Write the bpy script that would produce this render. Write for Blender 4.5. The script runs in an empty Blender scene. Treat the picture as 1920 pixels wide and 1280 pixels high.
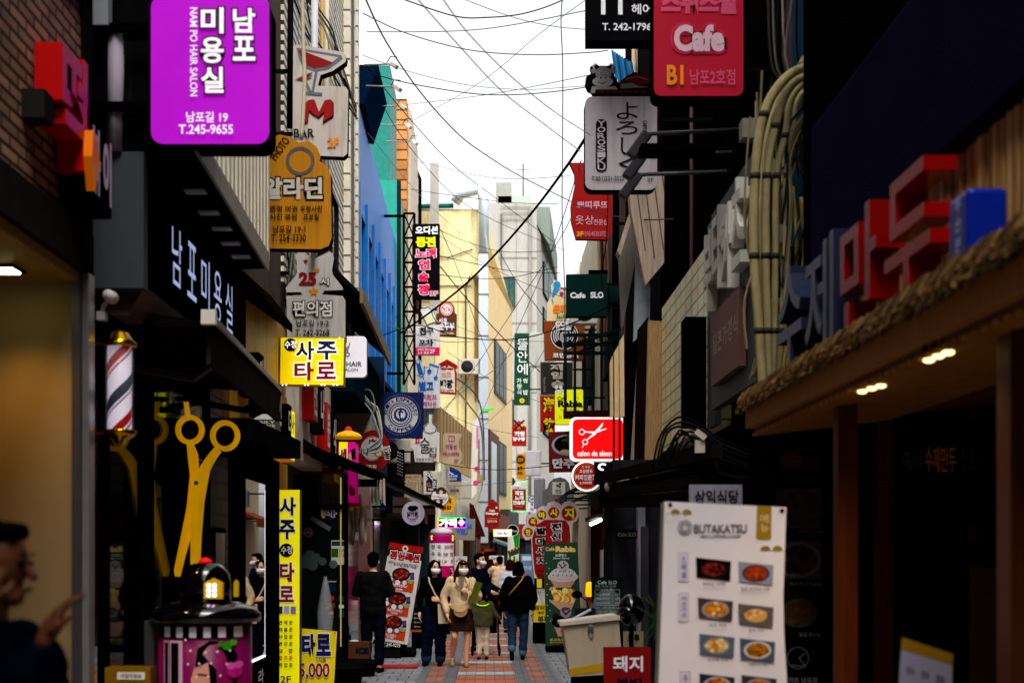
import bpy, math, random
from mathutils import Vector, Matrix
sc = bpy.context.scene
col = sc.collection
random.seed(7)
R = math.radians
# ------------------------------------------------------------------ camera
F, VX, VY, H = 2667.0, 912.0, 1045.0, 1.66      # focal length in photo pixels, vanishing point, eye height
cd = bpy.data.cameras.new('camera'); cam = bpy.data.objects.new('camera', cd); col.objects.link(cam)
cam.location = (0, 0, H); cam.rotation_euler = (R(90), 0, 0)
cd.sensor_width = 36; cd.lens = 50
cd.shift_x = (960 - VX) / 1920; cd.shift_y = (VY - 640) / 1920
cd.clip_start = .1; cd.clip_end = 2000
cd.dof.use_dof = True; cd.dof.focus_distance = 21.5; cd.dof.aperture_fstop = 2.2
sc.camera = cam
# ------------------------------------------------------------------ sky, sun, exposure
w = bpy.data.worlds.new('World'); sc.world = w; w.use_nodes = True
nt = w.node_tree; bg = nt.nodes['Background']
sky = nt.nodes.new('ShaderNodeTexSky'); sky.sky_type = 'NISHITA'; sky.sun_disc = False
sky.sun_elevation = R(58); sky.sun_rotation = R(200); sky.air_density = 1.0; sky.dust_density = 4.0
hs = nt.nodes.new('ShaderNodeHueSaturation'); hs.inputs['Saturation'].default_value = .14
cl = nt.nodes.new('ShaderNodeTexNoise'); cl.inputs['Scale'].default_value = 2.2; cl.inputs['Detail'].default_value = 5
mr = nt.nodes.new('ShaderNodeMapRange'); mr.inputs['To Min'].default_value = .82; mr.inputs['To Max'].default_value = 1.12
mx = nt.nodes.new('ShaderNodeVectorMath'); mx.operation = 'SCALE'
nt.links.new(sky.outputs[0], hs.inputs['Color']); nt.links.new(cl.outputs['Fac'], mr.inputs['Value'])
nt.links.new(hs.outputs[0], mx.inputs[0]); nt.links.new(mr.outputs[0], mx.inputs['Scale'])
nt.links.new(mx.outputs[0], bg.inputs['Color']); bg.inputs['Strength'].default_value = .15
sd = bpy.data.lights.new('sun', 'SUN'); sd.energy = 1.2; sd.angle = R(25); sd.color = (1, .96, .9)
sun = bpy.data.objects.new('sun', sd); col.objects.link(sun); sun.rotation_euler = (R(32), 0, R(20))
sc.view_settings.view_transform = 'Standard'; sc.view_settings.look = 'None'
sc.view_settings.exposure = 1.25; sc.view_settings.gamma = 1.0
sc.cycles.use_denoising = True
sc.cycles.max_bounces = 7; sc.cycles.transparent_max_bounces = 12
sc.cycles.caustics_reflective = False; sc.cycles.caustics_refractive = False
sc.cycles.sample_clamp_indirect = 4

# ------------------------------------------------------------------ helpers
def lin(c):
    if isinstance(c, str):
        c = c.lstrip('#'); c = [int(c[i:i + 2], 16) for i in (0, 2, 4)]
    c = [(x / 255 / 12.92 if x / 255 <= .04045 else ((x / 255 + .055) / 1.055) ** 2.4) for x in c]
    l = .3 * c[0] + .5 * c[1] + .2 * c[2]; k = max(.4, min(1.3, (max(l, 1e-4) / .18) ** .25))     # picked swatches -> deeper darks, fuller colours
    return tuple(max(.0008, min(.88, (l + (x - l) * 1.22) * k)) for x in c) + (1,)
_mc = {}
def M(name, c, rough=.6, metal=0., var=.12, ns=7., bump=0., emit=0., st=(1, 1, 1), dirt=0., dcol='2a2018'):
    key = (name, c)
    if key in _mc: return _mc[key]
    m = bpy.data.materials.new(name); m.use_nodes = True; _mc[key] = m
    t = m.node_tree; b = t.nodes['Principled BSDF']; L = t.links.new
    cc = lin(c)
    tc = t.nodes.new('ShaderNodeTexCoord'); mp = t.nodes.new('ShaderNodeMapping'); mp.inputs['Scale'].default_value = st
    n = t.nodes.new('ShaderNodeTexNoise'); n.inputs['Scale'].default_value = ns; n.inputs['Detail'].default_value = 7; n.inputs['Roughness'].default_value = .65
    L(tc.outputs['Object'], mp.inputs[0]); L(mp.outputs[0], n.inputs['Vector'])
    r = t.nodes.new('ShaderNodeMapRange'); r.inputs['From Min'].default_value = .25; r.inputs['From Max'].default_value = .75
    r.inputs['To Min'].default_value = 1 - var; r.inputs['To Max'].default_value = 1 + var
    L(n.outputs['Fac'], r.inputs['Value'])
    v = t.nodes.new('ShaderNodeVectorMath'); v.operation = 'SCALE'; v.inputs[0].default_value = cc[:3]; L(r.outputs[0], v.inputs['Scale'])
    out = v.outputs[0]
    if dirt:
        m2 = t.nodes.new('ShaderNodeMapping'); m2.inputs['Scale'].default_value = (5, 5, .55)
        n2 = t.nodes.new('ShaderNodeTexNoise'); n2.inputs['Scale'].default_value = 1.6; n2.inputs['Detail'].default_value = 8; n2.inputs['Roughness'].default_value = .7
        r2 = t.nodes.new('ShaderNodeMapRange'); r2.inputs['From Min'].default_value = .5; r2.inputs['From Max'].default_value = .75; r2.inputs['To Max'].default_value = dirt
        mi = t.nodes.new('ShaderNodeMix'); mi.data_type = 'RGBA'; mi.inputs['B'].default_value = lin(dcol)
        L(tc.outputs['Object'], m2.inputs[0]); L(m2.outputs[0], n2.inputs['Vector']); L(n2.outputs['Fac'], r2.inputs['Value'])
        L(r2.outputs[0], mi.inputs['Factor']); L(out, mi.inputs['A']); out = mi.outputs['Result']
    L(out, b.inputs['Base Color'])
    b.inputs['Roughness'].default_value = rough; b.inputs['Metallic'].default_value = metal
    b.inputs['Specular IOR Level'].default_value = .5 if rough < .22 or metal else (.0 if sum(cc[:3]) < .06 else .15)
    if bump:
        bp = t.nodes.new('ShaderNodeBump'); bp.inputs['Strength'].default_value = min(1, bump); bp.inputs['Distance'].default_value = .01
        L(n.outputs['Fac'], bp.inputs['Height']); L(bp.outputs[0], b.inputs['Normal'])
    if emit:
        L(out, b.inputs['Emission Color']); b.inputs['Emission Strength'].default_value = emit
    return m
def P(h, e=0., rough=.55, dirt=.0):          # plain paint / print
    return M('paint_%s_%g_%g' % (h, e, dirt), h, rough=rough, var=.1, ns=2.2, emit=e, dirt=dirt)
def brickmat(name, c1, c2, mort, bw, bh, ms, axes='YZ', off=.5, rough=.8, bump=.6, var=.5):
    m = bpy.data.materials.new(name); m.use_nodes = True; t = m.node_tree; b = t.nodes['Principled BSDF']; L = t.links.new
    tc = t.nodes.new('ShaderNodeTexCoord'); s = t.nodes.new('ShaderNodeSeparateXYZ'); c = t.nodes.new('ShaderNodeCombineXYZ')
    L(tc.outputs['Object'], s.inputs[0]); L(s.outputs[axes[0]], c.inputs['X']); L(s.outputs[axes[1]], c.inputs['Y'])
    k = t.nodes.new('ShaderNodeTexBrick'); k.offset = off; L(c.outputs[0], k.inputs['Vector'])
    k.inputs['Color1'].default_value = lin(c1); k.inputs['Color2'].default_value = lin(c2); k.inputs['Mortar'].default_value = lin(mort)
    k.inputs['Scale'].default_value = 1; k.inputs['Mortar Size'].default_value = ms; k.inputs['Brick Width'].default_value = bw; k.inputs['Row Height'].default_value = bh
    k.inputs['Mortar Smooth'].default_value = .15
    n = t.nodes.new('ShaderNodeTexNoise'); n.inputs['Scale'].default_value = 3; n.inputs['Detail'].default_value = 8
    L(tc.outputs['Object'], n.inputs['Vector'])
    r = t.nodes.new('ShaderNodeMapRange'); r.inputs['From Min'].default_value = .25; r.inputs['From Max'].default_value = .75; r.inputs['To Min'].default_value = 1 - var * .5; r.inputs['To Max'].default_value = 1 + var * .4
    L(n.outputs['Fac'], r.inputs['Value'])
    v = t.nodes.new('ShaderNodeVectorMath'); v.operation = 'SCALE'; L(k.outputs['Color'], v.inputs[0]); L(r.outputs[0], v.inputs['Scale'])
    L(v.outputs[0], b.inputs['Base Color']); b.inputs['Roughness'].default_value = rough; b.inputs['Specular IOR Level'].default_value = .25
    ma = t.nodes.new('ShaderNodeMath'); ma.operation = 'MULTIPLY_ADD'; ma.inputs[1].default_value = -1; L(k.outputs['Fac'], ma.inputs[0])
    mm = t.nodes.new('ShaderNodeMath'); mm.operation = 'MULTIPLY'; mm.inputs[1].default_value = .5; L(n.outputs['Fac'], mm.inputs[0]); L(mm.outputs[0], ma.inputs[2])
    bp = t.nodes.new('ShaderNodeBump'); bp.inputs['Strength'].default_value = bump; bp.inputs['Distance'].default_value = .012
    L(ma.outputs[0], bp.inputs['Height']); L(bp.outputs[0], b.inputs['Normal'])
    return m
def glassmat(name, c, rough=.03, alpha=.25, spec=.8):
    m = bpy.data.materials.new(name); m.use_nodes = True; t = m.node_tree; b = t.nodes['Principled BSDF']
    b.inputs['Base Color'].default_value = lin(c); b.inputs['Roughness'].default_value = rough; b.inputs['Alpha'].default_value = alpha
    b.inputs['Specular IOR Level'].default_value = spec
    return m
def W(px, py, Y): return Vector(((px - VX) * Y / F, Y, H + (VY - py) * Y / F))
def WX(px, py, X):
    Y = F * X / (px - VX); return Vector((X, Y, H + (VY - py) * Y / F))
def pX(px, Y): return (px - VX) * Y / F
def pZ(py, Y): return H + (VY - py) * Y / F
def wloc(o):
    l = Vector((0, 0, 0))
    while o: l = l + o.location; o = o.parent
    return l
def tag(o, label=None, cat=None, group=None, kind=None):
    if label: o['label'] = label
    if cat: o['category'] = cat
    if group: o['group'] = group
    if kind: o['kind'] = kind
    return o
def thing(name, label, cat, loc=(0, 0, 0), group=None):
    o = bpy.data.objects.new(name, None); col.objects.link(o); o.location = loc; o.empty_display_size = .1
    return tag(o, label, cat, group)
class MB:
    def __init__(s): s.v = []; s.f = []; s.mi = []; s.m = []; s.sm = []
    def mid(s, m):
        if m not in s.m: s.m.append(m)
        return s.m.index(m)
    def add(s, vs, fs, m, smooth=False):
        b = len(s.v); i = s.mid(m); s.v += [tuple(x) for x in vs]
        for f in fs: s.f.append(tuple(b + k for k in f)); s.mi.append(i); s.sm.append(smooth)
        return s
    def box(s, x0, x1, y0, y1, z0, z1, m):
        if x0 > x1: x0, x1 = x1, x0
        if y0 > y1: y0, y1 = y1, y0
        if z0 > z1: z0, z1 = z1, z0
        return s.add([(x0, y0, z0), (x1, y0, z0), (x1, y1, z0), (x0, y1, z0), (x0, y0, z1), (x1, y0, z1), (x1, y1, z1), (x0, y1, z1)],
                     [(3, 2, 1, 0), (4, 5, 6, 7), (0, 1, 5, 4), (1, 2, 6, 5), (2, 3, 7, 6), (3, 0, 4, 7)], m)
    def hexa(s, p, m):           # 8 points: bottom 4 ccw, top 4 ccw
        return s.add(p, [(3, 2, 1, 0), (4, 5, 6, 7), (0, 1, 5, 4), (1, 2, 6, 5), (2, 3, 7, 6), (3, 0, 4, 7)], m)
    def beam(s, a, b, wd, ht, m, up=(0, 0, 1)):
        a = Vector(a); b = Vector(b); d = (b - a).normalized(); up = Vector(up)
        x = d.cross(up)
        if x.length < 1e-4: x = d.cross(Vector((1, 0, 0)))
        x.normalize(); y = x.cross(d).normalized(); x = x * wd / 2; y = y * ht / 2
        return s.hexa([a - x - y, a + x - y, b + x - y, b - x - y, a - x + y, a + x + y, b + x + y, b - x + y], m)
    def prism(s, pts, dv, m, ms=None):   # planar polygon extruded by dv (front polygon first)
        n = len(pts); pts = [Vector(p) for p in pts]; dv = Vector(dv)
        s.add(pts, [tuple(range(n))], m)
        s.add(pts + [p + dv for p in pts], [tuple(range(2 * n - 1, n - 1, -1))] + [(i, i + n, (i + 1) % n + n, (i + 1) % n) for i in range(n)], ms or m)
        return s
    def poly(s, pts, m): return s.add(pts, [tuple(range(len(pts)))], m)
    def tube(s, pts, r, m, n=6, caps=True):
        pts = [Vector(p) for p in pts]; rs = r if isinstance(r, (list, tuple)) else [r] * len(pts)
        vs = []; fs = []; prev = None
        for i, p in enumerate(pts):
            d = (pts[min(i + 1, len(pts) - 1)] - pts[max(i - 1, 0)]).normalized()
            if prev is None:
                u = d.cross(Vector((0, 0, 1)))
                if u.length < .05: u = d.cross(Vector((1, 0, 0)))
            else: u = prev - d * prev.dot(d)
            u.normalize(); prev = u; q = d.cross(u)
            for k in range(n):
                a = 2 * math.pi * k / n; vs.append(p + (u * math.cos(a) + q * math.sin(a)) * rs[i])
        for i in range(len(pts) - 1):
            for k in range(n):
                a = i * n + k; b = i * n + (k + 1) % n; fs.append((a, b, b + n, a + n))
        if caps: fs += [tuple(range(n - 1, -1, -1)), tuple(range((len(pts) - 1) * n, len(pts) * n))]
        return s.add(vs, fs, m, n > 5)
    def lathe(s, prof, c, m, n=20, axis='Z', smooth=True):
        vs = []; fs = []
        for r, h in prof:
            for k in range(n):
                a = 2 * math.pi * k / n; x, y = r * math.cos(a), r * math.sin(a)
                q = (x, y, h) if axis == 'Z' else ((h, x, y) if axis == 'X' else (x, h, y))
                vs.append(Vector(c) + Vector(q))
        for i in range(len(prof) - 1):
            for k in range(n):
                a = i * n + k; b = i * n + (k + 1) % n; fs.append((a, b, b + n, a + n))
        fs += [tuple(range(n - 1, -1, -1)), tuple(range((len(prof) - 1) * n, len(prof) * n))]
        return s.add(vs, fs, m, smooth)
    def ball(s, c, r, m, n=14, k=9):
        if not isinstance(r, (tuple, list)): r = (r, r, r)
        vs = []; fs = []
        for i in range(1, k):
            t = math.pi * i / k
            for j in range(n):
                a = 2 * math.pi * j / n
                vs.append((c[0] + r[0] * math.sin(t) * math.cos(a), c[1] + r[1] * math.sin(t) * math.sin(a), c[2] + r[2] * math.cos(t)))
        b = len(vs); vs += [(c[0], c[1], c[2] + r[2]), (c[0], c[1], c[2] - r[2])]
        for i in range(k - 2):
            for j in range(n): fs.append((i * n + j, (i + 1) * n + j, (i + 1) * n + (j + 1) % n, i * n + (j + 1) % n))
        for j in range(n): fs.append((b, j, (j + 1) % n)); fs.append((b + 1, (k - 2) * n + (j + 1) % n, (k - 2) * n + j))
        return s.add(vs, fs, m, True)
    def build(s, name, parent=None, loc=None, bevel=0):
        me = bpy.data.meshes.new(name)
        o = bpy.data.objects.new(name, me); col.objects.link(o)
        off = Vector((0, 0, 0))
        if parent is not None: o.parent = parent; off = wloc(parent)
        if loc is not None: o.location = Vector(loc) - off; off = Vector(loc)
        me.from_pydata([tuple(Vector(v) - off) for v in s.v], [], s.f)
        for m in s.m: me.materials.append(m)
        me.polygons.foreach_set('material_index', s.mi); me.polygons.foreach_set('use_smooth', s.sm); me.update()
        if bevel:
            bv = o.modifiers.new('bevel', 'BEVEL'); bv.width = bevel; bv.segments = 2; bv.limit_method = 'ANGLE'
        return o
# text ---------------------------------------------------------------
_tc = {}
def tmesh(s, off=0., ext=0.):
    k = (s, off, ext)
    if k in _tc: return _tc[k]
    cu = bpy.data.curves.new('t', 'FONT'); cu.body = s; cu.size = 1; cu.offset = off; cu.extrude = ext; cu.resolution_u = 3
    ob = bpy.data.objects.new('t', cu)
    me = bpy.data.meshes.new_from_object(ob)
    r = ([tuple(v.co) for v in me.vertices], [tuple(p.vertices) for p in me.polygons])
    bpy.data.meshes.remove(me); bpy.data.objects.remove(ob); bpy.data.curves.remove(cu)
    _tc[k] = r; return r
def put_text(mb, s, O, U, V, N, m, bold=.015, out=None, ow=.06, ext=0., dz=.0, gap=.0025):
    """fit the string into the parallelogram O + a*U + b*V (a, b in 0..1), lifted along N"""
    vs, fs = tmesh(s, bold)
    if not vs: return
    x0 = min(v[0] for v in vs); x1 = max(v[0] for v in vs); y0 = min(v[1] for v in vs); y1 = max(v[1] for v in vs)
    dx = max(x1 - x0, 1e-4); dy = max(y1 - y0, 1e-4)
    if s.strip('-.,·=~ 1') == '': dy = max(dy, .3)
    def put(vv, ff, mm, h):
        mb.add([O + U * ((v[0] - x0) / dx) + V * ((v[1] - y0) / dy) + N * (h + v[2]) for v in vv], ff, mm)
    if out is not None:
        a, b = tmesh(s, bold + ow); put(a, b, out, dz)
    if ext:
        a, b = tmesh(s, bold, 1.0); put([(v[0], v[1], (v[2] + 1) * .5 * ext) for v in a], b, m, dz)
    else: put(vs, fs, m, dz + (gap if out is not None else 0))
def rr(x0, y0, x1, y1, r, n=4):
    p = []
    for cx, cy, a0 in ((x1 - r, y0 + r, -90), (x1 - r, y1 - r, 0), (x0 + r, y1 - r, 90), (x0 + r, y0 + r, 180)):
        for i in range(n + 1):
            a = R(a0 + 90 * i / n); p.append((cx + r * math.cos(a), cy + r * math.sin(a)))
    return p
def circ(cx, cy, rx, ry=None, n=24, a0=0, a1=360):
    ry = ry or rx
    full = abs(a1 - a0) >= 360
    return [(cx + rx * math.cos(R(a0 + (a1 - a0) * i / (n if full else n - 1))), cy + ry * math.sin(R(a0 + (a1 - a0) * i / (n if full else n - 1)))) for i in range(n)]
def star(cx, cy, r, n=5, k=.45, rot=-90):
    return [(cx + r * (1 if i % 2 == 0 else k) * math.cos(R(rot + 180 * i / n)), cy + r * (1 if i % 2 == 0 else k) * math.sin(R(rot + 180 * i / n))) for i in range(2 * n)]
def items_on(items, fr, N, tmb, amb, z, h0=.004):
    """draw lettering (tmb) and artwork (amb) on a face; fr(px,py) -> world, N the outward normal"""
    h = h0; st_ = min(.0022, .012 / max(1, len(items)))
    zx, zy, zs = z
    Q = lambda x, y: fr(zx + x * zs, zy + y * zs)
    for it in items:
        k = it[0]; h += st_
        if k in 'tv':
            s, (x0, y0, x1, y1), c = it[1:4]; o = it[4] if len(it) > 4 else {}
            m = c if not isinstance(c, str) else P(c, o.get('e', 0))
            oc = o.get('o'); om = None if oc is None else (oc if not isinstance(oc, str) else P(oc, o.get('oe', 0)))
            ow = o.get('ow', .07); bd = o.get('b', .018); ex = o.get('x', 0)
            if k == 't':
                rot = o.get('r', 0)
                if rot == 90:      # reads downwards
                    O = Q(x0, y0); U = Q(x0, y1) - O; V = Q(x1, y0) - O
                elif rot:
                    cx, cy = (x0 + x1) / 2, (y0 + y1) / 2; a = R(rot)
                    def q2(x, y): return Q(cx + (x - cx) * math.cos(a) - (y - cy) * math.sin(a), cy + (x - cx) * math.sin(a) + (y - cy) * math.cos(a))
                    O = q2(x0, y1); U = q2(x1, y1) - O; V = q2(x0, y0) - O
                else: O = Q(x0, y1); U = Q(x1, y1) - O; V = Q(x0, y0) - O
                put_text(tmb, s, O, U, V, N, m, bd, om, ow, ex, h, st_)
            else:
                n = len(s); st = (y1 - y0) / n
                for i, ch in enumerate(s):
                    if ch == ' ': continue
                    a = y0 + st * i + st * .06; b = y0 + st * (i + 1) - st * .06
                    O = Q(x0, b); put_text(tmb, ch, O, Q(x1, b) - O, Q(x0, a) - O, N, m, bd, om, ow, ex, h, st_)
            if oc: h += st_
        else:
            c = it[-1] if not isinstance(it[-1], dict) else it[-2]
            o = it[-1] if isinstance(it[-1], dict) else {}
            m = c if not isinstance(c, str) else P(c, o.get('e', 0))
            if k == 'p': pts = it[1]
            elif k == 'c': pts = circ(it[1], it[2], it[3], n=28)
            elif k == 'e': pts = circ(it[1], it[2], it[3], it[4], n=24)
            elif k == 'b': pts = [(it[1], it[2]), (it[3], it[2]), (it[3], it[4]), (it[1], it[4])]
            elif k == 'r':
                n = 36; cx, cy, ro, ri = it[1:5]
                a = circ(cx, cy, ro, n=n); b = circ(cx, cy, ri, n=n)
                amb.add([Q(*p) + N * h for p in a + b], [(i, (i + 1) % n, (i + 1) % n + n, i + n) for i in range(n)], m); continue
            elif k == 'l':   # polyline stroke
                ps, wd = it[1], it[2]
                for i in range(len(ps) - 1):
                    (xa, ya), (xb, yb) = ps[i], ps[i + 1]; d = math.hypot(xb - xa, yb - ya) or 1
                    ex_, ey = (xb - xa) / d * wd * .4, (yb - ya) / d * wd * .4
                    nx, ny = -(yb - ya) / d * wd / 2, (xb - xa) / d * wd / 2
                    amb.poly([Q(xa - ex_ + nx, ya - ey + ny) + N * h, Q(xb + ex_ + nx, yb + ey + ny) + N * h, Q(xb + ex_ - nx, yb + ey - ny) + N * h, Q(xa - ex_ - nx, ya - ey - ny) + N * h], m); h += st_ * .05
                continue
            if o.get('x'): amb.prism([Q(*p) + N * (h + o['x']) for p in pts], -N * o['x'], m)
            else: amb.poly([Q(*p) + N * h for p in pts], m)
NF = Vector((0, -1, 0))
BRK = None
def sign(name, label, Y, poly, face, items=(), z=(0, 0, 1), th=.14, rim='26241f', arm=None, wall=None, cat='sign', group=None, re=0., lip=0):
    """a box sign that faces down the street: outline in photo pixels, put at its own distance Y with real thickness"""
    zx, zy, zs = z
    pts = [(zx + a * zs, zy + b * zs) for a, b in poly]
    cx = sum(p[0] for p in pts) / len(pts); yb = max(p[1] for p in pts); yt = min(p[1] for p in pts)
    root = thing(name, label, cat, W(cx, yb, Y + th / 2), group)
    wp = [W(a, b, Y) for a, b in pts]
    fm = face if not isinstance(face, str) else P(face, dirt=.4); rm = rim if not isinstance(rim, str) else P(rim, re)
    mb = MB()
    if lip:
        c = sum(wp, Vector()) / len(wp); L_ = c.x - min(p.x for p in wp)
        ins = [c + (p - c) * (1 - lip / L_) for p in wp]; n = len(wp)
        mb.poly([p + Vector((0, .004, 0)) for p in ins], fm)
        mb.add(wp + ins, [(i, (i + 1) % n, (i + 1) % n + n, i + n) for i in range(n)], rm)
        mb.add(wp + [p + Vector((0, th, 0)) for p in wp], [tuple(range(2 * n - 1, n - 1, -1))] + [(i, i + n, (i + 1) % n + n, (i + 1) % n) for i in range(n)], rm)
    else: mb.prism(wp, (0, th, 0), fm, rm)
    mb.build('panel', root)
    if items:
        t, a = MB(), MB(); items_on(items, lambda x, y: W(x, y, Y), NF, t, a, z)
        if t.v: t.build('lettering', root)
        if a.v: a.build('artwork', root)
    if arm:
        b = MB(); x0 = min(p.x for p in wp); x1 = max(p.x for p in wp); mm = P('1b1a19', rough=.4)
        wx = wall if wall is not None else (-2.75 if arm == 'L' else 2.6)
        for fz in (.22, .78):
            zz = pZ(yb, Y) * (1 - fz) + pZ(yt, Y) * fz
            if arm == 'L': b.beam((wx, Y + th / 2, zz), (x0 + .03, Y + th / 2, zz), .04, .04, mm)
            else: b.beam((x1 - .03, Y + th / 2, zz), (wx, Y + th / 2, zz), .04, .04, mm)
        b.build('bracket', root)
    return root
# ================================================================== ground
def cen(Y): return 0 if Y < 25 else .0009 * (Y - 25) ** 2
def pavemat():
    m = bpy.data.materials.new('paving_bricks'); m.use_nodes = True; t = m.node_tree; b = t.nodes['Principled BSDF']; L = t.links.new
    uv = t.nodes.new('ShaderNodeUVMap'); s = t.nodes.new('ShaderNodeSeparateXYZ'); L(uv.outputs[0], s.inputs[0])
    def mth(op, a, b_=0., c_=0.):
        n = t.nodes.new('ShaderNodeMath'); n.operation = op
        for i, q in enumerate((a, b_, c_)):
            if isinstance(q, (int, float)): n.inputs[i].default_value = q
            else: L(q, n.inputs[i])
        return n.outputs[0]
    x, y = s.outputs[0], s.outputs[1]
    def rng(v, a, b_): return mth('MULTIPLY', mth('GREATER_THAN', v, a), mth('LESS_THAN', v, b_))
    ax = mth('ABSOLUTE', mth('SUBTRACT', x, .0))
    row = mth('FRACT', mth('DIVIDE', mth('SUBTRACT', y, 19.5), .72)); on = mth('LESS_THAN', row, .66)
    r3 = mth('FRACT', mth('DIVIDE', mth('SUBTRACT', y, 19.5), 2.16)); wh = rng(r3, .333, .666)
    ctr = mth('MULTIPLY', mth('LESS_THAN', ax, .405), on)
    side = mth('MULTIPLY', rng(ax, .6, .83), mth('LESS_THAN', mth('FRACT', mth('DIVIDE', mth('SUBTRACT', y, 19.2), .98)), .5))
    org = mth('MAXIMUM', mth('MULTIPLY', ctr, mth('SUBTRACT', 1., wh)), side); whi = mth('MULTIPLY', ctr, wh)
    tx = mth('FRACT', mth('DIVIDE', mth('ADD', x, 20.), .135)); ty = mth('FRACT', mth('DIVIDE', y, .245))
    jt = mth('MAXIMUM', mth('LESS_THAN', tx, .06), mth('LESS_THAN', ty, .05))
    cmb = t.nodes.new('ShaderNodeCombineXYZ'); L(mth('FLOOR', mth('DIVIDE', mth('ADD', x, 20.), .135)), cmb.inputs[0]); L(mth('FLOOR', mth('DIVIDE', y, .245)), cmb.inputs[1])
    wn = t.nodes.new('ShaderNodeTexWhiteNoise'); wn.noise_dimensions = '2D'; L(cmb.outputs[0], wn.inputs['Vector'])
    n = t.nodes.new('ShaderNodeTexNoise'); n.inputs['Scale'].default_value = 2.5; n.inputs['Detail'].default_value = 9; n.inputs['Roughness'].default_value = .7; L(uv.outputs[0], n.inputs['Vector'])
    def mixc(f, a, b_):
        k = t.nodes.new('ShaderNodeMix'); k.data_type = 'RGBA'; L(f, k.inputs['Factor'])
        for q, nm in ((a, 'A'), (b_, 'B')):
            if isinstance(q, tuple): k.inputs[nm].default_value = q
            else: L(q, k.inputs[nm])
        return k.outputs['Result']
    bord = mth('GREATER_THAN', ax, .985)
    c = mixc(bord, lin('6c6f72'), lin('7c7d7e'))
    c = mixc(org, c, lin('c26848')); c = mixc(whi, c, lin('aeb2b4'))
    v = t.nodes.new('ShaderNodeVectorMath'); v.operation = 'SCALE'; L(c, v.inputs[0])
    L(mth('ADD', mth('MULTIPLY_ADD', wn.outputs['Value'], .3, .62), mth('MULTIPLY', mth('SUBTRACT', n.outputs['Fac'], .35), .6)), v.inputs['Scale'])
    c = mixc(mth('MULTIPLY', jt, .8), v.outputs[0], lin('26241f'))
    L(c, b.inputs['Base Color']); b.inputs['Roughness'].default_value = .62
    bp = t.nodes.new('ShaderNodeBump'); bp.inputs['Strength'].default_value = .5; bp.inputs['Distance'].default_value = .008
    L(mth('SUBTRACT', mth('MULTIPLY', n.outputs['Fac'], .4), jt), bp.inputs['Height']); L(bp.outputs[0], b.inputs['Normal'])
    return m
g = MB(); g.poly([(-400, -300, -.004), (400, -300, -.004), (400, 600, -.004), (-400, 600, -.004)], M('asphalt', '4a4a48', .9, bump=.4, ns=3))
tag(g.build('ground'), kind='structure')
def strip(name, l, r, z, mat, y0=-12, y1=110):
    ys = list(range(y0, y1, 2)); me = bpy.data.meshes.new(name); o = bpy.data.objects.new(name, me); col.objects.link(o)
    vs = []; fs = []; uvs = []
    for i, y in enumerate(ys):
        vs += [(cen(y) + l, y, z), (cen(y) + r, y, z)]; uvs += [(l, y), (r, y)]
        if i: fs.append((2 * i - 2, 2 * i - 1, 2 * i + 1, 2 * i))
    me.from_pydata(vs, [], fs); me.materials.append(mat); ul = me.uv_layers.new(name='UVMap')
    for lp in me.loops: ul.data[lp.index].uv = uvs[lp.vertex_index]
    return tag(o, kind='structure')
strip('path', -.95, 1.03, .004, pavemat())
sidem = brickmat('grey_pavers', '888c90', '77797c', '3c3b38', .27, .4, .012, 'XY', .5, .6, .4, .5)
strip('pavement', -5, 5, 0, sidem)

# ================================================================== shared materials
BLK = M('black_paint', '080809', .5, var=.3); DK = M('dark_metal', '141416', .4, var=.3, dirt=.3, dcol='3a332a')
DKB = M('dark_brown', '1f1612', .6, var=.3); GRY = M('grey_steel', '6d7075', .45, .2, dirt=.35); WHT = M('white_sheet', 'c9c7c0', .5, dirt=.55, dcol='6b5d48')
INT = M('dark_interior', '0a0909', .8); WOOD = M('brown_wood', '6b4428', .55, st=(6, 6, .7), ns=5, var=.45, bump=.3)
CONC = M('concrete', '6f6b64', .85, bump=.3, dirt=.6); CABL = P('141316', rough=.5)
def bld(name, label, loc, cat='building'): return thing(name, label, cat, loc)
def window(root, plane, c, a0, a1, z0, z1, fm, gm, mull=1, th=.06):
    """window on plane X=c ('L' faces +X, 'R' faces -X) spanning Y a0..a1, or plane Y=c ('F') spanning X a0..a1"""
    fr = MB(); gl = MB(); d = th
    s = {'L': 1, 'R': -1, 'F': -1}[plane]
    def bx(mb, p0, p1, q0, q1, e0, e1, m):
        if plane == 'F': mb.box(p0, p1, c + s * e0, c + s * e1, q0, q1, m)
        else: mb.box(c + s * e0, c + s * e1, p0, p1, q0, q1, m)
    t = .05
    bx(fr, a0, a1, z0 - t, z0, -.01, d + .03, fm); bx(fr, a0, a1, z1, z1 + t, -.01, d, fm); bx(fr, a0 - t, a0, z0 - t, z1 + t, -.01, d + .002, fm); bx(fr, a1, a1 + t, z0 - t, z1 + t, -.01, d + .002, fm)
    for i in range(1, mull + 1):
        x = a0 + (a1 - a0) * i / (mull + 1); bx(fr, x - .02, x + .02, z0, z1, -.01, d - .012, fm)
    bx(gl, a0, a1, z0, z1, .004, .02, gm)
    f = fr.build('window', root); gl.build('pane', f)
GL = M('window_glass', '27353a', .06, var=.5, ns=1.5)
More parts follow.
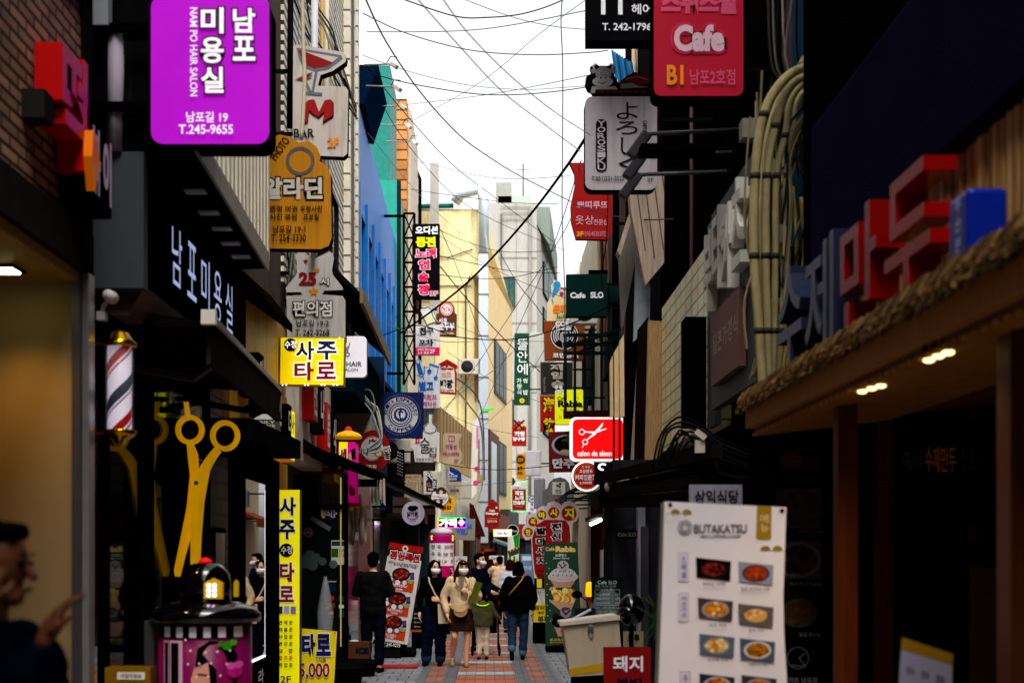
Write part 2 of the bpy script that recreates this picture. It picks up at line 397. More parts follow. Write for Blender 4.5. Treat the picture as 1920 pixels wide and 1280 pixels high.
# ------------------------------------------------------------------ left 1: brick front with recessed porch
BR = brickmat('brown_brick', 'a07c63', '7c5e4b', '241a14', .26, .068, .012, 'YZ', .5, .85, .9, .8)
b1 = bld('brick_shop', 'brown brick shop with black trim above a lit recessed porch, nearest on the left', (-2.4, 8, 0))
m = MB(); m.box(-9, -2.44, -14, 8.62, 5.05, 14, CONC); m.box(-9, -3.7, -14, 8.62, 0, 5.05, CONC); m.build('wall', b1)
m = MB(); m.box(-3.7, -2.42, -14, 8.5, 3.62, 5.05, BR); m.build('brick_panel', b1)
m = MB(); m.box(-3.7, -2.38, -14, 8.62, 3.36, 3.62, M('trim_steel', '2c2826', .5, var=.25)); m.box(-2.46, -2.385, 8.48, 8.62, 3.62, 5.1, DK); m.box(-2.46, -2.385, -14, 8.62, 4.95, 5.1, DK); m.build('trim', b1)
m = MB(); m.box(-3.7, -2.42, -14, 8.5, 3.3, 3.357, M('soffit_board', '8a6a3c', .6)); m.build('soffit', b1)
m = MB(); m.box(-3.7, -2.462, 8.5, 8.56, 0, 3.3, M('porch_panel', '7d6a50', .6, var=.06)); m.build('porch_wall', b1)
m = MB(); m.box(-2.46, -2.415, 8.44, 8.62, 0, 3.36, M('post_dark', '4e4a4e', .35, .5)); m.box(-2.415, -2.375, 8.5, 8.62, 0, 3.36, M('post_light', '8d8a88', .3, .6)); m.build('post', b1)
lx, ly = -2.72, 8.05
lt = thing('downlight', 'warm square downlight glowing in the porch ceiling at the left edge', 'light', (lx, ly, 3.3))
m = MB(); m.box(lx - .085, lx + .085, ly - .1, ly + .1, 3.285, 3.299, P('15120e')); m.build('housing', lt)
m = MB(); m.box(lx - .06, lx + .06, ly - .07, ly + .07, 3.276, 3.284, P('ffd9a0', 8)); m.build('bulb', lt)
sp = bpy.data.lights.new('downlight_beam', 'SPOT'); sp.energy = 22; sp.color = (1, .56, .14); sp.spot_size = R(115); sp.spot_blend = .8; sp.shadow_soft_size = .06
so = bpy.data.objects.new('downlight_beam', sp); col.objects.link(so); so.location = (0, 0, -.04); so.parent = lt
# ------------------------------------------------------------------ left 2: hair shop
b2 = bld('hair_shop', 'dark fronted hair shop with glass door, white ribbed upper cladding and black canopy', (-2.7, 11, 0))
m = MB(); m.box(-9, -2.75, 8.62, 14.4, 3.4, 14, M('shop_upper', '171513', .7, var=.4)); m.box(-9, -4.6, 8.62, 14.4, 0, 3.4, DKB); m.build('wall', b2)
m = MB()
for i in range(49): m.box(-2.24, -2.2 + (.018 if i % 2 else 0), 9.6 + i * .0985, 9.6 + i * .0985 + .0985, 4.66, 7.2, M('ribbed_cladding', 'c3bcae', .5, var=.1, dirt=.5, dcol='4a4036'))
m.box(-2.75, -2.242, 9.6, 14.42, 4.66, 7.2, DK); m.build('cladding', b2)
m = MB(); m.hexa([(-2.75, 9.5, 4.36), (-1.95, 9.5, 4.40), (-1.95, 12.62, 4.22), (-2.75, 12.62, 4.2), (-2.75, 9.5, 4.5), (-1.95, 9.5, 4.5), (-1.95, 12.62, 4.36), (-2.75, 12.62, 4.36)], BLK)
m.beam((-1.94, 9.5, 4.45), (-1.94, 12.64, 4.28), .02, .16, M('canopy_rim', '8b8377', .5, dirt=.5)); m.build('canopy', b2)
m = MB(); m.box(-2.62, -2.3, 9.62, 13.6, 3.5, 4.34, M('fascia_maroon', '160b0c', .35)); m.build('fascia', b2)
m = MB(); m.box(-2.78, -2.29, 9.5, 9.615, 3.46, 4.37, M('fascia_end', '3e4248', .6, dirt=.4)); m.build('fascia_end', b2)
m = MB(); m.hexa([(-2.7, 9.62, 3.3), (-2.42, 9.62, 3.3), (-2.42, 13.6, 3.3), (-2.7, 13.6, 3.3), (-2.7, 9.62, 3.497), (-2.31, 9.62, 3.497), (-2.31, 13.6, 3.497), (-2.7, 13.6, 3.497)], M('fascia_lip', '57423f', .5)); m.build('fascia_lip', b2)
ltr = MB()
for i, ch in enumerate('남포미용실'):
    y0 = 10.12 + i * .52; O = Vector((-2.298, y0, 3.62))
    put_text(ltr, ch, O, Vector((0, .33, 0)), Vector((0, 0, .42)), Vector((1, 0, 0)), BLK, .0, None, ext=.06); put_text(ltr, ch, O, Vector((0, .33, 0)), Vector((0, 0, .42)), Vector((1, 0, 0)), P('a4b0f6', .3), .0, None, dz=.062)
ltr.build('lettering', b2)
for i, (px, py) in enumerate(((367, 350), (392, 390), (416, 420), (433, 448), (452, 473))):
    z = 4.37 - i * .035; Y = (z - H) * F / (VY - py); x = pX(px, Y)
    t = thing('downlight', 'unlit silver downlight under the black canopy, %s from the near end' % ('first', 'second', 'third', 'fourth', 'fifth')[i], 'light', (x, Y, z), 'silver canopy downlights')
    k = MB(); k.box(x - .1, x + .1, Y - .09, Y + .09, z - .03, z + .01, BLK); k.build('frame', t)
    k = MB(); k.box(x - .075, x + .075, Y - .05, Y + .05, z - .045, z - .031, P('b9bcc4', 0, .15)); k.build('reflector', t)
# front: glass + frames + brown wood
m = MB(); m.box(-2.62, -2.54, 9.0, 13.05, 0, .35, BLK); m.box(-2.62, -2.535, 9.0, 13.05, 3.05, 3.3, BLK)
for y, wd in ((9.5, .1), (10.58, .3), (13.0, .1), (9.0, .03)): m.box(-2.62, -2.54, y, y + wd, .35, 3.05, BLK)
m.build('door_frame', b2)
m = MB(); m.box(-2.58, -2.57, 9.03, 9.5, .35, 3.05, M('mirror_glass', '9aa0a4', .02, 1., var=.03)); m.build('mirror_panel', b2)
GLS = glassmat('door_glass', '0c0a08', .02, .35)
m = MB(); m.box(-2.58, -2.57, 9.6, 10.58, .35, 3.05, GLS); m.box(-2.58, -2.57, 10.88, 13.0, .35, 3.05, GLS); m.build('door_glass', b2)
m = MB(); m.box(-4.6, -2.75, 8.62, 14.3, .001, .01, DKB); m.box(-3.3, -3.22, 9.8, 10.5, 0, 3, WOOD); m.box(-4.59, -2.75, 13.1, 13.2, 0, 3.4, M('salon_wall', '2a1a10', .6)); m.build('interior', b2)
m = MB(); m.box(-2.78, -2.6, 13.1, 14.4, 0, 3.4, brickmat('wood_tiles', '8f5f3c', '6f462a', '2a180e', 3, .16, .012, 'YZ', .5, .6, .6, .7)); m.box(-2.62, -2.585, 13.5, 14.1, .9, 1.95, BLK); m.box(-2.60, -2.58, 13.56, 14.04, .96, 1.9, GL); m.build('wood_wall', b2)
t = thing('floor_lamp', 'amber glowing light panel behind the glass of the dark shop door', 'lamp', (-3.05, 10.05, 1.4))
m = MB(); m.box(-3.1, -3.06, 9.9, 10.25, 1.3, 2.15, P('f0902a', 3.5)); m.build('light_panel', t); m = MB(); m.box(-3.12, -3.04, 9.86, 10.29, 0, 1.3, DKB); m.build('stand', t)
t = thing('salon_chair', 'black salon chair silhouetted behind the glass shop door', 'chair', (-2.95, 10.15, 0))
m = MB(); m.ball((-2.95, 10.15, 1.95), (.1, .2, .26), BLK); m.build('headrest', t); m = MB(); m.ball((-2.95, 10.15, 1.55), (.1, .26, .3), BLK); m.build('backrest', t); m = MB(); m.lathe([(.25, 0), (.05, .08), (.05, 1.3)], (-2.95, 10.15, 0), BLK); m.build('base', t)
# awning of the hair shop
t = thing('awning', 'black folding awning with brown underside beneath the hair shop fascia', 'awning', (-2.3, 11.5, 3.1))
m = MB(); m.hexa([(-2.7, 10, 3.3), (-1.95, 10, 3.28), (-1.95, 13.2, 3.18), (-2.7, 13.2, 3.24), (-2.7, 10, 3.42), (-1.95, 10, 3.32), (-1.95, 13.2, 3.22), (-2.7, 13.2, 3.38)], M('awning_cloth', '1a1512', .8)); m.build('canopy_cloth', t)
m = MB(); m.hexa([(-1.97, 10, 3.02), (-1.94, 10, 3.02), (-1.92, 13.2, 2.92), (-1.95, 13.2, 2.92), (-1.97, 10, 3.32), (-1.93, 10, 3.32), (-1.91, 13.2, 3.2), (-1.95, 13.2, 3.2)], M('awning_valance', '34312e', .75, st=(1, 9, 1), var=.5, bump=.4)); m.build('valance', t)
m = MB(); m.beam((-1.93, 9.92, 3.34), (-1.93, 13.22, 3.22), .05, .04, P('9a958c')); m.box(-1.98, -1.88, 9.86, 9.93, 3.28, 3.38, P('d8d4c8')); m.build('front_bar', t)
m = MB()
for y in (10.3, 12.6): m.beam((-2.65, y, 3.05), (-2.2, y + .35, 3.0), .04, .05, P('3a3632')); m.beam((-2.2, y + .35, 3.0), (-1.96, y + .1, 3.1), .04, .05, P('3a3632'))
m.build('arm', t)
# upper left clutter of the hair shop front
t = thing('wall_frame', 'dark steel sign frame with grey pipe and brown board behind the purple sign', 'frame', (-2.55, 9.3, 4.4))
m = MB(); m.box(-2.72, -2.6, 9.25, 9.32, 4.4, 8, BLK); m.box(-2.75, -2.2, 9.42, 9.46, 4.62, 4.68, BLK); m.box(-2.75, -2.2, 9.42, 9.46, 5.15, 5.2, BLK); m.box(-2.55, -2.36, 9.7, 9.78, 4.75, 5.6, M('frame_panel', '111216', .6)); m.build('bars', t)
m = MB(); m.tube([(-2.48, 9.5, 4.37), (-2.47, 9.5, 5.15)], .055, P('8d8590')); m.build('pipe', t)
m = MB(); m.box(-2.75, -2.3, 11.2, 11.3, 4.5, 7.5, WOOD); m.build('board', t)
m = MB(); m.box(-2.66, -2.5, 9.4, 9.5, 5.18, 5.5, P('84888c')); m.build('junction_box', t)
# ------------------------------------------------------------------ left 3: gold fascia shop
b3 = bld('gold_fascia_shop', 'shop with gold metal fascia and black slanting canopy left of the alley', (-2.65, 16, 0))
m = MB(); m.box(-9, -2.66, 14.42, 18.4, 0, 14, M('old_wall', '5a5148', .85, dirt=.6)); m.build('wall', b3)
GOLD = M('gold_panel', 'c09a4a', .45, .1, var=.15, dirt=.4)
m = MB()
for i in range(5): m.box(-2.66, -2.58, 14.42 + i * .8, 14.42 + i * .8 + .785, 2.9, 3.72, GOLD); m.box(-2.66, -2.6, 14.42 + i * .8, 14.42 + i * .8 + .785, 3.735, 4.6, GOLD)
m.build('fascia', b3)
m = MB(); m.hexa([(-2.7, 13.6, 4.35), (-2.4, 13.6, 4.2), (-2.4, 17.6, 4.44), (-2.7, 17.6, 4.7), (-2.7, 13.6, 4.75), (-2.4, 13.6, 4.3), (-2.4, 17.6, 4.54), (-2.7, 17.6, 4.95)], M('canopy_black', '121212', .5)); m.build('canopy', b3)
lt3 = MB()
for i, (y, zz, ch) in enumerate(((14.75, 3.35, '아'), (15.4, 3.2, '트'), (16.05, 3.12, '인'), (16.9, 3.05, '더'))):
    lt3.box(-2.575, -2.36, y, y + .34, zz, zz + .44, BLK); put_text(lt3, ch, Vector((-2.355, y + .04, zz + .05)), Vector((0, .26, 0)), Vector((0, 0, .34)), Vector((1, 0, 0)), P('d8d0c0'), .03)
lt3.build('lettering', b3)
m = MB(); m.hexa([(-2.62, 14.45, 2.3), (-2.56, 14.45, 2.3), (-2.56, 18.3, 2.3), (-2.62, 18.3, 2.3), (-2.62, 14.45, 2.85), (-2.56, 14.45, 2.85), (-2.56, 18.3, 2.85), (-2.62, 18.3, 2.85)], M('gold_board', 'd0aa5c', .5, dirt=.3))
for i, ch in enumerate('분위기있는'): put_text(m, ch, Vector((-2.555, 14.6 + i * .55, 2.42)), Vector((0, .45, 0)), Vector((0, 0, .3)), Vector((1, 0, 0)), P('15120e'), .03)
m.build('name_board', b3)
m = MB(); m.box(-2.68, -2.64, 14.45, 18.3, 0, 2.3, GL); m.build('shop_window', b3)
# mirror kiosk
t = thing('mirror_kiosk', 'black framed shop window with lit strip and dark flat canopy beside yellow sign post', 'shop front', (-2.35, 13.2, 0))
m = MB(); m.box(-2.18, -2.08, 12.0, 12.3, 0, 2.62, BLK); m.box(-2.3, -2.08, 13.75, 14.3, 0, 2.62, BLK); m.box(-2.18, -2.09, 12.3, 13.75, 2.36, 2.62, BLK); m.box(-2.2, -2.085, 12.3, 13.75, 0, .7, M('kiosk_base', '151516', .3)); m.build('frame', t)
m = MB(); m.box(-2.15, -2.11, 12.3, 13.75, .7, 2.36, M('kiosk_mirror', 'a8acb0', .015, 1., var=.02, ns=1)); m.build('mirror', t)
m = MB(); m.box(-2.1095, -2.109, 13.545, 13.56, .74, 2.3, P('fff2dc', .6)); m.box(-2.105, -2.1, 12.34, 13.53, .72, .74, P('fff2dc', .7)); m.build('light_strip', t)
m = MB(); m.hexa([(-2.7, 11.8, 2.63), (-1.95, 11.8, 2.63), (-1.88, 14.4, 2.66), (-2.7, 14.4, 2.66), (-2.7, 11.8, 2.82), (-1.95, 11.8, 2.82), (-1.88, 14.4, 2.84), (-2.7, 14.4, 2.84)], M('kiosk_canopy', '17191c', .6)); m.build('canopy', t)
m = MB()
for i, ch in enumerate('라네르'): put_text(m, ch, Vector((-2.083, 13.0, .5 - i * .17)), Vector((0, .3, 0)), Vector((0, 0, .13)), Vector((1, 0, 0)), P('cfcfcf'))
m.build('lettering', t)
# ------------------------------------------------------------------ left 4: narrow white tile building
b4 = bld('white_tile_building', 'tall building clad in narrow white tiles with black joints', (-2.65, 23, 0))
TILE = brickmat('narrow_tiles', 'd6cbb8', 'c8bda8', '2b2622', 1.6, .13, .032, 'YZ', 0, .5, .8, .4)
m = MB(); m.box(-9, -2.62, 18.4, 28, 5.2, 15, TILE); m.box(-9, -2.75, 18.4, 28, 0, 5.2, M('old_wall', '5a5148', .85, dirt=.6)); m.build('wall', b4)
m = MB()
for y in (26.1, 26.9, 27.7): m.box(-2.62, -2.5, y, y + .22, 5.2, 15, brickmat('pier_tiles', 'd9d0c0', 'c9c0b0', '6c675e', .3, .3, .02, 'YZ', 0, .5, .8, .4))
m.build('pier', b4)
window(b4, 'L', -2.62, 22.2, 24.6, 6.0, 7.7, P('2c2e30'), GL, 2)
m = MB(); m.box(-2.74, -2.45, 18.6, 22.4, 2.95, 4.3, M('white_fascia', 'cfc9bb', .5, dirt=.5)); m.build('fascia', b4)
m = MB()
for y, ch, hx, dz in ((18.9, '만', 'b02820', .3), (19.7, '나', '1c1c1c', .2), (20.5, '분', 'b3201c', .0), (21.3, '식', '1c1c1c', -.05)):
    m.box(-2.45, -2.3, y, y + .5, 3.2 + dz, 3.9 + dz, P(hx)); put_text(m, ch, Vector((-2.297, y + .06, 3.27 + dz)), Vector((0, .38, 0)), Vector((0, 0, .55)), Vector((1, 0, 0)), P('e0dcd0'), .03)
m.build('lettering', b4)
m = MB(); m.hexa([(-2.75, 21.5, 6.3), (-1.9, 21.5, 5.6), (-1.9, 27.6, 5.5), (-2.75, 27.6, 6.2), (-2.75, 21.5, 6.5), (-1.9, 21.5, 5.66), (-1.9, 27.6, 5.56), (-2.75, 27.6, 6.4)], M('canopy_slate', '16181a', .55)); m.beam((-1.88, 21.4, 5.6), (-1.88, 27.7, 5.5), .05, .22, M('canopy_edge', '7d6a52', .6, dirt=.4)); m.build('canopy', b4)
m = MB(); m.box(-2.75, -2.0, 27.9, 28.0, 2.6, 5.6, M('blue_panel_dark', '16324e', .5)); m.box(-2.75, -2.1, 22.6, 27.9, 4.3, 5.2, M('teal_dark', '14313c', .5)); m.build('side_panel', b4)
# red fronted shop below
m = MB(); m.box(-2.75, -2.12, 21.2, 26.0, 0, 3.0, M('red_front', '8f1418', .35, var=.15)); m.box(-2.125, -2.09, 21.5, 23.2, .3, 2.4, GL); m.build('red_front', b4)
m = MB(); m.box(-2.75, -2.1, 26.0, 28, 0, 4.4, M('shop_white', 'a49c90', .6, dirt=.4)); m.box(-2.11, -2.07, 26.3, 27.7, .4, 2.6, GL); m.build('white_front', b4)
# glass door facing the street with stickers
t = thing('shop_door', 'dark glass shop door covered in stickers left of the man in black', 'door', (-2.3, 20.2, 0))
m = MB(); m.box(-2.9, -1.98, 20.24, 20.3, 0, 2.85, M('door_dark_glass', '14181a', .03, var=.3)); m.build('glass', t)
m = MB(); m.box(-2.02, -1.97, 20.2, 20.3, 0, 2.85, BLK); m.box(-2.9, -1.97, 20.19, 20.3, 2.35, 2.42, BLK); m.box(-2.08, -2.06, 20.22, 20.24, .4, 2.8, P('c9b87a', 0, .2)); m.build('door_frame', t)
t_, a_ = MB(), MB(); zS = (560, 880, .17192); fr = lambda x, y: W(x, y, 20.24)
items_on([('b', 355, 770, 535, 1035, 'b9b6aa'), ('b', 360, 780, 530, 830, '12403c'), ('b', 358, 860, 432, 955, '2f5f22'), ('b', 440, 905, 480, 950, 'c0a850'), ('b', 485, 915, 520, 955, '6a9a94'), ('t', '2호점', (440, 865, 510, 895), '3a3a36'),
          ('c', 105, 685, 66, '16265a'), ('r', 105, 685, 46, 36, 'a85a28'), ('t', 'OPEN', (70, 672, 140, 700), 'b0682c'), ('c', 120, 950, 70, '43544f'), ('c', 190, 960, 50, '43544f'), ('c', 70, 1010, 65, '43544f'), ('c', 150, 1040, 60, '43544f'), ('c', 260, 1000, 45, '43544f'), ('c', 380, 1030, 45, '50605a'),
          ('b', 320, 1120, 400, 1200, '17211e'), ('b', 318, 1235, 404, 1330, '1a2e33'), ('b', 320, 1210, 410, 1225, '9a9690'), ('c', 360, 1400, 30, 'a83a2c'), ('b', 300, 1450, 400, 1500, '6a4224'), ('b', 300, 1520, 400, 1600, '101014'), ('c', 335, 1560, 20, 'b03018'), ('c', 362, 1560, 20, 'd08a20'), ('b', 440, 1380, 520, 1440, '1d3f66'), ('b', 440, 1470, 520, 1510, 'bdbdb6'),
          ('b', 440, 1530, 530, 1610, '1f4468'), ('l', [(255, 445), (270, 515)], 30, 'bfae30'), ('t', '사', (255, 445, 410, 515), '2a2a40', {'o': 'a8a8b8'}), ('l', [(150, 530), (330, 640)], 50, '59605f')], fr, NF, t_, a_, zS)
t_.build('lettering', t); a_.build('stickers', t)
# ------------------------------------------------------------------ left 5: blue steel building, teal building, orange brick tower
b5 = bld('blue_steel_building', 'bright blue steel fronted building beside white tiles', (-2.65, 35, 0))
BLU = M('blue_steel', '2272bc', .5, var=.25, dirt=.45, dcol='8a6a50'); BLD = M('blue_deep', '123a68', .5)
m = MB(); m.box(-9, -2.75, 28, 40.5, 0, 9.8, BLD); m.hexa([(-2.75, 28, 9.1), (-2.55, 28, 8.7), (-2.55, 40.5, 8.5), (-2.75, 40.5, 8.5), (-2.75, 28, 11.0), (-2.6, 28, 11.0), (-2.6, 40.5, 10.7), (-2.75, 40.5, 10.7)], BLU); m.build('wall', b5)
m = MB()
for y in (28.2, 30.0, 31.8, 33.6, 35.4, 37.2, 39.0): m.box(-2.76, -2.5, y, y + .3, 0, 9.1, BLU)
m.box(-2.75, -2.52, 28, 40.5, 4.9, 5.15, BLU); m.build('column', b5)
m = MB(); m.hexa([(-3.6, 29, 11.05), (-2.5, 29, 10.9), (-2.5, 31.5, 10.8), (-3.6, 31.5, 11.05), (-3.4, 29, 11.7), (-2.2, 29, 11.7), (-2.2, 31.5, 11.7), (-3.4, 31.5, 11.7)], M('navy_louvre', '0f2740', .4)); m.build('roof_louvre', b5)
m = MB(); m.box(-2.75, -2.2, 28.05, 37.9, 0, 3.3, M('dark_shop', '2a2624', .6, var=.4)); m.box(-2.21, -2.16, 28.4, 30.2, .3, 2.5, GL); m.box(-2.21, -2.16, 30.6, 33.0, .3, 2.6, GL); m.box(-2.21, -2.16, 33.4, 37.4, .3, 2.5, GL); m.box(-2.3, -1.7, 30.4, 37.5, 2.62, 2.95, M('shop_eave', '4a3a30', .6)); m.box(-2.22, -2.0, 28.1, 30.3, 2.6, 3.2, M('navy_front', '101a30', .5)); m.build('shopfront', b5)
for i in range(3): window(b5, 'L', -2.75, 28.7 + i * 3.6, 29.8 + i * 3.6, 5.6, 8.4, P('0f3a66'), GL, 0)
m = MB(); m.hexa([(-2.6, 29.5, 5.7), (-1.9, 29.5, 5.05), (-1.9, 36, 4.9), (-2.6, 36, 5.5), (-2.6, 29.5, 5.9), (-1.9, 29.5, 5.1), (-1.9, 36, 4.95), (-2.6, 36, 5.7)], M('navy_canopy', '13284a', .5)); m.build('canopy', b5)
b6 = bld('teal_building', 'teal green panelled building between the blue front and the orange brick tower', (-2.6, 43, 0))
TEAL = M('teal_panel', '3f8f80', .5, var=.15, dirt=.3)
m = MB(); m.box(-9, -2.55, 40.5, 45.5, 0, 12.4, TEAL); m.box(-9, -2.75, 40.6, 43.5, 12.4, 15.7, M('teal_top', '357a70', .5, var=.2)); m.build('wall', b6)
m = MB(); m.tube([(-2.5, 40.6, 0), (-2.5, 40.6, 12.4)], .07, P('20262a')); m.build('drainpipe', b6)
b7 = bld('brick_tower', 'orange brick tower rising behind the teal building on the left', (-2.7, 48, 0))
OB = brickmat('orange_brick', 'c08850', 'a87240', '54361e', .9, .32, .03, 'XZ', .5, .8, .6, .5); OBY = brickmat('orange_brick_side', 'c0875a', 'a3704a', '5a4028', .9, .32, .03, 'YZ', .5, .8, .6, .5)
m = MB(); m.box(-9, -2.95, 45.5, 51, 0, 16.4, OB); m.box(-3.6, -2.55, 45.6, 50.9, 0, 16.35, OBY); m.build('wall', b7)
m = MB(); m.box(-2.55, -2.45, 46.2, 50.8, 0, 16.2, M('rough_render', 'b9b0a4', .9, bump=.8, ns=14, dirt=.4)); m.build('render_panel', b7)
window(b7, 'L', -2.45, 47, 49.6, 10.2, 12.6, P('3a2a20'), GL, 1)
m = MB(); m.tube([(-2.38, 50.9, 0), (-2.38, 50.9, 15.2), (-2.6, 50.9, 15.7)], .07, P('17161a')); m.build('drainpipe', b7)
# ------------------------------------------------------------------ left 6: low white / cream shops that step into the bend
bk = bld('corner_shop', 'dark low corner shop with lit window below the round white and brown sign', (-1.8, 37, 0)); m = MB(); m.box(-2.7, -1.36, 36.4, 37.9, 0, 4.4, M('corner_dark', '2c2622', .7, var=.4, dirt=.4)); m.box(-2.1, -1.3, 35.9, 36.4, 2.75, 2.9, P('3a2c24')); m.build('wall', bk); m = MB(); m.box(-2.1, -1.45, 36.35, 36.39, .4, 2.6, GL); m.box(-1.75, -1.7, 36.32, 36.35, .4, 2.6, P('6a6258')); m.build('window', bk); m = MB(); m.box(-2.1, -1.4, 36.3, 36.38, 3.0, 3.7, P('8a8478', 0, .6, .4)); m.build('board', bk)
b8 = bld('cream_low_building', 'cream two storey building with brown ribbed balcony below the beige block', (-1, 42, 0))
CR = M('cream_wall', 'cfc3ac', .7, dirt=.5)
def wallquad(mb, p0, p1, z0, z1, th, m):   # upright wall from ground point p0 to p1, thickness to the left
    a = Vector((p0[0], p0[1], 0)); b = Vector((p1[0], p1[1], 0)); d = (b - a).normalized(); n = Vector((-d.y, d.x, 0)) * th
    mb.hexa([a + Vector((0, 0, z0)), b + Vector((0, 0, z0)), b + n + Vector((0, 0, z0)), a + n + Vector((0, 0, z0)), a + Vector((0, 0, z1)), b + Vector((0, 0, z1)), b + n + Vector((0, 0, z1)), a + n + Vector((0, 0, z1))], m)
m = MB(); wallquad(m, (-1.3, 38.0), (-.32, 49.0), 0, 4.3, 7, CR); m.build('wall', b8)
m = MB(); wallquad(m, (-1.3, 38), (-.25, 49.2), 4.45, 5.75, .1, M('ribbed_brown', '8a7458', .7, st=(9, 9, .4), ns=6, var=.5))
for i in range(44):
    f = i / 44; wallquad(m, (-1.27 + 1.05 * f, 38 + 11.2 * f), (-1.27 + 1.05 * (f + .011), 38 + 11.2 * (f + .011)), 4.5, 5.72, .05, M('rib_tan', ['9a8262', '7a6448', 'a89070'][i % 3], .7))
m.build('ribbed_front', b8); m = MB(); wallquad(m, (-1.3, 37.9), (-.15, 49.3), 4.25, 4.5, .35, M('balcony_slab', 'c0a478', .7, dirt=.5)); m.build('balcony', b8)
m = MB(); wallquad(m, (-1.22, 38.1), (-.28, 48), 2.4, 4.2, .12, M('white_tile', 'd9d6cc', .4, dirt=.5)); m.build('upper_front', b8)
m = MB(); wallquad(m, (-1.2, 38.3), (-.4, 47), .2, 2.35, .1, GL)
m.build('shop_window', b8)
m = MB()
for i in range(5):
    y = 38.5 + i * 2; x = -1.24 + (y - 38.1) * .095; m.box(x - .02, x + .12, y, y + .25, 0, 2.4, P(['7a746a', '8c1d1d', 'b8b0a0', '6a3a20', '4a4640'][i]))
m.build('pilaster', b8)
# ------------------------------------------------------------------ far beige block at the bend
b9 = bld('beige_block', 'tall cream yellow block with stained wall facing down the alley', (-1, 54, 0))
BG = M('beige_render', 'dcc9a2', .8, dirt=.5, dcol='8a7656', var=.1)
m = MB(); wallquad(m, (-.04, 52), (-6, 52), 0, 13.5, -9, BG); m.box(-6, -.55, 51.93, 52, 11.6, 14.3, BG)
m.hexa([(-6, 52.02, 13.5), (-.04, 52.02, 13.5), (1.2, 62, 12.4), (-6, 62, 12.4), (-6, 52.02, 14.4), (-.04, 52.02, 14.4), (1.1, 62, 12.5), (-6, 62, 13)], BG)
wallquad(m, (-.04, 52), (1.12, 62), 0, 12.4, 3, M('beige_side', 'cdb894', .8, dirt=.35)); m.build('wall', b9)
m = MB(); m.box(-.5, -.12, 51.6, 51.97, 11.9, 12.2, BG); m.box(-.44, -.16, 51.95, 51.99, 7.4, 11.8, M('niche', '9a7c50', .8)); m.build('niche', b9)
for zz in (4.2, 8.0): 
    m = MB()
    for q0, q1, fm in ((.1, .75, P('2f3a34')),):
        a = Vector((-.04, 52, 0)); d = (Vector((1.12, 62, 0)) - a); n = Vector((d.y, -d.x, 0)).normalized() * .05
        p0 = a + d * .28 + n; p1 = a + d * .72 + n; wallquad(m, p0, p1, zz, zz + 2.1, .1, fm)
        n2 = n * 1.3
        for k in range(3): wallquad(m, a + d * (.30 + k * .14) + n2, a + d * (.42 + k * .14) + n2, zz + .1, zz + 2.0, .02, M('pane_dark', '2a3a36', .4, var=.6))
    m.build('window', b9)
m = MB(); wallquad(m, (.1, 51.8), (1.25, 61.8), 0, 2.9, .3, M('far_front', '33261f', .7, var=.5)); wallquad(m, (.25, 52.6), (.6, 55.6), .2, 2.4, .1, GL); wallquad(m, (.75, 57), (1.1, 60), .2, 2.4, .1, GL); wallquad(m, (.35, 51.9), (.9, 56.8), 2.6, 3.3, .5, P('7c3a1c')); wallquad(m, (.9, 57), (1.4, 61.5), 2.7, 3.6, .5, P('38443c')); wallquad(m, (-1.2, 51.7), (.1, 51.7), 0, 3.0, -.2, P('4a2c22')); m.build('shopfront', b9)
m = MB(); wallquad(m, (.12, 52.5), (.5, 56), 3.4, 6.4, .2, P('5a1c1c')); wallquad(m, (.2, 53), (.4, 54.8), 3.8, 6.0, .12, M('pane_teal', '6a9a96', .15)); m.build('bay', b9)
m = MB()
for k in range(7): 
    z0 = k * 1.5 + 2.2; m.box(-.28, .06, 51.45, 51.8, z0, z0 + 1.46, M('duct_steel', 'b4bcc4', .35, .5, var=.1)); m.box(-.3, .08, 51.43, 51.82, z0 + 1.46, z0 + 1.5, P('6c5a48'))
m.tube([(-.1, 51.6, 12.7), (-.1, 51.6, 14.6), (-.25, 51.6, 15.0), (-.9, 51.8, 14.9), (-1.15, 51.9, 14.6)], .2, M('duct_steel', 'b4bcc4', .35, .5, var=.1), 10); m.build('duct', b9)
m = MB(); m.tube([(-6, 51.95, 14.4), (-1.2, 51.95, 14.5)], .09, P('1f6a60')); m.build('gutter', b9)
m = MB(); m.box(-2.02, -1.72, 51.0, 51.3, 10, 15.8, M('chimney_grey', '9c9894', .6)); m.build('chimney', b9)
m = MB(); m.tube([(-3.4, 51.85, 3), (-3.4, 51.85, 13.4)], .06, P('9a8a68', 0, .5, .4), 8); m.tube([(-.75, 51.85, 4.2), (-.75, 51.85, 11.5), (-.6, 51.85, 11.9)], .03, P('4a4036'), 6); m.tube([(-2.9, 51.88, 12.8), (-1.4, 51.88, 12.6), (-.5, 51.88, 12.9)], .02, P('2a2826'), 5); m.build('wall_pipe', b9)
m = MB(); m.box(-2.8, -1.7, 51.5, 51.97, 5.95, 6.1, BG); m.box(-1.6, -.8, 51.6, 51.97, 3.3, 3.42, BG); m.build('ledge', b9)
m = MB()
for zz in (3.2, 5.9, 8.6, 11.0): m.box(-4, -.6, 51.98, 51.995, zz, zz + .03, P('a08c64'))
for xx in (-3.2, -1.9, -1.05): m.box(xx, xx + .025, 51.98, 51.995, 3, 11.6, P('a8946c'))
m.build('wall_joint', b9)
window(b9, 'F', 51.97, -2.6, -1.9, 6.3, 7.5, P('4a4034'), M('pane_dark', '2a3a36', .4, var=.6), 1); window(b9, 'F', 51.97, -1.5, -.9, 3.6, 4.6, P('4a4034'), M('pane_dark', '2a3a36', .4, var=.6), 1)
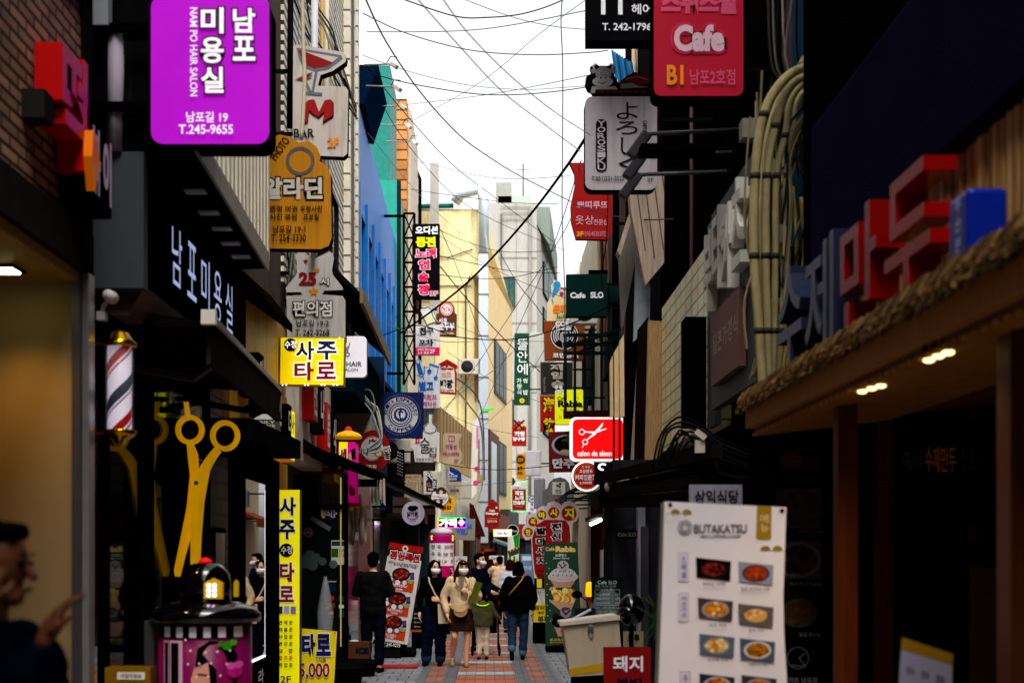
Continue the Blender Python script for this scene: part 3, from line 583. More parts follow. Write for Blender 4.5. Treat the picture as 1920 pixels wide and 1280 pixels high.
def aircon(x, y, z, label, face='F', s=1.0):
    t = thing('air_conditioner', label, 'air conditioner', (x, y, z)); k = MB(); k.box(x - .4 * s, x + .4 * s, y - .15, y + .15, z, z + .55 * s, M('ac_white', 'b4b0a6', .5, dirt=.5)); k.build('casing', t, bevel=.02)
    k = MB(); n = 20
    for rr0 in (.2, .15, .1, .05):
        for i in range(n):
            a, b = 6.2832 * i / n, 6.2832 * (i + 1) / n
            if face == 'F': k.tube([(x - .08 + rr0 * s * math.cos(a), y - .16, z + .27 * s + rr0 * s * math.sin(a)), (x - .08 + rr0 * s * math.cos(b), y - .16, z + .27 * s + rr0 * s * math.sin(b))], .008, P('2a2a2c'), 4)
    k.lathe([(.22 * s, -.152), (.22 * s, -.15)], (x - .08, y, z + .27 * s), P('3a3a3c'), 20, 'Y'); k.build('fan_grille', t); k = MB(); k.beam((x - .3 * s, y + .1, z - .03), (x - .3 * s, y + .6, z - .03), .04, .05, DK); k.beam((x + .3 * s, y + .1, z - .03), (x + .3 * s, y + .6, z - .03), .04, .05, DK); k.build('bracket', t)
aircon(-1.55, 51.6, 4.75, 'white air conditioner high on the cream block wall'); aircon(-.62, 51.6, 8.3, 'white air conditioner beside the niche of the cream block')
aircon(-2.2, 33.6, 3.9, 'white air conditioner under the blue building canopy'); aircon(2.15, 30.2, 6.6, 'white air conditioner on the rusty wall right of the alley'); aircon(1.3, 71.3, 5.2, 'small air conditioner low on the farthest white block')
# ------------------------------------------------------------------ white block far behind
b10 = bld('white_block', 'white rendered block with grey roof box and dark windows, farthest up the alley', (2, 74, 0))
WH = M('white_render', 'a09e99', .75, dirt=.3, var=.07)
m = MB(); m.box(.3, 6, 69.5, 71.8, 0, 3.1, M('far_shop_dark', '2a2420', .7, var=.5)); m.box(.6, 1.6, 69.4, 69.5, .2, 2.4, GL); m.box(1.9, 3.1, 69.4, 69.5, .2, 2.4, GL); m.box(.3, 6, 69.2, 69.5, 2.6, 3.3, P('7a2420')); m.build('shopfront', b10)
m = MB(); m.box(.1, 2.55, 72, 90, 0, 19.6, WH); wallquad(m, (2.55, 72), (3.9, 82), 0, 18.4, 3, M('white_side', 'aeaca2', .75, dirt=.25)); m.build('wall', b10)
m = MB(); m.hexa([(2.3, 74, 19.5), (3.3, 74, 17.9), (4.2, 84, 17.9), (2.3, 84, 19.5), (2.3, 74, 19.9), (3.3, 74, 19.9), (4.2, 84, 19.4), (2.3, 84, 19.9)], M('roof_cladding', '7c857c', .6, st=(14, 14, .2), var=.4)); m.box(.6, 2.3, 73, 80, 19.6, 20.2, M('roof_green', '9aa89a', .6)); m.build('roof_box', b10)
for zz in (3.0, 8.2, 13.2, 15.6):
    a = Vector((2.55, 72, 0)); d = Vector((1.35, 10, 0)); n = Vector((10, -1.35, 0)).normalized() * .06
    m = MB(); wallquad(m, a + d * .3 + n, a + d * .85 + n, zz, zz + 1.7, .1, P('1d2626'))
    for k in range(2): wallquad(m, a + d * (.33 + k * .26) + n * 1.3, a + d * (.56 + k * .26) + n * 1.3, zz + .1, zz + 1.6, .02, M('pane_green', '3a5a56', .4, var=.6))
    m.build('window', b10)
m = MB(); wallquad(m, (-.1, 71.9), (.1, 71.9), 0, 6, -.2, WH); m.build('corner', b10)
m = MB()
for k in range(3): m.box(.7, 2.2, 71.9, 71.95, 19.7 + k * .3 - .9, 19.72 + k * .3 - .9, P('8a9080'))
m.build('railing', b10)
m = MB()
for zz in (6.5, 10, 13.5, 16.8): m.box(.1, 2.55, 71.975, 72, zz, zz + .06, P('86847e'))
m.box(1.5, 1.53, 71.975, 72, 0, 19.6, P('8a8882')); m.tube([(2.2, 71.85, 0), (2.2, 71.85, 19.4)], .07, P('7d7a74', 0, .5, .4), 8); m.tube([(.75, 71.85, 6), (.75, 71.85, 19.0)], .05, P('5a5854'), 6); m.box(2.0, 2.5, 71.6, 71.98, 12.6, 12.75, P('8a8882')); m.build('ledge', b10)
window(b10, 'F', 71.97, 1.0, 1.35, 8.2, 9.6, P('3a3c3a'), M('pane_green', '3a5a56', .4, var=.6), 1); window(b10, 'F', 71.97, .9, 1.4, 14.4, 15.8, P('3a3c3a'), M('pane_green', '3a5a56', .4, var=.6), 1)
m = MB(); m.box(.5, 1.3, 73, 75, 19.6, 20.9, P('8f928a', 0, .6, .4)); m.tube([(1.9, 73.5, 19.6), (1.9, 73.5, 22)], .04, P('5a5a5a'), 6); m.beam((1.6, 73.5, 21.7), (2.2, 73.5, 21.7), .03, .03, P('5a5a5a')); m.build('rooftop_box', b10)
# ================================================================== right side
# right 1: dumpling shop with thatched eave
r1 = bld('thatched_shop', 'shop with straw thatched eave, bamboo board and reddish wood posts, nearest on the right', (2, 6.5, 0))
RW = M('red_wood', '5e3018', .5, st=(6, 6, .5), ns=6, var=.4)
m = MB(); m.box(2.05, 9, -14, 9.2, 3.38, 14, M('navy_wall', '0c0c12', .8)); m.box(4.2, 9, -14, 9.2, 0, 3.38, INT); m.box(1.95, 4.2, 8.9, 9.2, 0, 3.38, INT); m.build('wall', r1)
m = MB(); m.box(1.93, 2.04, 3.0, 8.48, 3.36, 4.22, M('navy_board', '201e38', .6, var=.3, ns=2)); m.build('signboard', r1, bevel=.03)
m = MB()
for i in range(150): 
    y = 2.6 + i * .0402; m.tube([(2.0 + .02 * random.random(), y, 2.72), (2.0 + .02 * random.random(), y, 3.355)], .021, M('bamboo_%d' % (i % 4), ['c09468', 'a87c52', 'd0a878', '946a46'][i % 4], .5, st=(20, 20, 1), var=.3), 6, False)
m.build('bamboo_board', r1)
TH = [M('straw_%d' % i, c, .85, var=.3) for i, c in enumerate(('6e5434', '563e24', '7c6040', '42301c'))]
m = MB(); m.box(1.63, 2.2, 2.6, 9.0, 2.6, 2.68, TH[1]); 
for i in range(3200):
    y = 2.6 + random.random() * 6.4; z = 2.6 + random.random() * .08; a = random.uniform(-.06, .06); l = random.uniform(.04, .08)
    x = 1.63 - random.random() * .04
    m.beam((x + .03, y, z + .03), (x - l * .25, y + a, z - l * .6), .008, .006, TH[i % 4])
m.build('thatch', r1)
m = MB(); m.hexa([(1.68, 2.6, 2.44), (4.2, 2.6, 2.74), (4.2, 8.9, 2.74), (1.68, 8.9, 2.44), (1.68, 2.6, 2.54), (4.2, 2.6, 2.9), (4.2, 8.9, 2.9), (1.68, 8.9, 2.54)], M('eave_boards', '6e4426', .6, st=(1, 8, 1), var=.4)); m.build('soffit', r1)
m = MB()
for i in range(60): m.beam((1.66, 2.65 + i * .105, 2.425), (2.5, 2.65 + i * .105, 2.52), .05, .02, M('eave_slat', 'a07040', .6, var=.3))
m.box(1.63, 1.68, 2.6, 8.95, 2.47, 2.59, M('eave_edge', '94683c', .6, st=(1, 12, 1), var=.4)); m.build('eave_slats', r1)
for (x, y, wd) in ((1.78, 7.2, .1), (2.42, 8.8, .1), (1.78, 4.83, .13), (3.0, 8.85, .06)):
    m = MB(); m.box(x, x + wd, y, y + wd, 0, 2.62, RW); m.build('post', r1)
m = MB(); m.box(1.8, 1.92, 4.9, 7.2, 0, .62, RW); m.box(2.2, 3.2, 7.3, 8.9, .55, .62, WOOD); m.build('counter', r1)
m = MB(); m.box(2.2, 4.1, 8.83, 8.88, 1.86, 2.5, P('0c1230')); m.build('inner_sign', r1)
m = MB(); put_text(m, '즉석', W(1690, 880, 8.82), Vector((.13, 0, 0)), Vector((0, 0, .11)), NF, P('5a5a5a')); put_text(m, '수제만두', W(1735, 885, 8.82), Vector((.19, 0, 0)), Vector((0, 0, .16)), NF, P('8a5216', .03)); put_text(m, '전문', W(1800, 878, 8.82), Vector((.11, 0, 0)), Vector((0, 0, .14)), NF, P('46566c')); m.build('inner_lettering', r1)
m = MB(); m.box(3.0, 3.25, 8.82, 8.87, .2, 1.6, P('6a5a3c')); m.box(2.92, 3.6, 8.85, 8.885, .1, 1.75, P('1a1714')); put_text(m, '튀김', W(1752, 1090, 8.815), Vector((.17, 0, 0)), Vector((0, 0, .15)), NF, P('2a2018')); m.build('back_door', r1)
for j, (px, py) in enumerate(((1742, 655), (1760, 647), (1778, 640), (1617, 717), (1635, 711), (1652, 706))):
    z = 2.455; Y = (z - H) * F / (VY - py); x = pX(px, Y); 
    t = thing('spotlight', 'warm glowing spotlight under the thatched eave, %s' % ('nearer set, left', 'nearer set, middle', 'nearer set, right', 'farther set, left', 'farther set, middle', 'farther set, right')[j], 'light', (x, Y, z), 'warm spotlights under the eave')
    k = MB(); k.lathe([(.024, .02), (.024, -.05)], (x, Y, z + .015), P('1a140e'), 12); k.build('housing', t)
    k = MB(); k.ball((x, Y, z - .04), (.022, .022, .01), P('ffc890', 1.8)); k.build('bulb', t)
    l_ = bpy.data.lights.new('spot_beam', 'SPOT'); l_.energy = 3.2; l_.color = (1, .6, .28); l_.spot_size = R(150); l_.spot_blend = .9; l_.shadow_soft_size = .03; lo_ = bpy.data.objects.new('spot_beam', l_); col.objects.link(lo_); lo_.location = (0, 0, -.06); lo_.parent = t
# big 3D letters
for ch, y0, hx, lab in (('수', 8.75, '30334a', 'dark grey three dimensional letter on thatched eave, farthest from the camera'), ('제', 8.0, '30334a', 'dark grey three dimensional letter on thatched eave, next to the red letters'), ('만', 7.2, '8a0a0c', 'red three dimensional letter on thatched eave, beside the dark letters'), ('두', 6.4, '980a0c', 'large red three dimensional letter on thatched eave, beside the blue block')):
    t = thing('sign_letter', lab, 'letter', (1.85, y0 - .3, 2.7), 'letters standing on the thatched eave')
    k = MB(); put_text(k, ch, Vector((1.93, y0, 2.72)), Vector((0, -.66, 0)), Vector((0, 0, .66 - (8.75 - y0) * .03)), Vector((-1, 0, 0)), P(hx, 0, .25), .01, None, ext=.14); k.build('letter_block', t)
    k = MB(); k.box(1.93, 1.99, y0 - .4, y0 - .25, 2.75, 2.8, BLK); k.build('bracket', t)
t = thing('block_sign', 'blue block with small white characters at the end of the red letters', 'sign', (1.85, 5.3, 2.7))
k = MB(); k.box(1.78, 1.93, 5.26, 5.48, 2.72, 3.03, P('12309a', 0, .3)); k.build('block', t, bevel=.02)
k = MB()
for i, ch in enumerate('부산본점'): put_text(k, ch, Vector((1.775, 5.39, 2.96 - i * .075)), Vector((0, -.07, 0)), Vector((0, 0, .055)), Vector((-1, 0, 0)), P('a8b8e8'))
k.build('lettering', t)
# right 2: dark restaurant front with pipes
r2 = bld('dark_restaurant', 'dark restaurant front behind a bundle of cream pipes', (2.4, 11.5, 0))
m = MB(); m.box(2.45, 9, 9.2, 14.2, 0, 14, M('near_black_wall', '15120f', .8, var=.4)); m.build('wall', r2)  # plain near-black base colour, varied at random
m = MB(); m.box(2.3, 2.45, 9.3, 9.7, 4.4, 7, M('teal_frame', '17384a', .5)); m.box(2.4, 2.46, 9.75, 10.6, 4.4, 8, M('grey_panel', '8a8a8c', .6)); m.box(2.3, 2.46, 10.7, 10.9, 4, 8, M('teal_frame', '17384a', .5)); m.build('upper_frame', r2)
m = MB(); m.box(2.2, 2.28, 11.6, 13.9, 3.1, 5.0, M('slate_board', '3f4448', .5, dirt=.4)); m.build('signboard', r2)
m = MB()
for i, ch in enumerate('부타카츠'): put_text(m, ch, Vector((2.195, 13.75 - i * .52, 4.0 + .1 * (i % 2))), Vector((0, -.46, 0)), Vector((0, 0, .75)), Vector((-1, 0, 0)), P('b5b2a8', 0, .3), .02, None, ext=.1)
m.build('lettering', r2)
m = MB(); m.box(2.13, 2.19, 12.0, 13.5, 3.28, 3.95, M('plaque_brown', '6a4840', .5)); 
for i, ch in enumerate('일본가정식'): put_text(m, ch, Vector((2.127, 13.35 - i * .27, 3.55)), Vector((0, -.22, 0)), Vector((0, 0, .2)), Vector((-1, 0, 0)), P('9a8a80'))
m.build('plaque', r2)
CRP = M('cream_pipe', '968a68', .7, dirt=.6, var=.25); CRD = M('tan_pipe', '8a7a48', .6, var=.2)
t = thing('pipe_bundle', 'bundle of cream insulated pipes arching down the dark wall on the right', 'pipes', (2.2, 10.5, 2.6))
def pl(pts, Y): return [W(a, b, Y) for a, b in pts]
def spl(pts, Y):
    q = pl(pts, Y); out = []
    if len(q) < 4: return q
    for i in range(len(q) - 1):
        p0, p1, p2, p3 = q[max(i - 1, 0)], q[i], q[i + 1], q[min(i + 2, len(q) - 1)]
        for k in range(5):
            u = k / 5; out.append(.5 * ((2 * p1) + (p2 - p0) * u + (2 * p0 - 5 * p1 + 4 * p2 - p3) * u ** 2 + (3 * p1 - p0 - 3 * p2 + p3) * u ** 3))
    return out + [q[-1]]
m = MB()
for k, (dx, r) in enumerate(((0, .034), (22, .03), (40, .024), (58, .02), (12, .016))):
    m.tube(spl([(1590 - dx * .2, 135 + dx * .6), (1520, 125 + dx * .7), (1470 + dx * .4, 150 + dx * .8), (1432 + dx, 215 + dx), (1416 + dx, 330), (1414 + dx, 480), (1424 + dx * .7, 620), (1432 + dx * .4, 745)], 10.0 + k * .1), r, CRP, 8)
m.tube(spl([(1505, 125), (1530, 90), (1565, 72), (1590, 90), (1592, 140)], 10.1), .042, CRP, 8); m.build('cream_pipe', t); m = MB()
for k, (dx, r) in enumerate(((0, .034), (22, .03), (40, .024), (58, .02))):
    for (px, py) in ((1432 + dx, 215 + dx), (1416 + dx, 330), (1414 + dx, 480), (1424 + dx * .7, 620)): c_ = W(px, py, 10.0 + k * .1); m.lathe([(r + .004, -.02), (r + .004, .02)], c_, P('3a362c'), 10)
m.build('pipe_tie', t); m = MB(); rnd = random.Random(31)
for k in range(9):
    a = rnd.randint(-12, 12); m.tube(spl([(1600 + a, 150 + k * 5), (1560, 165 + a + k * 4), (1520, 190 + k * 3), (1490 + a, 240 + k * 8), (1500 + a * 2, 330 + k * 10), (1478 + a, 420 + k * 20)], 10.25), .006 + rnd.random() * .006, P(['2a2620', '6a6048', '15303c', '9a8c68'][k % 4]), 5)
m.build('thin_cable', t)
m = MB()
for k in range(4): m.tube(spl([(1470 + k * 16, 330 + k * 20), (1480 + k * 14, 480), (1465 + k * 10, 590), (1450 + k * 5, 740)], 10.3), .014, CRD, 6)
m.build('tan_pipe', t)
m = MB()
for k in range(7): m.tube(spl([(1440 + k * 9, 0), (1455 + k * 6 + random.randint(-15, 15), 130), (1490 + k * 14, 170 + k * 8), (1470 + k * 12, 260), (1520 - k * 12, 330)], 10.35), .009, P(['3a3430', '6a6058', '15232a', '8a8070'][k % 4]), 5)
m.build('cable', t)
m = MB()
for k in range(9): m.tube(spl([(1425 + k * 6, 745 + k * 3), (1450 + k * 9, 800 + k * 8), (1510 + k * 8, 830 + k * 5), (1575, 800 + k * 4)], 9.5), .016, P(['2a241e', '4a3f2c', '15120f'][k % 3]), 5)
m.build('loose_cable', t)
t = thing('wall_cables', 'tangle of pale and dark cables looping down the near-black wall left of the pipe bundle', 'cables', (2.3, 12.5, 3)); m = MB(); rnd = random.Random(21)
for k in range(13):
    x = 1398 + rnd.randint(0, 100); m.tube(spl([(x, 180 + rnd.randint(-60, 60)), (x + rnd.randint(-20, 20), 320), (x + rnd.randint(-35, 35), 430 + rnd.randint(-30, 30)), (x + rnd.randint(-30, 30), 560), (x + rnd.randint(-40, 40), 690 + rnd.randint(-40, 40))], 11.0 + rnd.random() * .5), .005 + rnd.random() * .007, P(['7a6e50', '2a2620', '5f5438', '15303c', '8a8068'][k % 5]), 5)
m.build('cable', t); m = MB()
for px, py in ((1425, 300), (1390, 225), (1462, 420), (1440, 560)): m.box(*sorted((pX(px, 11.2), pX(px + 26, 11.2))), 11.15, 11.3, pZ(py + 36, 11.2), pZ(py, 11.2), M('box_grey', '7a766c', .6, dirt=.5))
m.build('junction_box', t)
# menu panel wall and signs of the restaurant
def food(cx, cy, rx, ry, plate, cols, n=26, seed=1):
    rnd = random.Random(seed); it = [('e', cx, cy, rx, ry, plate), ('e', cx, cy, rx * .82, ry * .78, cols[0])]
    for i in range(n):
        a = rnd.uniform(0, 6.28); q = rnd.uniform(0, .7) ** .8
        it.append(('p', [(cx + rx * q * math.cos(a) + rx * .17 * math.cos(b + i), cy + ry * q * math.sin(a) + ry * .2 * math.sin(b + i)) for b in (0, 1.3, 2.5, 3.6, 5.1)], rnd.choice(cols)))
    return it
t = thing('menu_board', 'tall black wall menu with dim food photos behind the white banner', 'menu', (1.98, 9.1, 0))
m = MB(); m.box(1.80, 2.16, 8.86, 8.9, 0, 2.55, P('08080a', 0, .35)); m.build('panel', t)
t_, a_ = MB(), MB(); z6 = (1400, 700, .45296); it = []
it += [('b', 120, 475, 308, 640, '4a4646')] + food(230, 560, 90, 75, '3c3026', ['4a3620', '5a401c', '3c3c1c'], 22, 3)
it += [('b', 120, 690, 308, 850, '444242')] + food(215, 770, 95, 75, '6a6460', ['3c2818', '54321c', '5e3c1e'], 22, 4)
it += [('b', 120, 900, 300, 1050, '1f2418')] + food(215, 990, 75, 60, '4a4a4c', ['5a3c1a', '6a4c1e', '3a2a14'], 22, 5)
it += [('e', 185, 360, 60, 40, '4a1c10'), ('e', 185, 360, 45, 28, '5a4030'), ('b', 232, 340, 308, 410, '3a1008'), ('r', 210, 1175, 46, 42, '6a6a6a'), ('l', [(185, 1205), (240, 1210), (215, 1175), (240, 1155)], 5, '6a6a6a'), ('t', '카츠 남포점', (170, 1255, 290, 1280), '8a8a8a'),
       ('t', '카레카츠 9,500', (205, 645, 310, 662), '6a6a6a'), ('t', '치즈카츠 9,000', (175, 862, 308, 878), '7a7a7a'), ('t', '등심 카츠동', (215, 1070, 305, 1088), '7a7a7a')]
items_on(it, lambda x, y: W(x, y, 8.86), NF, t_, a_, z6); t_.build('lettering', t); a_.build('photo', t)
sign('sign_board', 'white board with black brush lettering above the white menu banner', 9.6, [(1292, 908), (1392, 908), (1392, 960), (1292, 960)], '8a8690', [('t', '삼익식당', (1302, 918, 1385, 944), '15120f')], th=.05)
t = thing('fern', 'small dark green fern in the shadow left of the white menu banner', 'plant', (1.25, 9.3, .6)); m = MB()
for k in range(14):
    p = W(1226 + random.uniform(-4, 10), 1150 + random.uniform(-15, 30), 9.3); d = Vector((random.uniform(-.1, .02), random.uniform(-.1, .1), random.uniform(-.12, .1)))
    for j in range(8):
        q = p + d * (j / 8) ; s = .014 * (1 - j / 9)
        for sg in (1, -1): m.poly([q, q + Vector((.01, .0, sg * s * 1.4)) + d * .05, q + d * .1], M('fern_leaf', '2c4a1c', .6))
m.build('frond', t); m = MB(); m.lathe([(.1, 0), (.13, .5), (.12, .6)], (1.3, 9.4, 0), P('3a2a20')); m.build('pot', t)
# right 3: tiled panel, timber boards, fins
r3 = bld('tiled_front', 'beige small tile front with timber boards and dark awning on the right', (2.4, 17, 0))
m = MB(); m.box(2.55, 9, 14.2, 19.6, 0, 14, M('near_black_brown', '1d1815', .8, var=.4)); m.build('wall', r3)  # very dark brown base colour with random variation
m = MB(); m.box(2.32, 2.55, 14.8, 18.8, 3.05, 4.95, brickmat('beige_tiles', 'e4d6b0', 'd0c098', '80765a', .46, .155, .012, 'YZ', 0, .3, .5, .5)); m.build('tile_panel', r3)
m = MB(); m.box(2.3, 2.36, 14.3, 14.8, 3.0, 5.1, M('slate_post', '44484c', .5)); m.build('corner_post', r3)
m = MB(); m.box(2.1, 2.32, 15.0, 15.35, 3.05, 4.2, BLK); m.build('meter_box', r3)
m = MB(); m.prism(pl([(1216, 600), (1243, 602), (1240, 930), (1208, 935)], 19.0), (0, .1, 0), M('plank', '9a7c5c', .7, st=(8, 8, .6), var=.4, bump=.4)); m.build('plank', r3)
m = MB(); m.prism(pl([(1198, 615), (1216, 592), (1212, 930), (1190, 930)], 19.3), (0, .2, 0), M('dark_timber', '1f1512', .6)); m.build('dark_post', r3)
m = MB(); m.prism(pl([(1198, 622), (1208, 605), (1198, 850), (1182, 880)], 19.6), (0, .05, 0), P('8a8672', 0, .3, .4)); m.build('glass_edge', r3)
t = thing('metal_fins', 'three pale vertical fins standing over the right end of the red scissors sign', 'fins', W(1160, 860, 20.2), None)
for i, (xa, xb, yt) in enumerate(((1144, 1149, 672), (1152, 1160, 652), (1162, 1170, 632))):
    m = MB(); m.prism(pl([(xa, yt + 8), (xb, yt - 6), (xb + 1, 780), (xa + 1, 782)], 20.2 - i * .2), (0, .12, 0), M('pale_fin', 'c8b08c', .35, var=.1)); m.prism(pl([(xb + 1, yt), (xb + 4, yt - 4), (xb + 4, 864), (xb + 1, 866)], 20.2 - i * .2), (0, .1, 0), DKB); m.build('fin', t)
m = MB(); m.prism(pl([(1149, 660), (1172, 625), (1174, 778), (1148, 778)], 20.5), (0, .1, 0), DKB); m.build('backing', t)
t = thing('slat_screen', 'dark timber slat screen between the pale fins and the brown plank', 'screen', W(1185, 860, 20.4))
m = MB()
for k in range(10): m.beam(W(1172, 700 + k * 20, 20.6), W(1198, 665 + k * 20, 20.6), .03, .06, DKB)
m.box(pX(1170, 20.6), pX(1200, 20.6), 20.7, 20.75, pZ(870, 20.7), pZ(640, 20.7), BLK); m.build('slat', t)
# retractable awning on the right
t = thing('awning', 'black folded awning with coiled cables on top, right of the alley', 'awning', (1.8, 16, 2.8))
m = MB(); m.beam(W(1118, 930, 19), W(1310, 900, 12.8), .1, .1, M('awning_bar', '24211e', .4)); m.beam(W(1116, 942, 19), W(1300, 935, 12.8), .02, .14, M('awning_flap', '1c1a18', .7)); m.build('cassette', t)
m = MB(); m.beam(W(1120, 900, 18.6), W(1345, 845, 12.2), .1, .12, M('awning_bar', '24211e', .4)); m.beam(W(1130, 915, 18.6), W(1300, 885, 13), .08, .08, BLK); m.beam(W(1112, 945, 18.6), W(1165, 905, 18.2), .05, .22, M('awning_end', '26221f', .6)); m.build('front_bar', t)
m = MB()
for k in range(14):
    q = (1140 + k * 5.5, 905 + random.uniform(-4, 10)); m.ball(W(q[0], q[1], 17.6), (.05, .05, .06), P('8a8478'), 8, 5)
m.build('folded_cloth', t)
t = thing('cable_coil', 'coil of thick black cables with white tags on the dark awning', 'cables', W(1280, 860, 12.6))
m = MB()
rnd = random.Random(13)
for k in range(9): m.tube(spl([(1224 + k * 6, 878 - k * 3 + rnd.randint(-6, 6)), (1238 + k * 7, 815 + rnd.randint(-16, 22)), (1272 + k * 6, 782 + k * 9), (1312 + k * 4, 796 + k * 9), (1350, 826 + k * 8 + rnd.randint(-8, 8)), (1405, 846 + k * 7)], 12.3 + k * .07), .011, P(['16161a', '26262a', '1a2026'][k % 3], 0, .35), 6)
m.build('cable', t)
m = MB(); m.box(*sorted((pX(1304, 12.2), pX(1322, 12.2))), 12.2, 12.25, pZ(848, 12.2), pZ(825, 12.2), P('b8b0a4')); m.beam(W(1305, 808, 12.2), W(1322, 822, 12.2), .05, .05, P('b8b0a4')); m.build('cable_tag', t)
# right 4: ribbed grey-brown cladding overhang
r4 = bld('ribbed_overhang', 'grey brown ribbed metal overhang with soffit above the timber boards', (2.3, 21, 0))
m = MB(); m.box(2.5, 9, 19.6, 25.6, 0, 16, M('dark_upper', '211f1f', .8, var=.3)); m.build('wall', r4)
RIB = M('ribbed_metal', 'a08f80', .55, st=(5, 5, .25), ns=5, var=.35, dirt=.4)
m = MB(); m.prism(pl([(1183, 395), (1178, 330), (1345, 310), (1345, 372), (1210, 535)], 19.2), (0, .25, 0), RIB)
for k in range(9):
    x = 1190 + k * 17; m.beam(W(x, 325, 19.19), W(x + 20, min(520, 372 + (1345 - x) * .9 - 12 if x > 1195 else 470), 19.19), .018, .012, M('rib_dark', '5a4d44', .6))
m.build('cladding', r4)
m = MB(); m.prism(pl([(1158, 470), (1180, 400), (1186, 405), (1163, 480)], 19.4), (0, .3, 0), RIB); m.prism(pl([(1160, 480), (1186, 408), (1195, 470), (1166, 620)], 20), (0, .1, 0), M('grey_sheet', '6a645f', .6, dirt=.5)); m.prism(pl([(1193, 465), (1220, 540), (1218, 612), (1188, 640)], 19.8), (0, .1, 0), M('pale_grey', '8d979c', .6, dirt=.3)); m.build('side_sheet', r4)
m = MB(); m.box(pX(1298, 16.5), pX(1326, 16.5), 16.5, 16.7, 4.6, 8, M('dark_red_post', '5a1010', .5)); m.build('red_post', r4)
m = MB(); m.prism(pl([(1240, 280), (1275, 270), (1278, 350), (1245, 370)], 19.5), (0, .1, 0), M('ivory_sheet', 'b0a48e', .6, dirt=.4)); m.build('ivory_sheet', r4)
# upper right dark mass and blue louvres
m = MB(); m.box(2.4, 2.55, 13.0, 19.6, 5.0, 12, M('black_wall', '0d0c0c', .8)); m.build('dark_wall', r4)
t = thing('blue_louvre', 'cluster of blue metal louvres and pale pipes high on the right, above the cow sign', 'louvres', W(1170, 140, 24))
m = MB()
for k in range(9): m.beam(W(1148 + k * 4.5, 95 + k * 3, 24 - k * .1), W(1156 + k * 4.5, 150 + k * 2, 24 - k * .1), .05, .03, P(['1c6a9c', '2a86b8', '17486a'][k % 3]))
m.build('louvre', t)
m = MB()
for px, c in ((1187, 'b8a890'), (1196, 'c8b8a0'), (1207, 'c8a82c'), (1216, '2a2420')): m.tube(spl([(px, 20), (px + 2, 160), (px + 4, 420)], 23.6), .035, P(c), 6)
m.build('pipe', t)
# right 5 far
r5 = bld('dark_pipe_building', 'narrow building with black drainpipe and rusty pipes right of the alley', (2.4, 28, 0))
m = MB(); m.box(2.42, 9, 25.6, 30, 0, 10.4, M('rusty_wall', '4a382c', .8, dirt=.6, dcol='7a6a58')); m.box(2.4, 9, 30, 36, 0, 9.2, M('cream_far', 'b8ac96', .8, dirt=.5)); m.build('wall', r5)
m = MB(); m.tube(spl([(1157, 330), (1155, 520), (1157, 700)], 26), .075, BLK, 8); m.build('drainpipe', r5)
m = MB()
for k in range(10): m.tube(spl([(1122 + k * 3, 440 + random.randint(0, 30)), (1124 + k * 3, 520), (1121 + k * 3.4, 640)], 27 + k * .2), .03, P(['8a7a60', '5a3a2c', '2a2420', '7d7468', '913a2a'][k % 5]), 5)
m.build('pipe', r5)
m = MB(); m.tube(spl([(1085, 560), (1085, 492), (1100, 490)], 36), .1, P('c9c4b8'), 8); m.box(pX(1093, 37), pX(1110, 37), 37, 37.8, pZ(560, 37), pZ(490, 37), P('c0ac90')); m.build('roof_tank', r5)
for y in (27, 31.5, 33.6): window(r5, 'R', 2.4, y, y + 1.2, 5.2, 6.8, P('2a2c2c'), GL, 1)
m = MB(); m.box(2.2, 2.42, 23.0, 30, 0, 2.9, M('wine_front', '4a1014', .5)); m.box(2.17, 2.2, 23.3, 24.6, .2, 2.6, INT); m.box(2.1, 2.2, 24.8, 25.5, .05, 2.75, M('white_board', 'b9b4aa', .5)); m.build('shopfront', r5)
r6 = bld('far_right_shops', 'row of small cream shops at the bend on the right', (2.8, 44, 0))
m = MB(); wallquad(m, (9, 36), (2.5, 36), 0, 8.4, -6, M('cream_far', 'b8ac96', .8, dirt=.5)); wallquad(m, (6.5, 64), (2.5, 36), 0, 7.5, 5, M('far_white', 'c4c0b6', .8, dirt=.4)); m.build('wall', r6)
m = MB()
for i in range(6):
    y = 38 + i * 4; x = 2.5 + (y - 36) * .1429; wallquad(m, (x + .35, y + 2.6), (x - .03, y), .3, 2.6, .1, GL)
m.build('shop_window', r6)
# green steel balcony
t = thing('steel_balcony', 'dark green steel balcony cage over the yellow sign', 'balcony', W(1110, 770, 27)); G = M('green_steel', '12302c', .45, dirt=.4, dcol='5a3420')
m = MB()
for px in (1060, 1078, 1096, 1112, 1128, 1142): m.beam(W(px, 775, 26.4), W(px, 630, 26.4), .05 if px > 1062 else .14, .05, G)
for py in (628, 645, 662): m.beam(W(1056, py, 26.4), W(1150, py, 26.4), .06, .06, G)
m.beam(W(1070, 648, 26.4), W(1168, 615, 24), .05, .05, G); m.beam(W(1085, 660, 26.4), W(1165, 630, 24), .03, .03, G); m.build('railing', t)
m = MB(); m.hexa([W(1056, 785, 26.3), W(1150, 785, 26.3), W(1150, 785, 28), W(1056, 785, 28), W(1056, 770, 26.3), W(1150, 768, 26.3), W(1150, 768, 28), W(1056, 770, 28)], M('balcony_floor', '3a1a18', .6, dirt=.5)); m.build('floor', t)
# unseen wall added across the alley behind the camera to darken the foreground
bb = bld('rear_light_blocker', 'unseen grey wall added behind the viewer to block sky light', (0, -14, 0))
m = MB(); m.box(-9, 9, -18, -14.2, 0, 12, CONC); m.build('wall', bb)
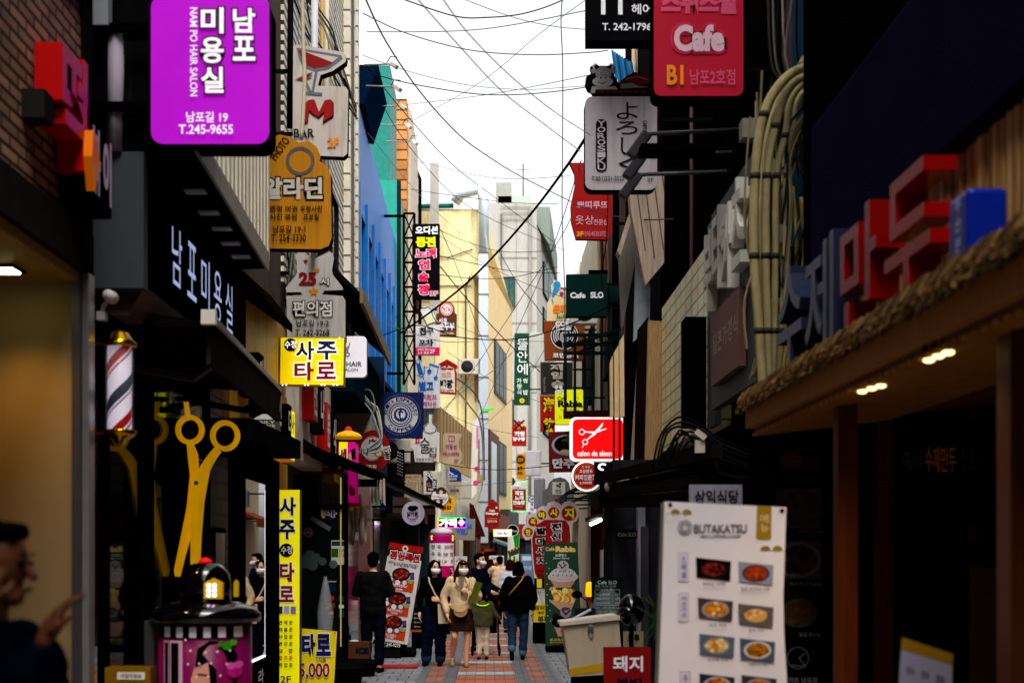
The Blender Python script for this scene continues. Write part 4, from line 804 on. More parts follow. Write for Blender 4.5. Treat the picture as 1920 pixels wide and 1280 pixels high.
# ================================================================== signs, left side
z1 = (0, 0, .375); z2 = (440, 0, .375); z5 = (440, 400, .28125); z6 = (440, 720, .21871); z7 = (440, 960, .25)
za = (740, 320, .21867); zb = (740, 540, .18744); zc = (740, 740, .21882); zd = (700, 1000, .21871)
ze = (900, 560, .20311); zf = (900, 780, .20311); zg = (960, 980, .23438); zh = (1000, 320, .20305); zk = (1060, 0, .3125); zF = (860, 860, .17189)
LV = 'ece6ff'; DPU = '4a0050'
sign('light_box_sign', 'glowing purple rounded light box with white lettering, largest sign on the left', 9.35, rr(283, -8, 505, 270, 22), P('9c00ac', .26),
     [('v', '남포', (437, 13, 479, 118), P(LV, .2), {'o': DPU, 'ow': .06, 'b': .03}), ('v', '미용실', (377, 12, 420, 179), P(LV, .2), {'o': DPU, 'ow': .06, 'b': .03}),
      ('t', 'NAM PO HAIR SALON', (357, 16, 371, 182), P(LV, .15), {'r': 90}), ('t', '남포길 19', (350, 211, 428, 231), P(LV, .15)), ('t', 'T.245-9655', (336, 235, 438, 253), P(LV, .15))], th=.3, rim='141016', arm='L')
sign('bar_sign', 'grey white sign shaped like a cocktail glass over a box with a red letter', 16.5, [(549, 88), (556, 83), (644, 98), (650, 107), (648, 116), (624, 133), (601, 141), (596, 161), (648, 163), (653, 170), (651, 288), (644, 294), (549, 290)], 'b9b0a8',
     [('p', [(556, 90), (640, 104), (643, 110), (616, 130), (590, 134), (570, 126), (562, 113)], '6b7078'), ('p', [(560, 95), (634, 108), (614, 125), (590, 129), (572, 121), (566, 110)], 'b9b0a8'),
      ('p', [(560, 95), (568, 96), (625, 118), (614, 125), (590, 129), (572, 121), (566, 110)], '8f1216'), ('l', [(594, 132), (586, 174)], 5, '6b7078'), ('l', [(570, 174), (602, 177)], 5, '6b7078'),
      ('p', [(553, 150), (575, 139), (586, 136), (584, 146), (570, 152)], '6b7078'), ('p', [(556, 150), (576, 140), (583, 138), (580, 146), (568, 151)], '8f1216'), ('l', [(572, 150), (582, 172)], 4, '6b7078'),
      ('p', [(572, 233), (574, 194), (581, 189), (590, 188), (599, 213), (610, 190), (620, 187), (626, 194), (626, 219), (606, 232), (609, 212), (598, 222), (588, 217), (580, 210), (578, 230)], '2a0808'),
      ('p', [(571, 231), (573, 193), (580, 188), (589, 187), (598, 211), (609, 189), (619, 187), (624, 193), (624, 217), (605, 230), (609, 208), (597, 220), (587, 215), (580, 206), (577, 229)], 'a0141a'),
      ('t', 'BAR', (551, 242, 590, 259), '2a2a2c'), ('t', '2F', (614, 259, 636, 276), 'd08a1a', {'b': .04})], th=.16, arm='L')
sign('photo_sign', 'amber photo shop sign with camera shaped top and grey ring', 15.0, [(470, 280), (500, 262), (524, 252), (540, 256), (560, 267), (579, 264), (594, 276), (601, 296), (599, 302), (609, 308), (620, 326), (622, 446), (616, 461), (601, 467), (470, 465)], 'b07a12',
     [('r', 563, 302, 27, 21, '5a5a5e'), ('t', 'PHOTO', (502, 271, 548, 287), '3a2a10', {'r': -55}), ('t', '알라딘', (492, 333, 605, 374), 'b5b0a8', {'o': '20180c', 'ow': .06, 'b': .04}), ('t', '증명 여권', (506, 386, 558, 398), '2a1c08'), ('t', '우정사진', (563, 386, 604, 398), '2a1c08'),
      ('t', '사진 복원', (506, 401, 557, 413), '2a1c08'), ('t', '프로필', (569, 401, 598, 413), '2a1c08'), ('t', '남포길 19-1', (512, 423, 573, 437), '2a1c08'), ('t', 'T. 254-3330', (509, 440, 574, 453), '2a1c08')], th=.18, rim='33260e', arm='L')
sign('store_sign', 'grey white star topped shop sign with red number and small orange stars', 18.3, [(408, 270), (440, 256), (540, 298), (630, 256), (655, 265), (662, 300), (648, 380), (655, 410), (718, 490), (722, 510), (600, 515), (580, 540), (720, 550), (738, 580), (738, 850), (350, 850), (345, 550), (455, 545), (440, 525), (345, 525), (340, 495), (410, 410), (418, 370)], 'b4b0ac',
     [('p', star(473, 320, 20), '8a1418'), ('p', star(552, 378, 22), 'd08a1a'), ('p', star(526, 520, 38), 'd08a1a'), ('t', '25', (428, 392, 545, 480), '8a1418', {'b': .05}), ('t', '시', (568, 432, 628, 478), 'd0ccc8', {'o': '1a1a1c'}), ('t', '편의점', (388, 585, 648, 688), 'd8d4d0', {'o': '141416', 'ow': .06, 'b': .02}),
      ('t', '남포길 19-2', (412, 710, 628, 755), '2a2a2c'), ('t', 'T. 242-3268', (405, 775, 632, 818), '2a2a2c')], z=z5, th=.18, arm='L')
sign('fortune_sign', 'bright yellow lit box sign with two rows of curly navy and crimson letters', 17.8, [(303, 824), (733, 826), (727, 1146), (298, 1140)], P('f0bc00', .3),
     [('c', 372, 876, 44, '101014'), ('p', [(372, 905), (400, 905), (398, 925)], '101014'), ('t', '수정', (332, 848, 412, 898), P('e8e8ff', .4)), ('t', '사', (408, 852, 530, 975), '1a2460', {'o': P('f2f0ff', .3), 'ow': .05, 'b': .03}), ('t', '주', (548, 852, 680, 975), '1a2460', {'o': P('f2f0ff', .3), 'ow': .05, 'b': .03}),
      ('t', '타', (398, 990, 528, 1112), 'a01040', {'o': P('f2f0ff', .3), 'ow': .05, 'b': .03}), ('t', '로', (545, 990, 675, 1105), 'a01040', {'o': P('f2f0ff', .3), 'ow': .05, 'b': .03})] + [('c', x, 1144, 5, P('b0b0ff', 1.5)) for x in (320, 345, 470, 490, 580, 600, 660, 685)] + [('c', 700, 830 + i * 38, 4, P('c8c8ff', 1)) for i in range(8)], z=z5, th=.2, rim='9a8a50', arm='L', lip=.008)
sign('hair_salon_sign', 'white rounded box sign with small scissors, half hidden behind the yellow box', 20.5, rr(690, 818, 880, 1092, 28), P('d4d0d8', .12), [('t', 'HAIR', (745, 988, 848, 1020), '2a2438'), ('t', 'SALON', (722, 1032, 822, 1052), '6a6478'), ('r', 752, 940, 16, 10, '3a3448'), ('l', [(750, 925), (768, 866)], 6, '3a3448'), ('l', [(735, 935), (752, 890)], 6, '3a3448')], z=z5, th=.16, rim='7a7880', arm='L')
# yellow sign on the wall (faces the alley)
t = thing('wall_sign', 'narrow amber sided yellow sign with vertical lettering on the wall above the dark canopy', 'sign', (-2.4, 17.3, 2.85))
m = MB(); m.box(-2.62, -2.42, 16.95, 17.9, 2.86, 3.5, P('c07c12', .15)); m.build('box', t); m = MB(); m.box(-2.419, -2.41, 16.97, 17.88, 2.88, 3.48, P('f0c408', .4))
m.build('face', t); m = MB()
for i, ch in enumerate('사주'): put_text(m, ch, Vector((-2.405, 17.45, 3.2 - i * .28)), Vector((0, .36, 0)), Vector((0, 0, .24)), Vector((1, 0, 0)), P('2a2038'), .03)
for i, ch in enumerate('타로'): put_text(m, ch, Vector((-2.405, 17.05, 3.2 - i * .28)), Vector((0, .36, 0)), Vector((0, 0, .24)), Vector((1, 0, 0)), P('8a1020'), .03)
m.build('lettering', t)
t = thing('newspaper_box', 'small black and white newspaper print box hanging above the mirror canopy', 'lantern', (-2.2, 14.2, 2.85))
m = MB(); m.hexa([(-2.32, 14, 2.86), (-2.05, 14, 2.86), (-2.05, 14.25, 2.86), (-2.32, 14.25, 2.86), (-2.3, 14, 3.02), (-2.07, 14, 3.02), (-2.07, 14.25, 3.02), (-2.3, 14.25, 3.02)], P('4a4844')); m.hexa([(-2.3, 14, 3.021), (-2.07, 14, 3.021), (-2.07, 14.25, 3.021), (-2.3, 14.25, 3.021), (-2.22, 14.08, 3.08), (-2.15, 14.08, 3.08), (-2.15, 14.17, 3.08), (-2.22, 14.17, 3.08)], P('9a9690')); m.build('box', t)
m = MB()
for i in range(4): put_text(m, ['DAILY', 'NEWS', 'FASHION', 'TODAY'][i], Vector((-2.3, 13.995, 2.98 - i * .035)), Vector((.22, 0, 0)), Vector((0, 0, .024)), NF, P('c8c4bc'))
m.build('lettering', t)
sign('fortune_post', 'tall narrow yellow sign post with vertical lettering and a list of words', 17.0, [(519, 918), (562, 918), (561, 1330), (516, 1330)], P('ecca10', .16),
     th=.22, rim='3a3a40')
FP = [o for o in col.objects if o.name == 'fortune_post'][0]
for c in list(FP.children):
    if c.name.startswith('lettering'): bpy.data.objects.remove(c)
t_, a_ = MB(), MB()
items_on([('t', '사', (524, 932, 555, 966), '1a1a48', {'o': 'e0e0f4', 'ow': .04, 'b': .03}), ('t', '주', (524, 974, 553, 1010), '1a1a48', {'o': 'e0e0f4', 'ow': .04, 'b': .03}), ('c', 537, 1031, 13, '101014'), ('t', '수정', (527, 1023, 548, 1038), 'e8e8ff'), ('t', '타', (525, 1054, 552, 1090), '8c1030', {'o': 'e0e0f4', 'ow': .04, 'b': .03}), ('t', '로', (524, 1098, 551, 1128), '8c1030', {'o': 'e0e0f4', 'ow': .04, 'b': .03}),
          ('b', 520, 1136, 530, 1150, '2a3a7a'), ('b', 532, 1135, 543, 1149, 'a8a8e0'), ('b', 545, 1136, 555, 1150, '8080b0')] + [('t', r, (523, 1162 + i * 13.3, 549, 1170 + i * 13.3), 'a01020' if i == 5 else '1c1a20', {'b': .03}) for i, r in enumerate(('연 애 운', '재 물 운', '사 업 운', '건 강 운', '궁    합', '합 격 운', '취 업 운'))] + [('t', '2F', (526, 1266, 546, 1279), '101014')], lambda x, y: W(x, y, 17.0), NF, t_, a_, (0, 0, 1)); t_.build('lettering', FP); a_.build('artwork', FP)
m = MB(); m.box(-2.5, -2.24, 17.0, 17.22, 0, pZ(1330, 17) , P('2a2a2e')); m.build('base', FP)
def board(name, label, Y, quad, face, items, z, cat='signboard', back=None, th=.03, legs=True, lean=.0, rim='1a1a1c', group=None):
    root = sign(name, label, Y, quad, face, items, z=z, th=th, rim=rim, cat=cat, group=group)
    return root
A = board('sandwich_board', 'yellow folding board with large navy letters and crimson price, beside the black bins', 17.6, [(492, 868), (768, 892), (738, 1400), (450, 1400)], P('e4be10', .02), [('t', '타', (505, 910, 607, 1082), '16205a', {'o': 'd8d8e8', 'ow': .04, 'b': .05}), ('t', '로', (612, 910, 722, 1075), '16205a', {'o': 'd8d8e8', 'ow': .04, 'b': .05}), ('t', '1시품', (618, 1090, 686, 1122), '3a3018'), ('t', '5,000', (482, 1128, 712, 1252), '8c1418', {'o': 'd8c8b8', 'ow': .03, 'b': .02}), ('c', 502, 884, 6, '3a3a3a'), ('c', 752, 902, 6, '3a3a3a')], z7, cat='board')
m = MB(); m.prism([W(555, 1180, 17.64), W(632, 1186, 17.64), W(624, 1394, 18.1), W(552, 1394, 18.1)], (0, .03, 0), P('1c1c1e')); m.build('back_panel', A)
sign('coffee_sign', 'navy square sign with round grey emblem and ring of lettering', 28.0, [(1232, 65), (1618, 70), (1610, 462), (1225, 455)], '14235e', [('r', 1420, 262, 152, 112, 'b4b4b8'), ('c', 1420, 262, 108, 'b4b4b8'), ('r', 1420, 262, 102, 92, '14235e'), ('r', 1420, 262, 84, 74, '14235e'), ('c', 1424, 262, 56, '14235e')] +
     [('p', star(1424, 262, 66, 16, .85), '14235e'), ('c', 1424, 258, 40, 'b4b4b8'), ('p', [(1400, 240), (1424, 212), (1446, 240), (1440, 300), (1420, 305), (1410, 280)], '14235e'), ('p', [(1425, 240), (1440, 250), (1448, 270), (1436, 290), (1424, 285)], 'c4c4c8')] +
     [('t', ch, (1420 + 132 * math.cos(R(a)) - 15, 262 + 132 * math.sin(R(a)) - 16, 1420 + 132 * math.cos(R(a)) + 15, 262 + 132 * math.sin(R(a)) + 16), '14235e', {'r': a + 90, 'b': .04}) for ch, a in zip('EDIYA', (-172, -158, -146, -134, -121))] +
     [('t', ch, (1420 + 132 * math.cos(R(a)) - 15, 262 + 132 * math.sin(R(a)) - 16, 1420 + 132 * math.cos(R(a)) + 15, 262 + 132 * math.sin(R(a)) + 16), '14235e', {'r': a + 90, 'b': .04}) for ch, a in zip('ESPRESSO', (-100, -86, -72, -58, -44, -30, -16, -2))] +
     [('t', ch, (1420 + 132 * math.cos(R(a)) - 15, 262 + 132 * math.sin(R(a)) - 16, 1420 + 132 * math.cos(R(a)) + 15, 262 + 132 * math.sin(R(a)) + 16), '14235e', {'r': a - 90, 'b': .04}) for ch, a in zip('COFFEE', (131, 113, 97, 81, 65, 49))] +
     [('c', 1420 + 172 * math.cos(R(i * 6)), 262 + 172 * math.sin(R(i * 6)), 3, '8a90b0') for i in range(60)], z=z6, th=.16, rim='0c1438', arm='L')
sign('chicken_sign', 'round dark red sign with white centre and red rooster comb', 25.0, circ(1192, 570, 146, 178, 32), '8c1820', [('e', 1178, 550, 96, 105, 'c8c4c0'), ('r', 1178, 550, 100, 95, '201818'), ('l', [(1152, 510), (1165, 490), (1190, 486), (1205, 510), (1195, 535), (1185, 545), (1188, 562)], 6, '2a2020'), ('p', [(1148, 500), (1155, 470), (1170, 482), (1185, 462), (1200, 478), (1222, 470), (1224, 505), (1205, 530), (1195, 500), (1170, 488)], 'a0181c'),
     ('t', '탔나', (1055, 545, 1150, 610), '141010', {'o': 'e0dcd8', 'ow': .05, 'b': .02}), ('t', '손닭', (1200, 545, 1290, 610), '141010', {'o': 'e0dcd8', 'ow': .05}), ('t', '발', (1285, 535, 1335, 640), '141010', {'o': 'e0dcd8', 'ow': .05}), ('b', 1212, 585, 1258, 615, 'd0b070'), ('b', 1190, 575, 1215, 588, 'a0181c'), ('t', '남포점', (1105, 690, 1215, 720), 'd8d0cc', {'b': .03})], z=z6, th=.14, rim='2a0c0e', arm='L')
# tower lantern
t = thing('lantern_column', 'lit column lantern with yellow cap, yellow and magenta printed sides', 'lantern', W(652, 975, 22)); Yc = 22.0; cx = pX(653, Yc); rr_ = .155
m = MB(); m.lathe([(rr_, pZ(948, Yc)), (rr_, pZ(832, Yc))], (cx, Yc, 0), P('b01c70', .15), 20); m.build('drum', t)
m = MB(); m.lathe([(rr_ + .05, pZ(822, Yc)), (rr_ + .06, pZ(818, Yc)), (rr_ + .01, pZ(812, Yc)), (rr_ * .9, pZ(811, Yc)), (.03, pZ(806, Yc))], (cx, Yc, 0), P('d0a020', .1), 16); m.lathe([(rr_ + .05, pZ(948, Yc)), (rr_ + .05, pZ(943, Yc))], (cx, Yc, 0), P('9a1018'), 16); m.lathe([(rr_, pZ(948, Yc)), (.04, pZ(958, Yc))], (cx, Yc, 0), P('c89a18'), 16); m.build('cap', t)
m = MB(); m.ball((cx, Yc, pZ(806, Yc)), .06, P('c04050')); m.build('finial', t)
t_, a_ = MB(), MB(); fr = lambda x, y: W(x, y, Yc - rr_ - .012)
items_on([('b', 895, 495, 968, 1015, P('e8c020', .25)), ('b', 970, 495, 1040, 1010, P('b81878', .2))] + [('t', c, (900, 555 + i * 95, 960, 640 + i * 95), 'a01828', {'o': 'f0e8e0', 'b': .05}) for i, c in enumerate('세계맥주')] + [('c', 917, 995, 24, '101010'), ('t', '호프', (900, 982, 935, 1006), 'e8e8e8'), ('p', [(985, 640), (1000, 560), (1035, 545), (1040, 640)], '180c14'), ('p', [(975, 600), (1000, 585), (1005, 660), (985, 680)], 'd8a088'), ('c', 1010, 930, 28, '3a8a30'), ('p', [(985, 860), (1035, 900), (1010, 960), (980, 930)], 'd83070')], fr, NF, t_, a_, z6); t_.build('lettering', t); a_.build('artwork', t)
m = MB(); m.box(-2.75, cx, Yc, Yc + .05, pZ(945, Yc), pZ(940, Yc), BLK); m.build('bracket', t)
# lattice mast
t = thing('lattice_mast', 'black steel lattice mast carrying the vertical black karaoke sign', 'mast', W(768, 720, 36)); Yc = 36
m = MB()
for px in (757, 777): m.beam(W(px, 400, Yc), W(px, 720, Yc), .06, .06, BLK)
for i in range(7):
    a, b = 400 + i * 46, 446 + i * 46
    m.beam(W(757, a, Yc), W(777, a, Yc), .05, .05, BLK); m.beam(W(757, a, Yc), W(777, b, Yc), .035, .035, BLK); m.beam(W(777, a, Yc), W(757, b, Yc), .035, .035, BLK)
m.build('lattice', t); m = MB(); m.beam(W(757, 405, Yc), (-2.75, Yc, pZ(405, Yc)), .06, .06, BLK); m.beam(W(757, 700, Yc), (-2.75, Yc, pZ(700, Yc)), .06, .06, BLK); m.build('wall_tie', t)
sign('karaoke_sign', 'tall black sign with white, yellow and pink stacked lettering on the lattice mast', 35.6, [(165, 455), (386, 455), (386, 1098), (160, 1098)], '141418', [('t', '오디션', (178, 475, 370, 545), 'e8e8e8', {'b': .05}), ('t', '동전', (182, 566, 352, 656), 'e8d818', {'b': .06}), ('t', '노래', (178, 668, 355, 750), 'e01c60', {'o': 'f0e8e8', 'ow': .05, 'b': .05})] + [('t', c, b, 'e01c60', {'o': 'f0e8e8', 'ow': .05, 'b': .05}) for c, b in (('연', (203, 762, 302, 846)), ('습', (207, 866, 290, 952)), ('장', (200, 976, 305, 1066)))] + [('t', '3F', (303, 1032, 370, 1074), 'c01818', {'o': 'f0e8e8', 'ow': .05})], z=za, th=.2, rim='2a2e28')
sign('pub_sign', 'white sign topped by a beer mug outline with a pink bottom strip', 38, [(198, 365), (290, 365), (300, 345), (265, 250), (250, 220), (275, 190), (330, 178), (370, 195), (378, 235), (400, 270), (405, 300), (432, 330), (400, 358), (385, 365), (450, 367), (450, 668), (204, 668)], 'd0cec8', [('b', 204, 592, 450, 668, 'd02068'), ('l', [(320, 372), (290, 300), (262, 245), (252, 220), (272, 198), (300, 200), (330, 188), (360, 205), (368, 232), (385, 290), (420, 335), (325, 375)], 8, '1a1a1c'), ('p', [(280, 270), (365, 255), (405, 335), (325, 365)], 'd8d0b0'), ('t', '친구', (245, 390, 392, 470), '201c20', {'o': 'f0f0f0', 'b': .05}), ('t', '포차', (240, 512, 388, 580), '201c20', {'o': 'f0f0f0', 'b': .05}), ('t', '단체석 완비', (228, 603, 342, 628), 'f0e0e8'), ('t', '소주 호프', (230, 634, 342, 662), 'f0e0e8'), ('t', '2F', (350, 610, 402, 652), 'f0f0f0')], z=zb, th=.14, rim='5a5854')
sign('tofu_sign', 'brown dome topped sign with red round seal and white lettering', 41, [(415, 262), (440, 250)] + circ(520, 212, 80, 78, 12, 170, 370) + [(604, 250), (622, 262), (618, 486), (415, 478)], '5e3418', [('c', 520, 212, 70, 'b02828'), ('r', 520, 212, 60, 55, 'e0d8d0'), ('c', 520, 212, 46, 'd8d0c8'), ('p', [(478, 195), (538, 180), (560, 225), (500, 245)], 'b02828'), ('t', '豆', (494, 190, 544, 234), 'e8e0d8'), ('t', '서울', (440, 300, 525, 350), 'e8e0d8'), ('t', '순두부', (445, 345, 598, 420), 'f0e8e0', {'b': .03}), ('c', 462, 352, 10, 'b02020'), ('c', 525, 368, 9, '2040a0'), ('c', 578, 365, 9, '208040'), ('t', '051-244-5891', (452, 440, 592, 465), 'c0b0a0')], z=zb, th=.14, rim='3a1e10', arm='L', wall=-2)
sign('singing_sign', 'white sign with blue microphone and music note cut outs and blue lettering', 37.4, [(210, 730), (225, 708), (250, 715), (300, 790), (312, 830), (330, 800), (345, 742), (455, 772), (452, 1198), (285, 1198), (240, 1000), (232, 860)], 'c8ccd0', [('l', [(230, 740), (262, 850)], 44, '1c66b4'), ('c', 232, 738, 14, 'e0e4e8'), ('l', [(225, 870), (270, 890), (298, 850), (295, 780)], 9, '1c66b4'), ('l', [(280, 880), (290, 915)], 10, '1c66b4'), ('l', [(355, 760), (440, 790)], 16, '1c66b4'), ('l', [(357, 760), (345, 830)], 8, '1c66b4'), ('l', [(438, 790), (415, 895)], 8, '1c66b4'), ('c', 348, 832, 22, '1c66b4'), ('c', 412, 898, 20, '1c66b4'), ('t', '별고', (245, 930, 390, 1028), '1c66b4', {'b': .04}), ('t', '주호프', (262, 1062, 425, 1118), 'c02c70', {'b': .02}), ('t', '노래타운', (240, 1130, 422, 1188), 'c02c70', {'b': .02})], z=zb, th=.14, rim='6a6864')
sign('house_sign', 'white sign with red house shaped border and black lettering', 42, [(432, 762), (525, 710), (626, 770), (622, 800), (608, 808), (622, 850), (615, 1062), (450, 1052), (455, 860), (428, 850)], 'a81c20', [('p', [(455, 800), (525, 770), (592, 800), (600, 850), (602, 1042), (460, 1036)], 'cfc9bd'), ('e', 490, 808, 34, 12, 'a81c20'), ('e', 555, 808, 34, 12, 'a81c20'), ('c', 522, 782, 13, 'a81c20'), ('t', '60년 전통', (470, 842, 562, 866), 'd07820'), ('t', '백광상회', (472, 870, 562, 896), 'd07820'), ('t', '백광', (452, 915, 585, 1002), '1c1a1a', {'b': .05}), ('t', '기장미 실비주점', (458, 1012, 588, 1036), 'a81c20')], z=zb, th=.14, rim='6a1014')
sign('drink_sign', 'white sign with a bottle shaped top and black brush lettering', 33, [(155, 395), (205, 318), (250, 316), (248, 270), (285, 235), (285, 155), (330, 155), (328, 235), (362, 275), (360, 316), (385, 322), (382, 578), (172, 572)], 'c9c7c2', [('l', [(290, 165), (290, 238), (252, 278), (262, 320), (305, 332), (350, 315), (358, 275), (322, 238), (322, 165)], 7, '2a2824'), ('l', [(285, 160), (328, 160)], 8, '2a2824'), ('b', 178, 375, 214, 415, 'b82024'), ('t', 'f', (190, 382, 204, 410), 'f0f0f0'), ('t', '술', (215, 365, 300, 500), '141414', {'b': .0}), ('t', '집', (285, 450, 358, 530), '141414', {'b': .0}), ('t', '두번째 이야기', (184, 540, 324, 566), '3a3834'), ('b', 328, 540, 356, 572, 'b82024'), ('t', '술집', (332, 545, 352, 568), 'f0e8e8')], z=zc, th=.14, rim='6a6660', arm='L', wall=-2.4)
sign('esthetic_sign', 'beige wavy edged sign with magenta lettering', 39, [(412, 345), (430, 325), (570, 332), (578, 350), (552, 390), (552, 450), (580, 500), (578, 560), (550, 604), (412, 592)], 'ab9a80', [('b', 462, 350, 515, 402, '8c2870'), ('t', 'ES', (470, 360, 508, 394), 'c8b8a0'), ('t', '이동성', (438, 422, 530, 470), '8c2870'), ('t', '에스테틱', (416, 488, 552, 526), '8c2870'), ('t', '2F', (506, 552, 546, 584), '8c2870')], z=zc, th=.14, rim='3a342c')
sign('shoe_sign', 'beige sign with arched blue top and white high heel shoe', 40, [(412, 665), (440, 628), (480, 615), (545, 645), (570, 670), (576, 885), (560, 894), (412, 880)], 'b4a78c', [('p', [(412, 742), (412, 665), (440, 628), (480, 615), (545, 645), (570, 670), (574, 740)], '1c3c86'), ('p', [(455, 640), (462, 640), (480, 665), (512, 680), (498, 684), (472, 672), (462, 655), (457, 680), (452, 680)], 'e0e0e0'), ('t', '최고급수제화', (446, 686, 538, 706), 'c8d0e0'), ('t', '맞춤전문점', (452, 712, 530, 730), 'c8d0e0'), ('t', '센 . 서', (462, 786, 524, 800), '2a4a80'), ('t', 'SENSOR', (430, 806, 556, 830), '2a4a80', {'b': .04}), ('t', '242-1980', (468, 838, 524, 848), 'c07828')], z=zc, th=.12, rim='4a4438')
sign('salon_sign', 'small navy sign with orange letter and white scissors handle on top', 34.5, [(270, 738), (285, 720), (268, 690), (275, 662), (300, 655), (320, 668), (322, 715), (360, 728), (358, 826), (270, 830)], '16264a', [('r', 285, 680, 14, 8, 'd8d8d8'), ('r', 308, 682, 14, 8, 'd8d8d8'), ('l', [(296, 695), (325, 728)], 8, 'd8d8d8'), ('t', 'G.', (275, 752, 316, 786), 'd06a1c', {'b': .04}), ('t', '준', (322, 738, 356, 796), 'e0e0e8'), ('t', 'Hair', (290, 796, 334, 818), 'e0e0e8')], z=zc, th=.1, rim='0c1428')
sign('nail_sign', 'worn beige board sign with rounded frame of small dark lettering', 31, [(92, 682), (228, 682), (228, 880), (95, 876)], 'b09a7c', [('t', 'NAIL CITY', (98, 694, 208, 712), '3a3020'), ('p', [(122, 726), (196, 726), (206, 742), (206, 850), (194, 862), (122, 862), (112, 846), (112, 742)], '4a3f30'), ('p', [(124, 730), (194, 730), (202, 744), (202, 848), (192, 858), (124, 858), (116, 844), (116, 744)], 'b8a488')] + [('t', s, (120 + i * 2, 744 + i * 21, 190 - i * 2, 757 + i * 21), '3a3020') for i, s in enumerate(('MANICURE', 'PEDICURE', 'GEL NAIL', 'WAXING', 'EYELASHES'))] + [('t', 'OPEN 11AM', (95, 870, 150, 876), '4a4030')], z=zc, th=.06, rim='6a4a2c', arm='L', wall=-2.6)
sign('round_sign', 'round white and brown sign with two curled brown shapes', 36, circ(388, 876, 78, 86, 28), 'd0ccc6', [('r', 388, 876, 80, 74, '141414'), ('r', 398, 832, 44, 16, '5a2c14'), ('b', 360, 848, 450, 872, 'd0ccc6'), ('r', 372, 912, 42, 16, '5a2c14'), ('b', 330, 876, 440, 892, 'd0ccc6'), ('t', 'THE TWIN', (318, 866, 384, 876), '8a5a3a'), ('t', 'PRETZEL', (382, 882, 446, 892), '8a5a3a')], z=zc, th=.12, rim='2a2624')
sign('chicken_disc', 'round yellow sign with red lettering behind the brown and white disc', 37, circ(448, 932, 74, 76, 28), 'd8b020', [('t', '통닭', (398, 945, 490, 984), 'a02818', {'b': .05}), ('t', '달', (462, 880, 490, 926), 'a02818', {'b': .05})], z=zc, th=.12, rim='5a4a18')
sign('bubble_sign', 'round grey lilac sign with smiling line and black lettering under the awning', 26, circ(158, 1012, 98, 102, 28), 'aaa2b2', [('p', [(108, 965), (130, 948), (180, 948), (206, 966), (180, 990), (150, 998), (122, 990)], '141216'), ('t', '달카롱', (106, 1000, 200, 1040), '28222c', {'b': .03}), ('l', [(106, 1042), (125, 1060), (155, 1066), (182, 1058), (202, 1040)], 5, '28222c'), ('t', '수제마카롱', (124, 1074, 182, 1086), '4a4450')], z=zc, th=.1, rim='3a363c', arm='L')
# LED board, price lantern
sign('led_board', 'glowing rainbow edged electronic board with white lettering', 38, [(370, 1046), (616, 1042), (614, 1136), (370, 1140)], P('060608', 0, .3), [('b', 366 + 0, 1047, 616, 1054, P('40e060', 0.7)), ('b', 370, 1130, 614, 1137, P('e040c0', 0.7)), ('b', 370, 1050, 377, 1136, P('ffb020', 0.7)), ('b', 607, 1050, 614, 1136, P('4060ff', 0.7)), ('t', '가격', (380, 1058, 530, 1132), P('f4f4ff', 1.0), {'b': .06}), ('p', [(536, 1092), (572, 1052), (606, 1092), (572, 1130)], P('f040ff', 0.8)), ('p', [(546, 1092), (572, 1064), (598, 1092), (572, 1120)], P('f8f840', 0.8)), ('p', [(555, 1092), (572, 1076), (588, 1092), (572, 1108)], P('e8f0ff', 1)), ('p', [(564, 1092), (572, 1084), (580, 1092), (572, 1100)], P('a020e0', 1.5))], z=zc, th=.12, rim='0a0a0c')
t = thing('price_lantern', 'magenta drum lantern with white price panel, behind the masked women', 'lantern', W(829, 1200, 31)); Yc = 31; cx = pX(828, Yc); q = .27
m = MB(); m.lathe([(q, .5), (q, pZ(1013, Yc)), (q + .01, pZ(1006, Yc)), (q * .98, pZ(1001, Yc))], (cx, Yc, 0), P('a01860', .12), 28); m.build('drum', t)
m = MB(); m.lathe([(q, pZ(1001, Yc)), (q * .9, pZ(995, Yc)), (q * .6, pZ(990, Yc)), (.02, pZ(988, Yc))], (cx, Yc, 0), P('c8c0c4'), 28); m.build('cap', t)
m = MB(); m.lathe([(q * .7, 0), (q * .7, .5)], (cx, Yc, 0), BLK, 20); m.build('base', t)
t_, a_ = MB(), MB(); 
def frd(x, y):
    u = (x - 828) * Yc / F; u = max(-q * .98, min(q * .98, u)); return Vector((cx + u, Yc - math.sqrt(q * q - u * u) - .006, pZ(y, Yc)))
its = []
for i in range(10):
    x0 = 806 + i * 4.5; its.append(('b', x0, 1018, x0 + 4.5, 1060, P('c4c0bc', .12))); its.append(('b', x0, 1061, x0 + 4.5, 1092, P('b01c58', .12)))
its += [('t', '착한요금제', (808, 1003, 850, 1014), P('e8e018', .6), {'b': .04})] + [('t', s, (808, 1021 + i * 13.5, 829, 1029 + i * 13.5), '3a3030', {'b': .03}) for i, s in enumerate(('·한  곡:', '·두  곡:', '·네  곡:'))] + [('t', s, (834 - i * 2, 1021 + i * 13.5, 850, 1029 + i * 13.5), 'a02850', {'b': .03}) for i, s in enumerate(('300원', '500원', '1,000원'))] + [('t', '1시간', (820, 1066, 849, 1087), '20141c', {'o': 'e8e0e4', 'b': .05})]
items_on(its[:20], frd, NF, t_, a_, (0, 0, 1)); items_on(its[20:], frd, NF, t_, a_, (0, 0, 1), .05); t_.build('lettering', t); a_.build('panel', t)
